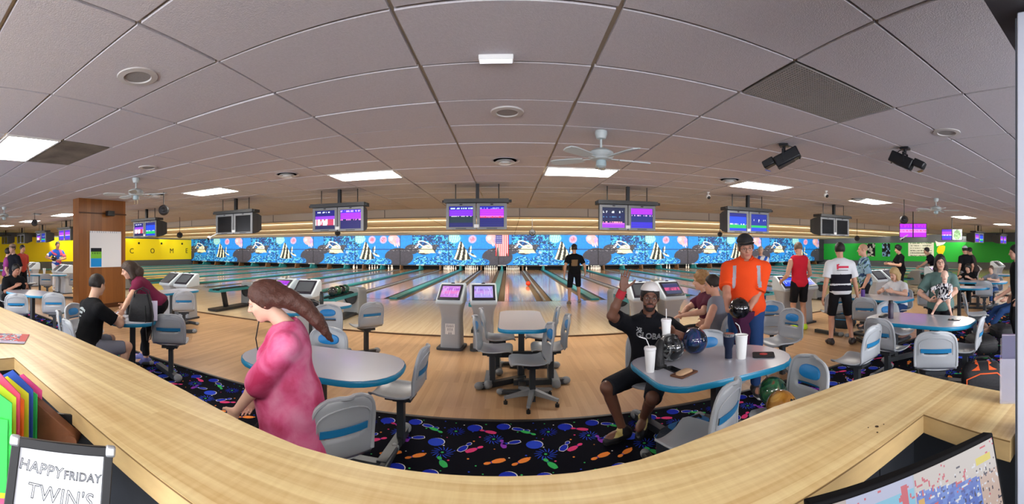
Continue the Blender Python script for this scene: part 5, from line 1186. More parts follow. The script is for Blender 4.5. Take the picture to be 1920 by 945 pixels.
_E = [((0,0,0),(1,0,0)),((0,1,0),(1,1,0)),((0,0,1),(1,0,1)),((0,1,1),(1,1,1)),((0,0,0),(0,1,0)),((1,0,0),(1,1,0)),((0,0,1),(0,1,1)),((1,0,1),(1,1,1)),((0,0,0),(0,0,1)),((1,0,0),(1,0,1)),((0,1,0),(0,1,1)),((1,1,0),(1,1,1))]
def skin_mesh(prims, h):
    lo, hi = bounds(prims); lo, hi = lo-4*h, hi+4*h; B = 4
    n = np.ceil((hi-lo)/(h*B)).astype(int)+1
    ax = [lo[i]+h*B*(np.arange(n[i])+.5)-h*.5 for i in range(3)]
    X, Y, Z = np.meshgrid(*ax, indexing='ij'); cd = ev(prims, np.stack([X, Y, Z], -1).reshape(-1, 3)).reshape(X.shape)
    m = np.abs(cd) < h*B*1.5
    rep = lambda a: a.repeat(B, 0).repeat(B, 1).repeat(B, 2)
    V = rep(cd).astype(np.float32); M_ = rep(m); ii = np.argwhere(M_); V[M_] = ev(prims, lo+ii*h)
    s = V < 0; c = np.zeros(np.array(V.shape)-1, np.int8)
    for dx in (0, 1):
        for dy in (0, 1):
            for dz in (0, 1): c += s[dx:V.shape[0]-1+dx, dy:V.shape[1]-1+dy, dz:V.shape[2]-1+dz]
    act = (c > 0) & (c < 8); cells = np.argwhere(act); idx = np.full(act.shape, -1, np.int64); idx[act] = np.arange(len(cells))
    acc = np.zeros((len(cells), 3)); cnt = np.zeros(len(cells))
    for a, b in _E:
        pa, pb = cells+a, cells+b; va, vb = V[pa[:, 0], pa[:, 1], pa[:, 2]], V[pb[:, 0], pb[:, 1], pb[:, 2]]
        k = (va < 0) != (vb < 0); t = np.where(k, va/np.where(va == vb, 1, va-vb), 0)
        acc[k] += (np.array(a)+t[:, None]*(np.array(b)-np.array(a)))[k]; cnt += k
    verts = lo+h*(cells+acc/np.maximum(cnt, 1)[:, None]); faces = []
    for a in range(3):
        u, w = (a+1) % 3, (a+2) % 3
        sl0 = [slice(1, -1)]*3; sl1 = [slice(1, -1)]*3; sl0[a] = slice(0, -1); sl1[a] = slice(1, None)
        e = s[tuple(sl0)] != s[tuple(sl1)]; q = np.argwhere(e); off = np.ones(3, int); off[a] = 0; q = q+off
        def cell(du, dw): r = q.copy(); r[:, u] += du; r[:, w] += dw; return idx[r[:, 0], r[:, 1], r[:, 2]]
        f = np.stack([cell(-1, -1), cell(0, -1), cell(0, 0), cell(-1, 0)], 1); ins = s[q[:, 0], q[:, 1], q[:, 2]]
        f[~ins] = f[~ins][:, ::-1]; faces.append(f)
    return verts, np.concatenate(faces)
def to_mesh(name, vf, mats, paint=None):
    v, f = vf; me = bpy.data.meshes.new(name); me.vertices.add(len(v)); me.vertices.foreach_set('co', v.astype(np.float32).ravel())
    me.loops.add(f.size); me.loops.foreach_set('vertex_index', f.astype(np.int32).ravel()); me.polygons.add(len(f))
    me.polygons.foreach_set('loop_start', np.arange(0, f.size, 4, dtype=np.int32)); me.polygons.foreach_set('loop_total', np.full(len(f), 4, np.int32))
    for m in mats: me.materials.append(m)
    if paint is not None: me.polygons.foreach_set('material_index', paint(v[f].mean(1)).astype(np.int32))
    me.polygons.foreach_set('use_smooth', np.ones(len(f), bool)); me.update(); me.validate(); return me
I3 = np.eye(3)
def A(v): return np.array(v, float)
def ik(a, t, l1, l2, pole):
    a, t, pole = A(a), A(t), A(pole); d = t-a; L = np.linalg.norm(d); u = d/max(L, 1e-6); L = min(max(L, abs(l1-l2)+.01), (l1+l2)*.998)
    c = (l1*l1+L*L-l2*l2)/(2*l1*L); p = pole-u*(pole @ u); p = p/max(np.linalg.norm(p), 1e-6)
    return a+u*l1*c+p*l1*math.sqrt(max(0, 1-c*c)), a+u*L
def nrm(v): v = A(v); return v/max(np.linalg.norm(v), 1e-9)
def rotx(v, axis, ang): return np.array(Matrix.Rotation(ang, 3, Vector(axis)) @ Vector(v))
def hand_prims(w, d, n, side, s, curl=.25, spread=.0, thumb=.5, fat=1.0):
    """wrist w, finger direction d, palm normal n; thumb on side (vector); five separate unequal fingers"""
    d = nrm(d); n = nrm(A(n)-d*(A(n) @ d)); t = nrm(np.cross(d, n)); t = t if t @ A(side) > 0 else -t
    R = np.stack([t, n, d], 1); out = [('el', w+d*.048*s, (.041*s, .017*s, .054*s), R, .012)]
    for i, (o, L, r) in enumerate(((.030, .88, .0088), (.010, 1.0, .0092), (-.010, .94, .0088), (-.029, .74, .0078))):
        r *= fat
        b = w+d*(.088-.006*abs(i-1.2))*s+t*o*s; fd = nrm(d+t*o*spread*12); ax = np.cross(fd, n); seg = [b]
        c = curl*(1+.08*i); cur = fd
        for k, l in enumerate((.045, .027, .022)):
            cur = rotx(cur, ax, c*(.9 if k == 0 else 1.05)); seg.append(seg[-1]+cur*l*L*s)
        g = [('rc', seg[k], seg[k+1], r*(1-.08*k)*s, r*(.92-.08*k)*s, .003) for k in range(3)]
        out.append(('grp', g, .006))
    a = w+d*.022*s+t*.028*s; b = a+nrm(t*.75+d*.62+n*.25)*.042*s; e = b+nrm(t*(.75-thumb)+d*.75+n*(.2+thumb*.7))*.034*s; f = e+nrm(t*(.4-thumb)+d*.8+n*(.2+thumb*.8))*.026*s
    out.append(('grp', [('rc', a, b, .0135*s, .011*s, .003), ('rc', b, e, .0105*s, .0095*s, .003), ('rc', e, f, .0095*s, .008*s, .003)], .010))
    return out
def person(label, root, face, H=1.75, h=.0102, pelvis=None, lean=4, side=0, twist=0, head=(0, 8, 0), R=None, L=None, fR=None, fL=None, girth=1.0, bust=0, wide=1.0,
           skin='d2a182', shirt=None, pants=None, shoes='2a2a2e', hair=None, cap=None, glasses=False, beard=None, group=None, cat='person', lips='a8665a', neckd=(0, .018), brow='3a2a20', faceless=False, seat=False, neckz=.05):
    s = H/1.75; rz = math.atan2(-face[0], face[1]); t = thing('person', label, cat, (root[0], root[1], 0), rz, group)
    Wm = Matrix.Translation((root[0], root[1], 0)) @ Matrix.Rotation(rz, 4, 'Z'); Wi = Wm.inverted()
    loc = lambda p: A(Wi @ Vector(p)); dirl = lambda v: A(Wi.to_3x3() @ Vector(v))
    pel = A((0, 0, .95*s)) if pelvis is None else loc(pelvis)
    T = np.array(Matrix.Rotation(math.radians(twist), 3, 'Z') @ Matrix.Rotation(math.radians(side), 3, 'Y') @ Matrix.Rotation(math.radians(-lean), 3, 'X'))
    TP = np.array(Matrix.Rotation(math.radians(twist*.5), 3, 'Z') @ Matrix.Rotation(math.radians(-lean*(.15 if seat else .55)), 3, 'X'))
    tp = lambda x, y, z: pel+T @ (A((x, y, z))*s)
    hp = lambda x, y, z: pel+TP @ (A((x, y, z))*s)
    Hm = np.array(Matrix.Rotation(math.radians(head[0]), 3, 'Z') @ Matrix.Rotation(math.radians(-head[1]), 3, 'X') @ Matrix.Rotation(math.radians(head[2]), 3, 'Y'))
    nb = tp(0, -.015, .50); hc = nb+T @ (A((0, neckd[0]+.012, neckz))*s)+Hm @ (A((0, neckd[1], .125))*s)
    hd = lambda x, y, z: hc+Hm @ (A((x, y, z))*s)
    def torso(inf, k=.06):
        g = girth; w = wide
        o = [('el', hp(0, -.01, .0), ((.165*w+inf)*s*(.6+.4*g), (.118*g+inf)*s, (.125+inf)*s), TP, k), ('el', tp(0, .012*g, .15), ((.140*w*(.5+.5*g)+inf)*s, (.108*g+inf)*s, (.16+inf)*s), T, k*s),
             ('el', tp(0, .0, .34), ((.163*w+inf)*s, (.112*(.6+.4*g)+inf)*s, (.165+inf)*s), T, k*s), ('rc', tp(-.03, -.016, .455), tp(-.150*w, -.012, .412), (.058+inf)*s, (.058+inf)*s, .05*s), ('rc', tp(.03, -.016, .455), tp(.150*w, -.012, .412), (.058+inf)*s, (.058+inf)*s, .05*s)]
        if bust:
            for q in (-1, 1): o.append(('el', tp(q*.072, .10*(.6+.4*g), .315), ((.062+inf)*s, (.045*bust+inf)*s, (.062+inf)*s), T, .03*s))
        if g > 1.15: o.append(('el', tp(0, .06*g, .10), ((.13*w+inf)*s, (.10*g+inf)*s, (.14+inf)*s), T, .06*s))
        return o
    sh = {q: tp(q*.178*wide, -.012, .412) for q in (-1, 1)}
    la, lf, lt, lc = .285*s, .255*s, .43*s, .415*s
    arms = {}
    for q, a in ((1, R), (-1, L)):
        a = a or {}
        tg = loc(a['at']) if 'at' in a else sh[q]+A((q*.06*s, .05*s, -.50*s))
        pole = dirl(a['pole']) if 'pole' in a else A((q*.35, -1, -.1))
        e, w = ik(sh[q], tg, la, lf, pole); d = dirl(a['dir']) if 'dir' in a else nrm(w-e); n = dirl(a['palm']) if 'palm' in a else A((-q, .1, 0))
        arms[q] = (e, w, d, n, a)
    legs = {}
    for q, a in ((1, fR), (-1, fL)):
        a = a or {}; hpj = hp(q*.092*wide, .0, -.04)
        an = loc(a['at']) if 'at' in a else A((pel[0]+q*.105*s, pel[1]-.02*s, .085*s))
        pole = dirl(a['pole']) if 'pole' in a else A((q*.08, 1, 0))
        kn, an = ik(hpj, an, lt, lc, pole); ty = nrm(dirl((*a['toe'], 0))) if 'toe' in a else nrm(A((q*.2, 1, 0))); legs[q] = (hpj, kn, an, ty, a)
    body = torso(-.004)
    body += [('rc', nb+T @ A((0, -.01, -.03))*s, hd(0, -.022, -.06), .058*s*(.85+.15*girth), .052*s, .025*s)]
    for q in (-1, 1):
        e, w, d, n, a = arms[q]
        body.append(('grp', [('rc', sh[q], e, .052*s, .041*s, .01), ('rc', sh[q]*.55+e*.45, sh[q]*.3+e*.7, .046*s, .043*s, .02*s), ('rc', e, e*.65+w*.35, .040*s, .0415*s, .015*s), ('rc', e*.65+w*.35, w, .040*s, .0275*s, .015*s)]+hand_prims(w, d, n, A(Hm[:, 0])*0+dirl(a['thumb']) if 'thumb' in a else (A((0, 1, 0)) if abs(d[2]) > .5 else A((-q, 0, .6))), s*.98, a.get('curl', .3), a.get('spread', 0), a.get('th', .5), max(1.0, h/.0085)), .022*s))
        hpj, kn, an, ty, a = legs[q]; cb_ = nrm(an-kn); back = nrm(A((0, -1, 0))-cb_*(cb_ @ A((0, -1, 0))))
        body.append(('grp', [('rc', hpj, kn, .088*s*(.6+.4*girth), .056*s, .01), ('rc', kn, an, .053*s, .036*s, .02*s), ('rc', kn*.75+an*.25+back*.014*s, kn*.5+an*.5+back*.012*s, .052*s, .044*s, .02*s), ('el', an+ty*.07*s+A((0, 0, -.035*s)), (.042*s, .042*s, .115*s), np.stack([np.cross(A((0, 0, 1)), ty), A((0, 0, 1)), ty], 1), .02*s)], .045*s))
    hs = [('el', hd(0, -.018, .036), (.075*s, .097*s, .088*s), Hm, .02), ('el', hd(0, .022, -.045), (.059*s, .069*s, .074*s), Hm, .03*s), ('el', hd(0, .058, -.098), (.026*s, .024*s, .020*s), Hm, .02*s),
          ('rc', hd(-.03, .078, .027), hd(.03, .078, .027), .0115*s, .0115*s, .014*s), ('rc', hd(-.044, .055, -.022), hd(-.036, .068, -.03), .018*s, .016*s, .02*s), ('rc', hd(.044, .055, -.022), hd(.036, .068, -.03), .018*s, .016*s, .02*s)]
    for q in (-1, 1): hs.append(('sub', hd(q*.031, .094, .004), (.0155*s, .012*s, .0085*s), Hm, .010*s))
    hs += [('rc', hd(0, .088, .014), hd(0, .108, -.022), .0075*s, .0125*s, .010*s), ('rc', hd(-.011, .094, -.026), hd(.011, .094, -.026), .0085*s, .0085*s, .006*s),
           ('rc', hd(-.019, .080, -.056), hd(.019, .080, -.056), .0065*s, .0065*s, .005*s), ('rc', hd(-.016, .079, -.066), hd(.016, .079, -.066), .0068*s, .0068*s, .005*s)]
    for q in (-1, 1): hs += [('el', hd(q*.078, -.006, -.004), (.010*s, .020*s, .032*s), Hm, .008*s)]
    body.append(('grp', hs, .022*s))
    sm_ = mat('skin_'+skin, skin, .5, noise=(14, .06)); lm = mat('lips_'+lips, lips, .45); ml = [sm_, lm]
    if beard: ml.append(mat('beard_'+beard, beard, .8))
    def bpaint(c):
        q = (c-hc) @ Hm/s; r = np.zeros(len(c)); r[(np.abs(q[:, 0]) < .024) & (q[:, 1] > .074) & (q[:, 2] < -.051) & (q[:, 2] > -.072)] = 1
        if beard:
            m = (q[:, 1] > .02) & (q[:, 2] < -.04) & (q[:, 2] > -.125) & (np.abs(q[:, 0]) < .075) & (r == 0) & ((q[:, 2] < -.075) | ((q[:, 2] > -.052) & (q[:, 2] < -.040) & (np.abs(q[:, 0]) < .03)) | (np.abs(q[:, 0]) > .035) & (q[:, 2] < -.06)); r[m] = 2
        return r
    bo_ = obj_of(to_mesh('body', skin_mesh(body, h), ml, bpaint), 'body', t)
    hh = max(h*1.3, .009)
    if not faceless:
        ew, ei = mat('eye_white', 'b8b0a8', .4), mat('eye_iris', '2a1c14', .15)
        for q in (-1, 1):
            HM = Matrix(Hm.tolist()); b = MB().m(0).ball(hd(q*.031, .0785, .004), (.0125*s, .0105*s, .0060*s), 12, 8, HM); b.m(1).ball(hd(q*.031, .0862, .004), (.0064*s, .0032*s, .0056*s), 8, 6, HM); b.build('eye', [ew, ei], t)
            MB().tube([hd(q*.016, .094, .026), hd(q*.032, .0925, .032), hd(q*.047, .083, .028)], [.0028*s, .0035*s, .0022*s], 6).build('eyebrow', mat('brow_'+brow, brow, .8), t)
    # --- clothes
    if shirt:
        c = shirt; inf = c.get('loose', .018)+.002; pr = torso(inf)
        if c.get('skirt'): pr.append(('rc', tp(0, -.01, .05), tp(0, -.01, -c['skirt']), (.15*girth)*s, c.get('flare', .17)*girth*s, .08*s))
        f = c.get('sleeve', .62)
        for q in (-1, 1):
            e, w = arms[q][0], arms[q][1]
            if f <= 0: pr.append(('rc', tp(q*.10, -.012, .46), tp(q*.125, -.012, .44), (.06+inf)*s, (.06+inf)*s, .02*s)); continue
            if f <= 1: en = sh[q]*(1-f)+e*f; pr.append(('cut', sh[q]-nrm(e-sh[q])*.0, en+nrm(e-sh[q])*0, (.055+inf*1.1)*s, (.046+inf*c.get('sl', 1.45))*s, .018*s, nrm(e-sh[q])))
            else:
                en = e*(2-f)+w*(f-1); sl_ = c.get('sl', 1.0); pr.append(('rc', sh[q], e, (.055+inf)*s, (.044+inf*sl_)*s, .018*s)); pr.append(('cut', e, en, (.044+inf*sl_)*s, (.036+inf*sl_)*s, .01*s, nrm(w-e)))
        if c.get('tank'):
            for q in (-1, 1): pr.append(('sub', tp(q*.205, -.01, .37), (.062*s, .10*s, .13*s), T, .01*s))
        if c.get('skirt'): pr.append(('plane', tp(0, 0, -c['skirt']), -T[:, 2]))
        else: pr.append(('plane', tp(0, 0, -c.get('hem', .08)), -T[:, 2]))
        pr.append(('sub', nb+T @ A((0, .03, .045))*s, ((.068 if not c.get('vneck') else .075)*s, (.085 if not c.get('vneck') else .12)*s, .045*s), T, .006*s))
        pr.append(('noise', 34/s, .0035*s))
        mats_ = [c['mat']]+list(c.get('extra', ()))
        pf_ = c.get('paint'); fn = (lambda cc: pf_(((cc-pel) @ T)/s, cc)) if pf_ else None
        so_ = obj_of(to_mesh('shirt', skin_mesh(pr, hh), mats_, fn), 'shirt', t)
        if c.get('collar'):
            cm = c['collar']
            pts = [nb+T @ (A((.066*math.sin(a), -.005+.066*math.cos(a)*(1.0 if math.cos(a) < 0 else 1.15), .03-.022*max(0, math.cos(a))))*s) for a in np.linspace(.35, 2*PI-.35, 15)]
            v0 = [p+(T @ A((0, 0, .018)))*s for p in pts]; v1 = [p+nrm((p-nb)*A((1, 1, .1)))*.026*s+(T @ A((0, 0, -.018)))*s for p in pts]; v1[0] = v1[0]+T @ A((0.01, .02, -.03))*s; v1[-1] = v1[-1]+T @ A((-.01, .02, -.03))*s
            b = MB(); n_c = len(pts); b.add(v0+v1, [(i, i+1, n_c+i+1, n_c+i) for i in range(n_c-1)]); co_c = b.build('collar', cm, t); md = co_c.modifiers.new('s', 'SOLIDIFY'); md.thickness = .006; md.offset = 0
        t['_shirt'] = so_.name
    if pants:
        c = pants; inf = c.get('loose', .008); f = c.get('len', 2.0)
        pr = [('el', hp(0, -.01, .0), ((.165*wide+inf)*s*(.6+.4*girth), (.118*girth+inf)*s, (.125+inf)*s), TP, .05*s), ('el', tp(0, .0, .08), ((.142*wide+inf)*s*(.6+.4*girth), (.11*girth+inf)*s, (.10+inf)*s), T, .04*s)]
        for q in (-1, 1):
            hpj, kn, an, ty, a = legs[q]; rt = .088*(.6+.4*girth)
            if f <= 1: en = hpj*(1-f)+kn*f; pr.append(('cut', hpj, en, (rt+inf)*s, (.062+inf*c.get('fl', 2.2))*s, .04*s, nrm(kn-hpj)))
            else:
                en = kn*(2-f)+an*(f-1); pr.append(('rc', hpj, kn, (rt+inf)*s, (.058+inf)*s, .04*s)); pr.append(('cut', kn, en, (.058+inf)*s, (.044+inf*c.get('fl', 1.3))*s, .015*s, nrm(an-kn)))
        pr.append(('plane', tp(0, 0, .11), T[:, 2])); pr.append(('noise', 40/s, .003*s))
        obj_of(to_mesh('trousers', skin_mesh(pr, hh), [c['mat']]), 'shorts' if f <= 1.05 else 'trousers', t)
    if shoes:
        sc = shoes if isinstance(shoes, (tuple, list)) else (shoes, 'd8d8d8')
        for q in (-1, 1):
            hpj, kn, an, ty, a = legs[q]; up = A((0, 0, 1)); sd = np.cross(up, ty); z0 = an[2]-.085*s
            Rm = np.stack([sd, ty, up], 1); P_ = lambda x, y, z: A((an[0], an[1], z0))+Rm @ (A((x, y, z))*s)
            if a.get('pitch'):
                Rp = np.array(Matrix.Rotation(math.radians(-a['pitch']), 3, Vector(sd))); P_ = lambda x, y, z: an+Rp @ (Rm @ (A((x, y, z-.085))*s))
            upv = nrm(P_(0, 0, 1)-P_(0, 0, 0))
            pr = [('rc', P_(0, -.05, .045), P_(0, .08, .04), .043*s, .045*s, .01), ('rc', P_(0, .08, .036), P_(0, .165, .028), .046*s, .036*s, .03*s), ('rc', P_(0, -.03, .06), P_(0, .005, .10), .044*s, .043*s, .03*s), ('plane', P_(0, 0, 0), -upv), ('plane', P_(0, 0, .115), upv)]
            p0 = P_(0, 0, 0)
            obj_of(to_mesh('shoe', skin_mesh(pr, max(.007, h)), [mat('shoe_'+sc[0], sc[0], .5), mat('sole_'+sc[1], sc[1], .6)]+([mat('shoe_trim_'+sc[2], sc[2], .35)] if len(sc) > 2 else []), lambda cc: np.where((cc-p0) @ upv < .024*s, 1, np.where((len(sc) > 2) & (((cc-p0) @ ty/s) > .03) & (((cc-p0) @ ty/s) < .13) & ((cc-p0) @ upv > .056*s), 2, 0))), 'shoe', t)
    if hair:
        m = mat('hair_'+hair['c'], hair['c'], .55, noise=(50, .3, (6, 6, .8)), bump=(120, .5)); inf = hair.get('inf', .012)
        pr = [('el', hd(0, -.020, .038), ((.075+inf)*s, (.097+inf)*s, (.088+inf)*s), Hm, .01)]
        if hair.get('side', True):
            for q in (-1, 1): pr.append(('el', hd(q*.066, -.025, .0), ((.014+inf*.6)*s, (.05)*s, (.045)*s), Hm, .02*s))
        for pp_c in hair.get('strands', ()):
            a_, b_, r1_, r2_ = pp_c; pr.append(('rc', hd(*a_), hd(*b_), r1_*s, r2_*s, .03*s))
        cutn = Hm @ nrm(A((0, .80, -.60))); fr = hair.get('front', (.070, .052))
        head_only = [('plane', hd(0, fr[0], fr[1]), cutn)]
        if not hair.get('strands'): head_only.append(('plane', hd(0, 0, hair.get('low', -.055)), -Hm[:, 2]))
        if hair.get('curl'):
            rr = random.Random(3); extra = []
            for i in range(90):
                th, ph = rr.uniform(0, 2*PI), math.acos(rr.uniform(-.35, 1)); v = A((math.sin(ph)*math.cos(th), math.sin(ph)*math.sin(th), math.cos(ph)))
                if v[1] > .55 and v[2] < .45: continue
                p = A((0, -.02, .04))+v*A((.090, .108, .102))*rr.uniform(.95, 1.12); extra.append(('el', hd(*p), (.020*s*rr.uniform(.8, 1.3),)*3, Hm, .010*s))
            obj_of(to_mesh('hair', skin_mesh([('grp', pr+head_only, .01)]+extra, min(hh, .009)), [m]), 'hair', t)
        else:
            if hair.get('strands'):
                base = pr[:1]+([p for p in pr[1:3]] if hair.get('side', True) else []); st_ = [p for p in pr if p[0] == 'rc']
                pr2 = [('grp', base+head_only, .01)]+st_+[('noise', 85/s, .006*s)]
            else: pr2 = pr+head_only+[('noise', 90/s, .002*s)]
            obj_of(to_mesh('hair', skin_mesh(pr2, hh), [m]), 'hair', t)
    if cap:
        m = mat('cap_'+cap['c'], cap['c'], .8); b_ = -1 if cap.get('back') else 1
        z = .060
        pr = [('el', hd(0, -.020, .040), (.093*s, .114*s, .103*s), Hm, .01), ('plane', hd(0, .0, z), -(Hm @ nrm(A((0, -.18*b_*0-.12, 1)))))]
        obj_of(to_mesh('cap', skin_mesh(pr, hh), [m]), 'cap', t)
        if not cap.get('nobrim'):
            o = MB(); pts = []
            for zz in (0, .006):
                for i in range(13):
                    a_ = PI*i/12; pts.append(hd(.078*math.cos(a_), b_*(.074+.085*math.sin(a_))-.01, .070+zz-.010*math.sin(a_)-.012*abs(math.cos(a_))))
            o.add(pts, [tuple(range(12, -1, -1)), tuple(range(13, 26))]+[(i, i+1, 14+i, 13+i) for i in range(12)]+[(12, 0, 13, 25)]); o.build('brim', mat('cap_'+cap.get('brim', cap['c']), cap.get('brim', cap['c']), .8), t)
    if glasses:
        g = MB()
        for q in (-1, 1):
            ring = [hd(q*.032+.024*math.cos(a_), .100-.006*abs(math.cos(a_)*.0+1)*0, .002+.017*math.sin(a_)) for a_ in np.linspace(0, 2*PI, 17)[:-1]]; g.tube(ring, .0013*s, 5, True)
            g.tube([hd(q*.056, .099, .006), hd(q*.072, .06, .008), hd(q*.079, -.002, .006)], .0018*s, 5)
        g.tube([hd(-.009, .101, .006), hd(0, .104, .009), hd(.009, .101, .006)], .002*s, 5); g.build('glasses', mat('glasses_frame', '1e1c1c', .3), t)
    t['_hc'] = [float(x) for x in (Wm @ Vector(hc))]
    return dict(t=t, W=Wm, pel=pel, T=T, s=s, hc=hc, Hm=Hm, hd=hd, tp=tp, arms=arms, nb=nb, shirt=(so_ if shirt else None))
def marks(rects, m):
    b = MB()
    for x, y, w, h in rects:
        n = max(1, int(w/.012))
        for i in range(n): b.quad((x-w/2+w*i/n, y-h/2, 0), (x-w/2+w*(i+1)/n, y-h/2, 0), (x-w/2+w*(i+1)/n, y+h/2, 0), (x-w/2+w*i/n, y+h/2, 0))
    return b.mesh('marks', m, smooth=False)
def chest_print(P, txt, size, x, z, col, front=True, outline=0, rot=0.0, name='shirt_lettering'):
    """lettering pressed onto the shirt: a flat text mesh dropped on the cloth"""
    bpy.context.view_layer.update()
    me = text_mesh(txt, size*P['s'], mat('print_'+col, col, .6), 0, outline) if isinstance(txt, str) else marks(txt, mat('print_'+col, col, .6)); q = 1 if front else -1
    c = P['W'] @ Vector(P['tp'](x, .30*q, z)); T = P['W'].to_3x3() @ Matrix(P['T'].tolist())
    Rw = Matrix((T @ Vector((-q, 0, 0)), T @ Vector((0, 0, 1)), T @ Vector((0, q, 0)))).transposed() @ Matrix.Rotation(rot, 3, 'Z')
    o = wrap(me, Matrix.Translation(c) @ Rw.to_4x4(), [P['shirt']], .003, name)
    if os.environ.get('DBG'): print('PRINT', txt, [tuple(round(q,3) for q in v.co) for v in me.vertices[:3]], tuple(c))
    o.parent = P['t']; o.matrix_parent_inverse = P['W'].inverted(); return o
cl = lambda n, c, **k: mat('cloth_'+n, c, .85, spec=.15, bump=(90, .25), **k)
# tie-dye cloth
td = bpy.data.materials.new('tie_dye_pink'); td.use_nodes = True; nt = td.node_tree; b_ = nt.nodes['Principled BSDF']; b_.inputs['Roughness'].default_value = .9
tc_ = nt.nodes.new('ShaderNodeTexCoord'); n_1 = nt.nodes.new('ShaderNodeTexNoise'); n_1.inputs['Scale'].default_value = 5.5; n_1.inputs['Detail'].default_value = 5; n_1.inputs['Distortion'].default_value = .6; nt.links.new(tc_.outputs['Object'], n_1.inputs['Vector'])
rp = nt.nodes.new('ShaderNodeValToRGB'); e_ = rp.color_ramp.elements; e_[0].position = .36; e_[0].color = (*lin('c03060'), 1); e_[1].position = .66; e_[1].color = (*lin('e48aae'), 1); q_ = e_.new(.5); q_.color = (*lin('d85e8c'), 1)
nt.links.new(n_1.outputs['Fac'], rp.inputs[0]); nt.links.new(rp.outputs[0], b_.inputs['Base Color'])

# 1 long-haired woman in pink walking to the left
f1 = (-.90, -.43); r1 = (-1.175, 1.885)
strands = [((0, -.09, .05), (0, -.14, -.02), .056, .058)]
srnd = random.Random(11)
for i in range(15):
    x0 = srnd.uniform(-.055, .055); sp = srnd.uniform(.7, 1.15); w0 = srnd.uniform(.016, .026)
    pts = [(x0*.8, -.10+srnd.uniform(-.02, .02), .04-.06*abs(x0)/.05), (x0, -.15-.02*sp, -.04), (x0*1.2, -.20-.04*sp, -.13), (x0*1.3+srnd.uniform(-.02, .02), -.23-.05*sp, -.13-.11*sp), (x0*1.3+srnd.uniform(-.03, .03), -.245-.06*sp, -.13-.24*sp)]
    rs = (.034, w0*1.5, w0*1.3, w0, .006)
    strands += [(pts[k], pts[k+1], rs[k], rs[k+1]) for k in range(4)]
for q in (-1, 1): strands += [((q*.062, -.03, .02), (q*.06, -.10, -.02), .036, .036), ((q*.06, -.10, -.02), (q*.045, -.17, -.08), .036, .03)]
P1 = person('woman in pink tie-dye shirt with long brown hair walking left in the foreground', r1, f1, H=1.54, h=.0070, lean=3, head=(4, 22, 0), girth=1.30, bust=1.0, skin='d9ae97', pelvis=(r1[0]+.02, r1[1]+.01, .755), neckd=(.07, .03),
            L=dict(at=(-1.43, 1.68, .66), pole=(.5, -.7, -.1), curl=.7), R=dict(at=(-1.46, 1.98, .70), pole=(.5, .5, 0), curl=.5),
            fR=dict(at=(-1.40, 1.92, .08)), fL=dict(at=(-1.08, 1.78, .08)),
            shirt=dict(mat=td, loose=.028, sleeve=1.05, sl=1.5, skirt=.32, flare=.185), pants=dict(mat=cl('black', '1a1a1e'), len=1.9), hair=dict(c='4a2a20', inf=.014, strands=strands, front=(.082, .062)), brow='4a3024')
tb = thing('hand_bag', 'small white and dark bag held at the pink shirt, left side', 'bag', (-1.45, 1.66, .46), .4)
MB().loft([[Vector((a*k, b*k, z)) for a, b in rrect(.16, .07, .03)] for z, k in ((0, .9), (.10, 1), (.18, .85))]).build('bag_body', mat('bag_white', 'c9c6c8', .5), tb); MB().tube([(-.05, 0, .17), (-.03, 0, .25), (.04, .01, .26), (.06, 0, .17)], .006, 6).build('strap', mat('strap_black'), tb)
tb = thing('earphone_cord', 'thin dark cord hanging below the face of the pink-shirt woman', 'cord', (0, 0, 0)); c0 = P1['W'] @ Vector(P1['hd'](-.02, .07, -.10)); MB().tube([c0, c0+Vector((-.015, -.01, -.10)), c0+Vector((-.0, .0, -.20)), c0+Vector((.03, -.0, -.30))], .0035, 6).build('cord', mat('strap_black'), tb)

# 2 seated man in black t-shirt by the pillar
P2 = person('seated man in black t-shirt and grey shorts with his back to us', (-4.0, 2.24), (.10, .99), H=1.78, h=.0085, pelvis=(-4.0, 2.24, .535), seat=True, lean=12, head=(18, 8, 0), girth=1.1, wide=1.08, skin='c79f86',
            R=dict(at=(-3.92, 2.66, .80), pole=(1, -.2, -.4), palm=(0, 0, -1), thumb=(-1, 0, 0)), L=dict(at=(-4.16, 2.70, .80), pole=(-1, -.2, -.4), palm=(0, 0, -1), thumb=(1, 0, 0)),
            fR=dict(at=(-3.80, 2.55, .09), pole=(.4, 1, .6)), fL=dict(at=(-4.2, 2.62, .09), pole=(-.1, 1, .6)),
            shirt=dict(mat=cl('black_tee', '121316'), sleeve=.72, loose=.016), pants=dict(mat=cl('grey_short', '767a88'), len=.92, fl=1.4), hair=dict(c='1c1612', inf=.006, low=-.03), faceless=True)
mr = random.Random(4)      # the lettering on this back is too blurred to read: worn pale marks in its place
rows = [(-.09+.018*i, .045-.0016*(i-5)**2*.5, .011, mr.uniform(.02, .034)) for i in range(11)]+[(-.07+.017*i, .0, .010, mr.uniform(.014, .028)) for i in range(8)]+[(-.05+.02*i, -.045, .012, mr.uniform(.006, .014)) for i in range(5)]+[(-.075, -.12, .028, .03), (-.035, -.115, .022, .04), (-.045, -.155, .03, .02), (-.05, -.18, .05, .014)]
chest_print(P2, rows, 1, -.03, .34, 'b6c0c2', False)
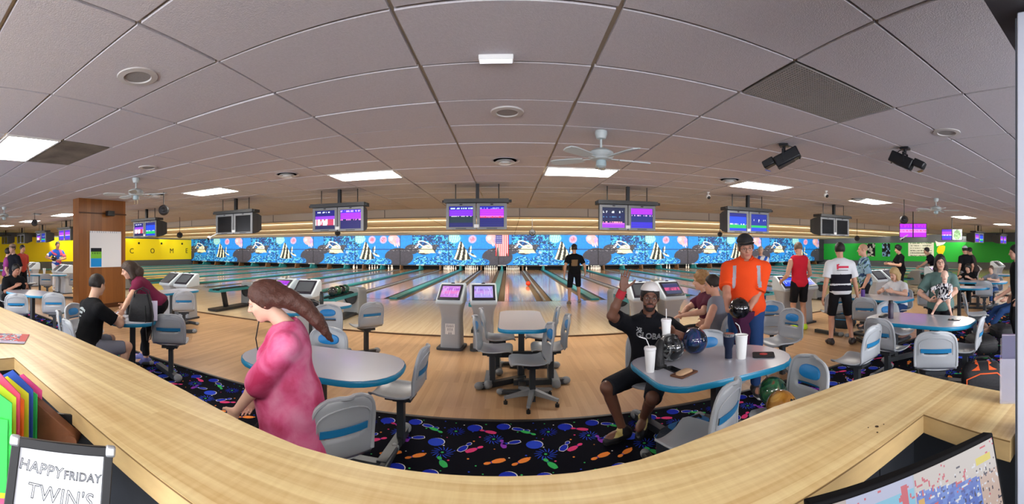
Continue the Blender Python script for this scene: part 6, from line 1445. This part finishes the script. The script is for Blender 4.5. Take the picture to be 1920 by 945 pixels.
# 3 woman in maroon leaning on the table
pv = pp(298, 574, 5.6)
P3 = person('woman in maroon shirt and black trousers leaning over the table by the pillar', (pv.x, pv.y), (-.66, -.75), H=1.66, h=.0102, pelvis=(pv.x, pv.y, .86), lean=46, head=(10, 22, 0), girth=1.08, bust=1.0, skin='c99c84',
            R=dict(at=(-4.42, 3.02, .83), pole=(-.2, .5, .3), curl=.5), L=dict(at=(-4.18, 2.86, .83), pole=(.3, -.3, .6), curl=.5), fR=dict(at=(-4.62, 3.52, .085)), fL=dict(at=(-4.40, 3.42, .085)),
            shirt=dict(mat=cl('maroon', '6d2440'), sleeve=.62, loose=.02, hem=.04), pants=dict(mat=cl('black', '1a1a1e'), len=1.85), shoes=('5a5f9a', 'c8c8d8'), hair=dict(c='3a2c22', inf=.02, strands=[((0, -.10, .02), (0, -.13, -.08), .07, .08), ((0, -.13, -.08), (0, -.09, -.19), .08, .06), ((.06, -.03, .03), (.085, 0, -.10), .045, .045), ((.085, 0, -.10), (.08, .02, -.2), .045, .03), ((-.06, -.03, .03), (-.08, -.02, -.12), .045, .04)]))
# 4 waving man
pb = (1.26, 3.40, .53)
P4 = person('seated man in black bowling shirt and white cap waving his right hand', (1.26, 3.40), (-.34, -.94), H=1.74, h=.0062, pelvis=pb, seat=True, lean=8, side=0, head=(4, 3, -4), skin='6a4636', lips='7a4a40', brow='120c0a', beard='1c1412', glasses=True, wide=1.02,
            R=dict(at=pp(1168, 543, 3.32), pole=(-.8, -.1, -.55), dir=(.12, -.1, 1), palm=(.1, -1, .1), thumb=(.9, 0, 0), curl=.10, spread=.35, th=.1), L=dict(at=pp(1262, 622, 3.22), pole=(.9, -.1, -.6), dir=(-.55, -.35, .7), palm=(-.75, -.45, -.2), thumb=(-.3, .5, .7), curl=.75, th=.5),
            fR=dict(at=(.965, 3.24, .09), pole=(-.9, -.45, .9), toe=(-.93, -.34)), fL=dict(at=(1.17, 3.30, .14), pole=(-.1, -1, .9), toe=(-.55, -.8), pitch=-20),
            shirt=dict(mat=cl('black_jersey', '14151a'), sleeve=.78, loose=.018, collar=cl('black_collar', '1b1c22')), pants=dict(mat=cl('dark_short', '23262c'), len=.98, fl=2.0), shoes=('15151a', '2a2a2c', 'b0a060'), hair=dict(c='141010', inf=.008), cap=dict(c='d8d4d2', nobrim=True))
HM4 = Matrix(P4['Hm'].tolist()); MB().ball(P4['hd'](0, .0835, -.0605), (.017, .005, .0042), 12, 6, HM4).build('teeth', mat('teeth_white', 'e4e0da', .3), P4['t'])
chest_print(P4, 'GLOBAL', .068, -.015, .36, 'd8dcde', True, .0016, -.12); chest_print(P4, 'XS', .04, .085, .415, 'd8dcde', True, .0014, -.1)
w = P4['W'] @ Vector(P4['arms'][1][1]); e = P4['W'] @ Vector(P4['arms'][1][0]); d = (w-e).normalized()
MB().cyl(w-d*.075, w-d*.005, .040, .037, n=16).build('wristband', mat('band_red', 'a0202c', .8), P4['t']).matrix_parent_inverse = P4['W'].inverted()
q = P4['W'] @ Vector(P4['arms'][-1][1]+P4['arms'][-1][2]*.075+P4['arms'][-1][3]*.052); foam_cup(q.x, q.y, q.z-.10, 'white foam cup with straw held by the waving man', .165, .040, True, (.0, .0))
# 5 man in orange polo holding a ball
bpos = pp(1386, 578, 3.98)
gs = mat('cloth_grey_stripe', '9a9aa2', .8)
P5 = person('standing man in bright orange polo, cap and glasses holding a black ball', (2.50, 3.66), (-.52, -.85), H=1.82, h=.0062, lean=9, head=(8, 14, 7), neckz=.025, neckd=(.02, .02), girth=1.26, wide=1.06, skin='b07c66', glasses=True, brow='5a4a40', twist=0,
            R=dict(at=bpos+Vector((-.10, .05, -.03)), pole=(-.9, .5, -.3), dir=(.45, -.5, -.1), palm=(.6, -.2, .6), thumb=(0, 0, 1), curl=.45, th=.3), L=dict(at=bpos+Vector((.14, .06, -.05)), pole=(.9, .5, -.3), dir=(-.6, -.4, -.05), palm=(-.5, -.3, .6), thumb=(0, 0, 1), curl=.45, th=.3),
            shirt=dict(mat=cl('orange', 'e04a1e'), extra=(gs,), paint=lambda q, c: ((np.abs(np.abs(q[:, 0])-.125-(.42-q[:, 2])*.05) < .018) & (q[:, 2] > .25) & (q[:, 2] < .46) & (q[:, 1] > .02))*1, sleeve=.90, loose=.022, hem=.07, vneck=1, collar=cl('orange_collar', 'e84a1c')), pants=dict(mat=cl('denim', '26406c'), len=1.92), hair=dict(c='4a4038', inf=.006, low=-.05), cap=dict(c='1c1a1c', brim='242226'))
t = bowling_ball((bpos.x, bpos.y-.0, bpos.z-.108), swirl('ball_onyx', '0a0a0c', '131316', '2a2a30', 3), 'glossy black bowling ball held in front of the orange shirt', (.3, .2, 0))
t = thing('towel', 'dark purple towel hanging under the black ball', 'towel', (bpos.x+.06, bpos.y+.02, bpos.z-.10)); tw = MB()
tw.loft([[Vector((x+.02*math.sin(z*30), y, z)) for x, y in rrect(w_, d_, .02)] for z, w_, d_ in ((.06, .17, .15), (0, .18, .16), (-.06, .13, .10), (-.14, .12, .09), (-.24, .15, .08), (-.34, .14, .06), (-.40, .10, .04))]); tw.build('cloth', cl('plum', '3e1a34'), t)
# 6, 7 two seated young men
P6 = person('seated curly blond man in maroon t-shirt and black shorts looking left', (2.80, 4.96), (-.93, .30), H=1.76, h=.0102, pelvis=(2.80, 4.96, .51), seat=True, lean=14, head=(-14, 8, 0), skin='d3a58c', R=dict(at=(2.34, 5.00, .72), pole=(-.2, .8, -.3)), L=dict(at=(2.24, 4.72, .76), pole=(0, -.9, -.3), palm=(0, 0, -1)),
            fR=dict(at=(2.22, 5.19, .09), pole=(-1, .2, .8)), fL=dict(at=(2.24, 4.86, .09), pole=(-1, 0, .8)), shirt=dict(mat=cl('wine', '57283a'), sleeve=.7, loose=.018), pants=dict(mat=cl('black', '1a1a1e'), len=.95), hair=dict(c='9a7448', inf=.02, curl=True))
P7 = person('seated dark-haired man in grey sleeveless top seen from the side', (2.58, 4.33), (-.72, .62), H=1.72, h=.0102, pelvis=(2.58, 4.33, .52), seat=True, lean=10, head=(12, 6, 0), skin='cf9f86', R=dict(at=(2.56, 4.72, .66), pole=(.7, .6, -.3)), L=dict(at=(2.28, 4.37, .62), pole=(-.4, -.9, -.2), palm=(0, 0, -1)),
            fR=dict(at=(2.31, 4.92, .09), pole=(-.4, 1, .8)), fL=dict(at=(2.08, 4.59, .09), pole=(-1, .1, .8)), shirt=dict(mat=cl('grey', '7e8490'), sleeve=0, loose=.014), pants=dict(mat=cl('grey_short', '767a88'), len=.85), hair=dict(c='241c16', inf=.012, low=-.03))
# 8.. standing and distant people
P8 = person('man in red tank top and black shorts standing at the blue-lit console', (5.40, 5.98), (.35, .94), H=1.78, h=.0102, head=(0, 14, 0), skin='c99a80', R=dict(at=(5.66, 6.18, .98), pole=(.4, -.8, -.5)), L=dict(at=(5.20, 6.30, .98), pole=(-.4, -.7, -.5)), shirt=dict(mat=cl('red', 'c22434'), sleeve=0, loose=.014, tank=1, hem=.10), pants=dict(mat=cl('black', '1a1a1e'), len=.86), shoes=('b8e020', 'd0f030'), hair=dict(c='6a5444', inf=.004, low=-.03), faceless=True)
P9 = person('grey-haired man in white and blue shirt far behind the orange shirt', (7.1, 9.6), (-.6, -.8), H=1.72, h=.0155, skin='d0a48e', shirt=dict(mat=cl('white', 'd6d8dc'), extra=(cl('blue', '2a56b0'),), paint=lambda q, c: (np.sin(q[:, 0]*30+q[:, 2]*14) > .2)*1, sleeve=.7), pants=dict(mat=cl('denim', '26406c'), len=1.9), hair=dict(c='b0a8a0', inf=.006))
qx = gp(1077, 569, .03)
P10 = person('dark-clad bowler in cap standing at the foul line with his back to us', (qx.x, qx.y), (.08, 1), H=1.78, h=.0118, head=(8, 4, 0), skin='c79a82', fR=dict(at=(qx.x+.17, qx.y+.12, .105)), fL=dict(at=(qx.x-.17, qx.y-.10, .105)), R=dict(at=(qx.x+.34, qx.y+.1, .93)), L=dict(at=(qx.x-.30, qx.y, .90)),
             shirt=dict(mat=cl('black_tee', '121316'), extra=(cl('tan_print', '7a6248'),), paint=lambda q, c: ((np.abs(q[:, 0]) < .09) & (q[:, 1] < -.05) & (q[:, 2] > .16) & (q[:, 2] < .34))*1, sleeve=.7, loose=.016), pants=dict(mat=cl('navy_short', '16161e'), len=.98), shoes=('8a8078', 'e0e0e0'), hair=dict(c='2c241e', inf=.006), cap=dict(c='2a2624', back=True), faceless=True)
def strp(q, c):
    z = q[:, 2]; d = (z < .255) & (z > -.03) & ~((z > .067) & (z < .095)); d &= ~((np.abs(q[:, 0]) > .19) & (z > .17)); return d*1
P11 = person('man in white jersey with dark stripes standing with his back to us', (5.05, 4.55), (.55, .83), H=1.74, h=.0085, head=(4, 4, 0), skin='c08e74', wide=1.06, L=dict(at=(4.78, 4.70, .80)), R=dict(at=(5.36, 4.42, .78)), fL=dict(at=(4.93, 4.66, .085)), fR=dict(at=(5.20, 4.42, .085), toe=(.9, .4)), shirt=dict(mat=cl('white', 'd6d8dc'), extra=(cl('ink', '1d1c26'),), paint=strp, sleeve=.78, loose=.026, hem=.09), pants=dict(mat=cl('black', '1a1a1e'), len=.98), shoes=('241a1a', '3a2a28'), hair=dict(c='1a1512', inf=.012, low=-.035), faceless=True)
chest_print(P11, [(-.075, .005, .03, .085), (-.055, .042, .022, .02), (.03, .0, .18, .036)], 1, 0, .375, 'c81f45', False); chest_print(P11, [(.01, -.055, .20, .010)], 1, 0, .375, '2a2a32', False)
P12 = person('bald man in blue flowered shirt standing behind the far table, facing left', (6.45, 5.12), (-.70, .70), H=1.74, h=.0112, head=(10, 4, 0), skin='c9987e', R=dict(at=(6.25, 5.35, .95), pole=(.6, .5, -.4)), shirt=dict(mat=cl('aqua', '8fb0c4'), extra=(cl('flower', '2e4468'), cl('leafy', '4a6a5c')), paint=lambda q, c: np.where(vnoise(q[:, 0]*26+9, q[:, 2]*26+q[:, 1]*19, 61) > .6, 1, np.where(vnoise(q[:, 0]*30+2, q[:, 2]*30+q[:, 1]*22, 62) > .66, 2, 0)), sleeve=.85, loose=.022), pants=dict(mat=cl('dark_short', '23262c'), len=1.0), shoes=('3a3a40', '6a6a70'), hair=dict(c='b08a70', inf=.002, low=-.01))
P13 = person('seated blonde woman in white t-shirt and jeans looking down at the table', (6.55, 4.35), (-1, .02), H=1.66, h=.0102, pelvis=(6.55, 4.35, .53), seat=True, lean=12, head=(0, 24, 0), bust=1.0, girth=1.05, skin='d8aa92', R=dict(at=(6.12, 4.48, .83), pole=(.3, .8, -.4)), L=dict(at=(6.14, 4.20, .83), pole=(.3, -.8, -.4)), fR=dict(at=(6.10, 4.5, .085), pole=(-1, 0, .8)), fL=dict(at=(6.05, 4.22, .085), pole=(-1, 0, .8)),
             shirt=dict(mat=cl('white', 'd6d8dc'), sleeve=.6, loose=.018), pants=dict(mat=cl('denim', '26406c'), len=1.9), shoes=('dcdce0', 'f0f0f0'), hair=dict(c='b89a6a', inf=.014, strands=[((0, -.09, .03), (0, -.11, -.08), .065, .07), ((0, -.11, -.08), (0, -.10, -.18), .07, .045), ((.06, -.02, .02), (.07, .0, -.12), .04, .035), ((-.06, -.02, .02), (-.07, .0, -.12), .04, .035)]))
r14 = (5.02, 2.62)
P14 = person('woman in grey-green t-shirt with dark hair holding a baby', r14, (-.89, -.46), H=1.55, h=.0070, lean=-3, head=(4, 4, 4), girth=1.22, bust=1.1, wide=1.06, skin='cfa48e', R=dict(at=(4.78, 2.66, .92), pole=(-.2, .9, -.4), dir=(.2, -.95, .0), palm=(.6, .2, .5), thumb=(0, 0, 1), curl=.4), L=dict(at=(4.80, 2.46, .93), pole=(-.1, -.9, -.4), dir=(-.15, .95, .0), palm=(.6, .2, .5), thumb=(0, 0, 1), curl=.4),
             shirt=dict(mat=cl('sage', '5f7a76'), sleeve=.8, loose=.026, hem=.10), pants=dict(mat=cl('black', '1a1a1e'), len=1.9), glasses=True, hair=dict(c='1e1814', inf=.012, strands=[((.05, -.06, .02), (.075, -.02, -.10), .045, .045), ((.075, -.02, -.10), (.08, .0, -.22), .045, .025), ((-.05, -.06, .02), (-.075, -.02, -.10), .045, .045), ((-.075, -.02, -.10), (-.08, .0, -.22), .045, .025), ((0, -.10, 0), (0, -.09, -.2), .06, .05)]))
# the baby on her arm: a small body with a large head
bb_ = (4.77, 2.41)
P15 = person('baby in black and white patterned outfit held on the arm of the woman', bb_, (-.75, -.30), H=.66, h=.0070, pelvis=(4.79, 2.44, .97), lean=0, girth=1.7, wide=1.1, head=(10, 0, 0), skin='e0b8a4', hair=None, shoes=None, R=dict(at=(4.63, 2.52, 1.05), pole=(0, 1, 0)), L=dict(at=(4.65, 2.30, 1.05), pole=(0, -1, 0)), fR=dict(at=(4.66, 2.55, .78)), fL=dict(at=(4.75, 2.32, .76)),
             shirt=dict(mat=cl('white', 'd6d8dc'), extra=(cl('ink', '1d1c26'),), paint=lambda q, c: (vnoise(q[:, 0]*28+5, q[:, 2]*28+q[:, 1]*20, 71) > .55)*1, sleeve=1.5, loose=.03, hem=.12), faceless=True)
k_ = 2.1       # infants' heads are about a quarter of their length
hv = P15['hc']; me = [c for c in P15['t'].children if c.name.startswith('body')][0].data
nbv = P15['nb']
for v in me.vertices:
    dz = (v.co.z-nbv[2])
    if dz > .006 and (Vector(hv)-v.co).length < .09:
        f = min(1, (dz-.006)/.02); c = Vector((hv[0], hv[1], nbv[2]+.01)); v.co = v.co.lerp(c+(v.co-c)*k_*.8, f)
me.update()
P16 = person('man in black t-shirt with a white cap turned back, before the green wall', (10.87, 7.13), (-.75, .5), H=1.76, h=.0155, lean=8, head=(0, 14, 0), skin='c49880', R=dict(at=(10.6, 7.5, 1.15)), L=dict(at=(10.45, 7.2, 1.15)), shirt=dict(mat=cl('black_tee', '121316'), sleeve=.75, loose=.024), pants=dict(mat=cl('black', '1a1a1e'), len=1.9), hair=dict(c='14100e', inf=.022, curl=True), cap=dict(c='e4e2de', nobrim=True))
P17 = person('dark figure bending to the left beneath the yellow helmet emblem', (12.9, 6.93), (-.7, .7), H=1.80, h=.0155, lean=34, head=(0, 14, 0), skin='b8907a', L=dict(at=(12.2, 7.23, 1.0)), shirt=dict(mat=cl('black_navy', '15161e'), sleeve=.8, loose=.022), pants=dict(mat=cl('black', '1a1a1e'), len=1.9), hair=dict(c='14100e', inf=.01))
P18 = person('man in black t-shirt and grey-white cap, left one of the two by the green wall', (11.75, 5.22), (.6, .8), H=1.74, h=.0155, head=(0, 10, 0), skin='c09078', shirt=dict(mat=cl('black_tee', '121316'), sleeve=.7, loose=.02), pants=dict(mat=cl('grey_short', '767a88'), len=.95), hair=dict(c='1a1512', inf=.006), cap=dict(c='b8bcc4'), faceless=True)
P19 = person('man in dark brown shirt, right one of the two by the green wall', (12.35, 5.15), (-.2, .95), H=1.72, h=.0155, lean=16, head=(0, 14, 0), skin='b88c74', girth=1.15, shirt=dict(mat=cl('brown', '3a3230'), sleeve=.7, loose=.024), pants=dict(mat=cl('black', '1a1a1e'), len=1.9), hair=dict(c='1a1512', inf=.008), faceless=True)
P20 = person('seated dark-haired person in black at the far right table', (10.7, 4.62), (-1, -.1), H=1.55, h=.0155, pelvis=(10.7, 4.62, .53), seat=True, lean=20, head=(0, 20, 0), skin='c89e88', R=dict(at=(10.3, 4.8, .82)), L=dict(at=(10.28, 4.45, .82)), fR=dict(at=(10.3, 4.7, .085), pole=(-1, 0, .8)), fL=dict(at=(10.3, 4.5, .085), pole=(-1, 0, .8)), shirt=dict(mat=cl('black_tee', '121316'), sleeve=.7), pants=dict(mat=cl('black', '1a1a1e'), len=1.9), hair=dict(c='14100e', inf=.02, low=-.10))
P21 = person('seated child in grey t-shirt leaning on the far right table', (10.62, 3.86), (-1, .25), H=1.45, h=.0155, pelvis=(10.62, 3.86, .52), seat=True, lean=14, head=(14, 6, 0), skin='cfa68e', R=dict(at=(10.2, 4.1, .80)), L=dict(at=(10.2, 3.75, .80)), fR=dict(at=(10.25, 4.0, .16), pole=(-1, 0, .8)), fL=dict(at=(10.25, 3.8, .16), pole=(-1, 0, .8)), shirt=dict(mat=cl('grey', '7e8490'), sleeve=.7), pants=dict(mat=cl('denim', '26406c'), len=1.9), hair=dict(c='4a3428', inf=.014))
P22 = person('person in jeans and white top reclining in a chair at the right edge', (7.78, 2.30), (-.80, .60), H=1.68, h=.0112, pelvis=(7.78, 2.30, .52), seat=True, lean=-14, head=(0, 10, 0), skin='cf9f88', fR=dict(at=(7.55, 2.95, .09), pole=(-.7, .7, 1)), fL=dict(at=(7.30, 2.72, .09), pole=(-.8, .5, 1)), R=dict(at=(7.6, 2.65, .66)), L=dict(at=(7.42, 2.40, .66)), shirt=dict(mat=cl('white', 'd6d8dc'), sleeve=.7, loose=.022), pants=dict(mat=cl('denim', '26406c'), len=1.85), shoes=('8a6a5a', 'd0c0b0'), hair=dict(c='3a2a22', inf=.014))
P23 = person('dark-clothed person standing half hidden at the right window post', (6.36, 1.86), (-.5, .8), H=1.70, h=.0118, skin='b88c76', shirt=dict(mat=cl('black_tee', '121316'), sleeve=.6), pants=dict(mat=cl('black', '1a1a1e'), len=1.9), hair=dict(c='14100e', inf=.012), faceless=True)
P24 = person('man in colourful shirt and white trousers holding a ball before the yellow wall', (-14.6, 6.8), (.75, -.1), H=1.95, h=.0155, lean=8, head=(0, 8, 0), skin='b8876c', R=dict(at=(-14.45, 6.55, 1.22), pole=(-.5, -.8, 0)), L=dict(at=(-14.2, 6.8, 1.22), pole=(0, .8, -.3)), shirt=dict(mat=cl('rose', 'd05a70'), extra=(cl('blue', '2a56b0'), cl('white', 'd6d8dc')), paint=lambda q, c: np.where(vnoise(q[:, 0]*9+5, q[:, 2]*12+q[:, 1]*7, 81) > .62, 0, np.where(vnoise(q[:, 0]*8+2, q[:, 2]*9+3, 82) > .45, 1, 2)), sleeve=.8), pants=dict(mat=cl('white', 'd6d8dc'), len=1.95), shoes=('d8d8d8', 'f0f0f0'), hair=dict(c='2a2420', inf=.008))
bowling_ball((-14.25, 6.52, 1.16), mat('ball_rack_black'), 'black ball held by the man in white trousers')
P25 = person('woman in purple shirt with dark hair at the far left edge', (-11.1, 3.55), (.2, .95), H=1.66, h=.0155, skin='c89a86', shirt=dict(mat=cl('purple', '8a3a78'), sleeve=.7), pants=dict(mat=cl('black', '1a1a1e'), len=1.9), hair=dict(c='1c1412', inf=.024, low=-.10), faceless=True)
P26 = person('man in cap and black shirt standing between the purple and the red shirts', (-10.7, 3.65), (.3, -.9), H=1.78, h=.0155, skin='b89080', shirt=dict(mat=cl('black_navy', '15161e'), sleeve=.9), pants=dict(mat=cl('grey_short', '767a88'), len=1.9), hair=dict(c='4a3c34', inf=.006), cap=dict(c='8a7462'))
P27 = person('man in red shirt at the far left before the yellow wall', (-12.3, 4.45), (.9, .2), H=1.78, h=.0155, skin='b8876c', shirt=dict(mat=cl('brick', 'b4483c'), sleeve=.8), pants=dict(mat=cl('black', '1a1a1e'), len=1.9), hair=dict(c='2a2420', inf=.008), faceless=True)
P28 = person('person in black seated at the left edge table', (-8.6, 2.85), (.95, .2), H=1.74, h=.0112, pelvis=(-8.6, 2.85, .54), seat=True, lean=20, head=(0, 16, 0), girth=1.15, wide=1.12, skin='9a6a54', R=dict(at=(-8.12, 2.78, .82)), L=dict(at=(-8.2, 3.10, .82)), fR=dict(at=(-8.12, 2.78, .09), pole=(1, 0, .8)), fL=dict(at=(-8.15, 3.05, .09), pole=(1, 0, .8)), shirt=dict(mat=cl('black_tee', '121316'), sleeve=.9, loose=.03), pants=dict(mat=cl('black', '1a1a1e'), len=1.9), hair=dict(c='0e0c0b', inf=.012), faceless=True)
for o in C.objects:
    for k in ('_shirt', '_hc'):
        if k in o: del o[k]
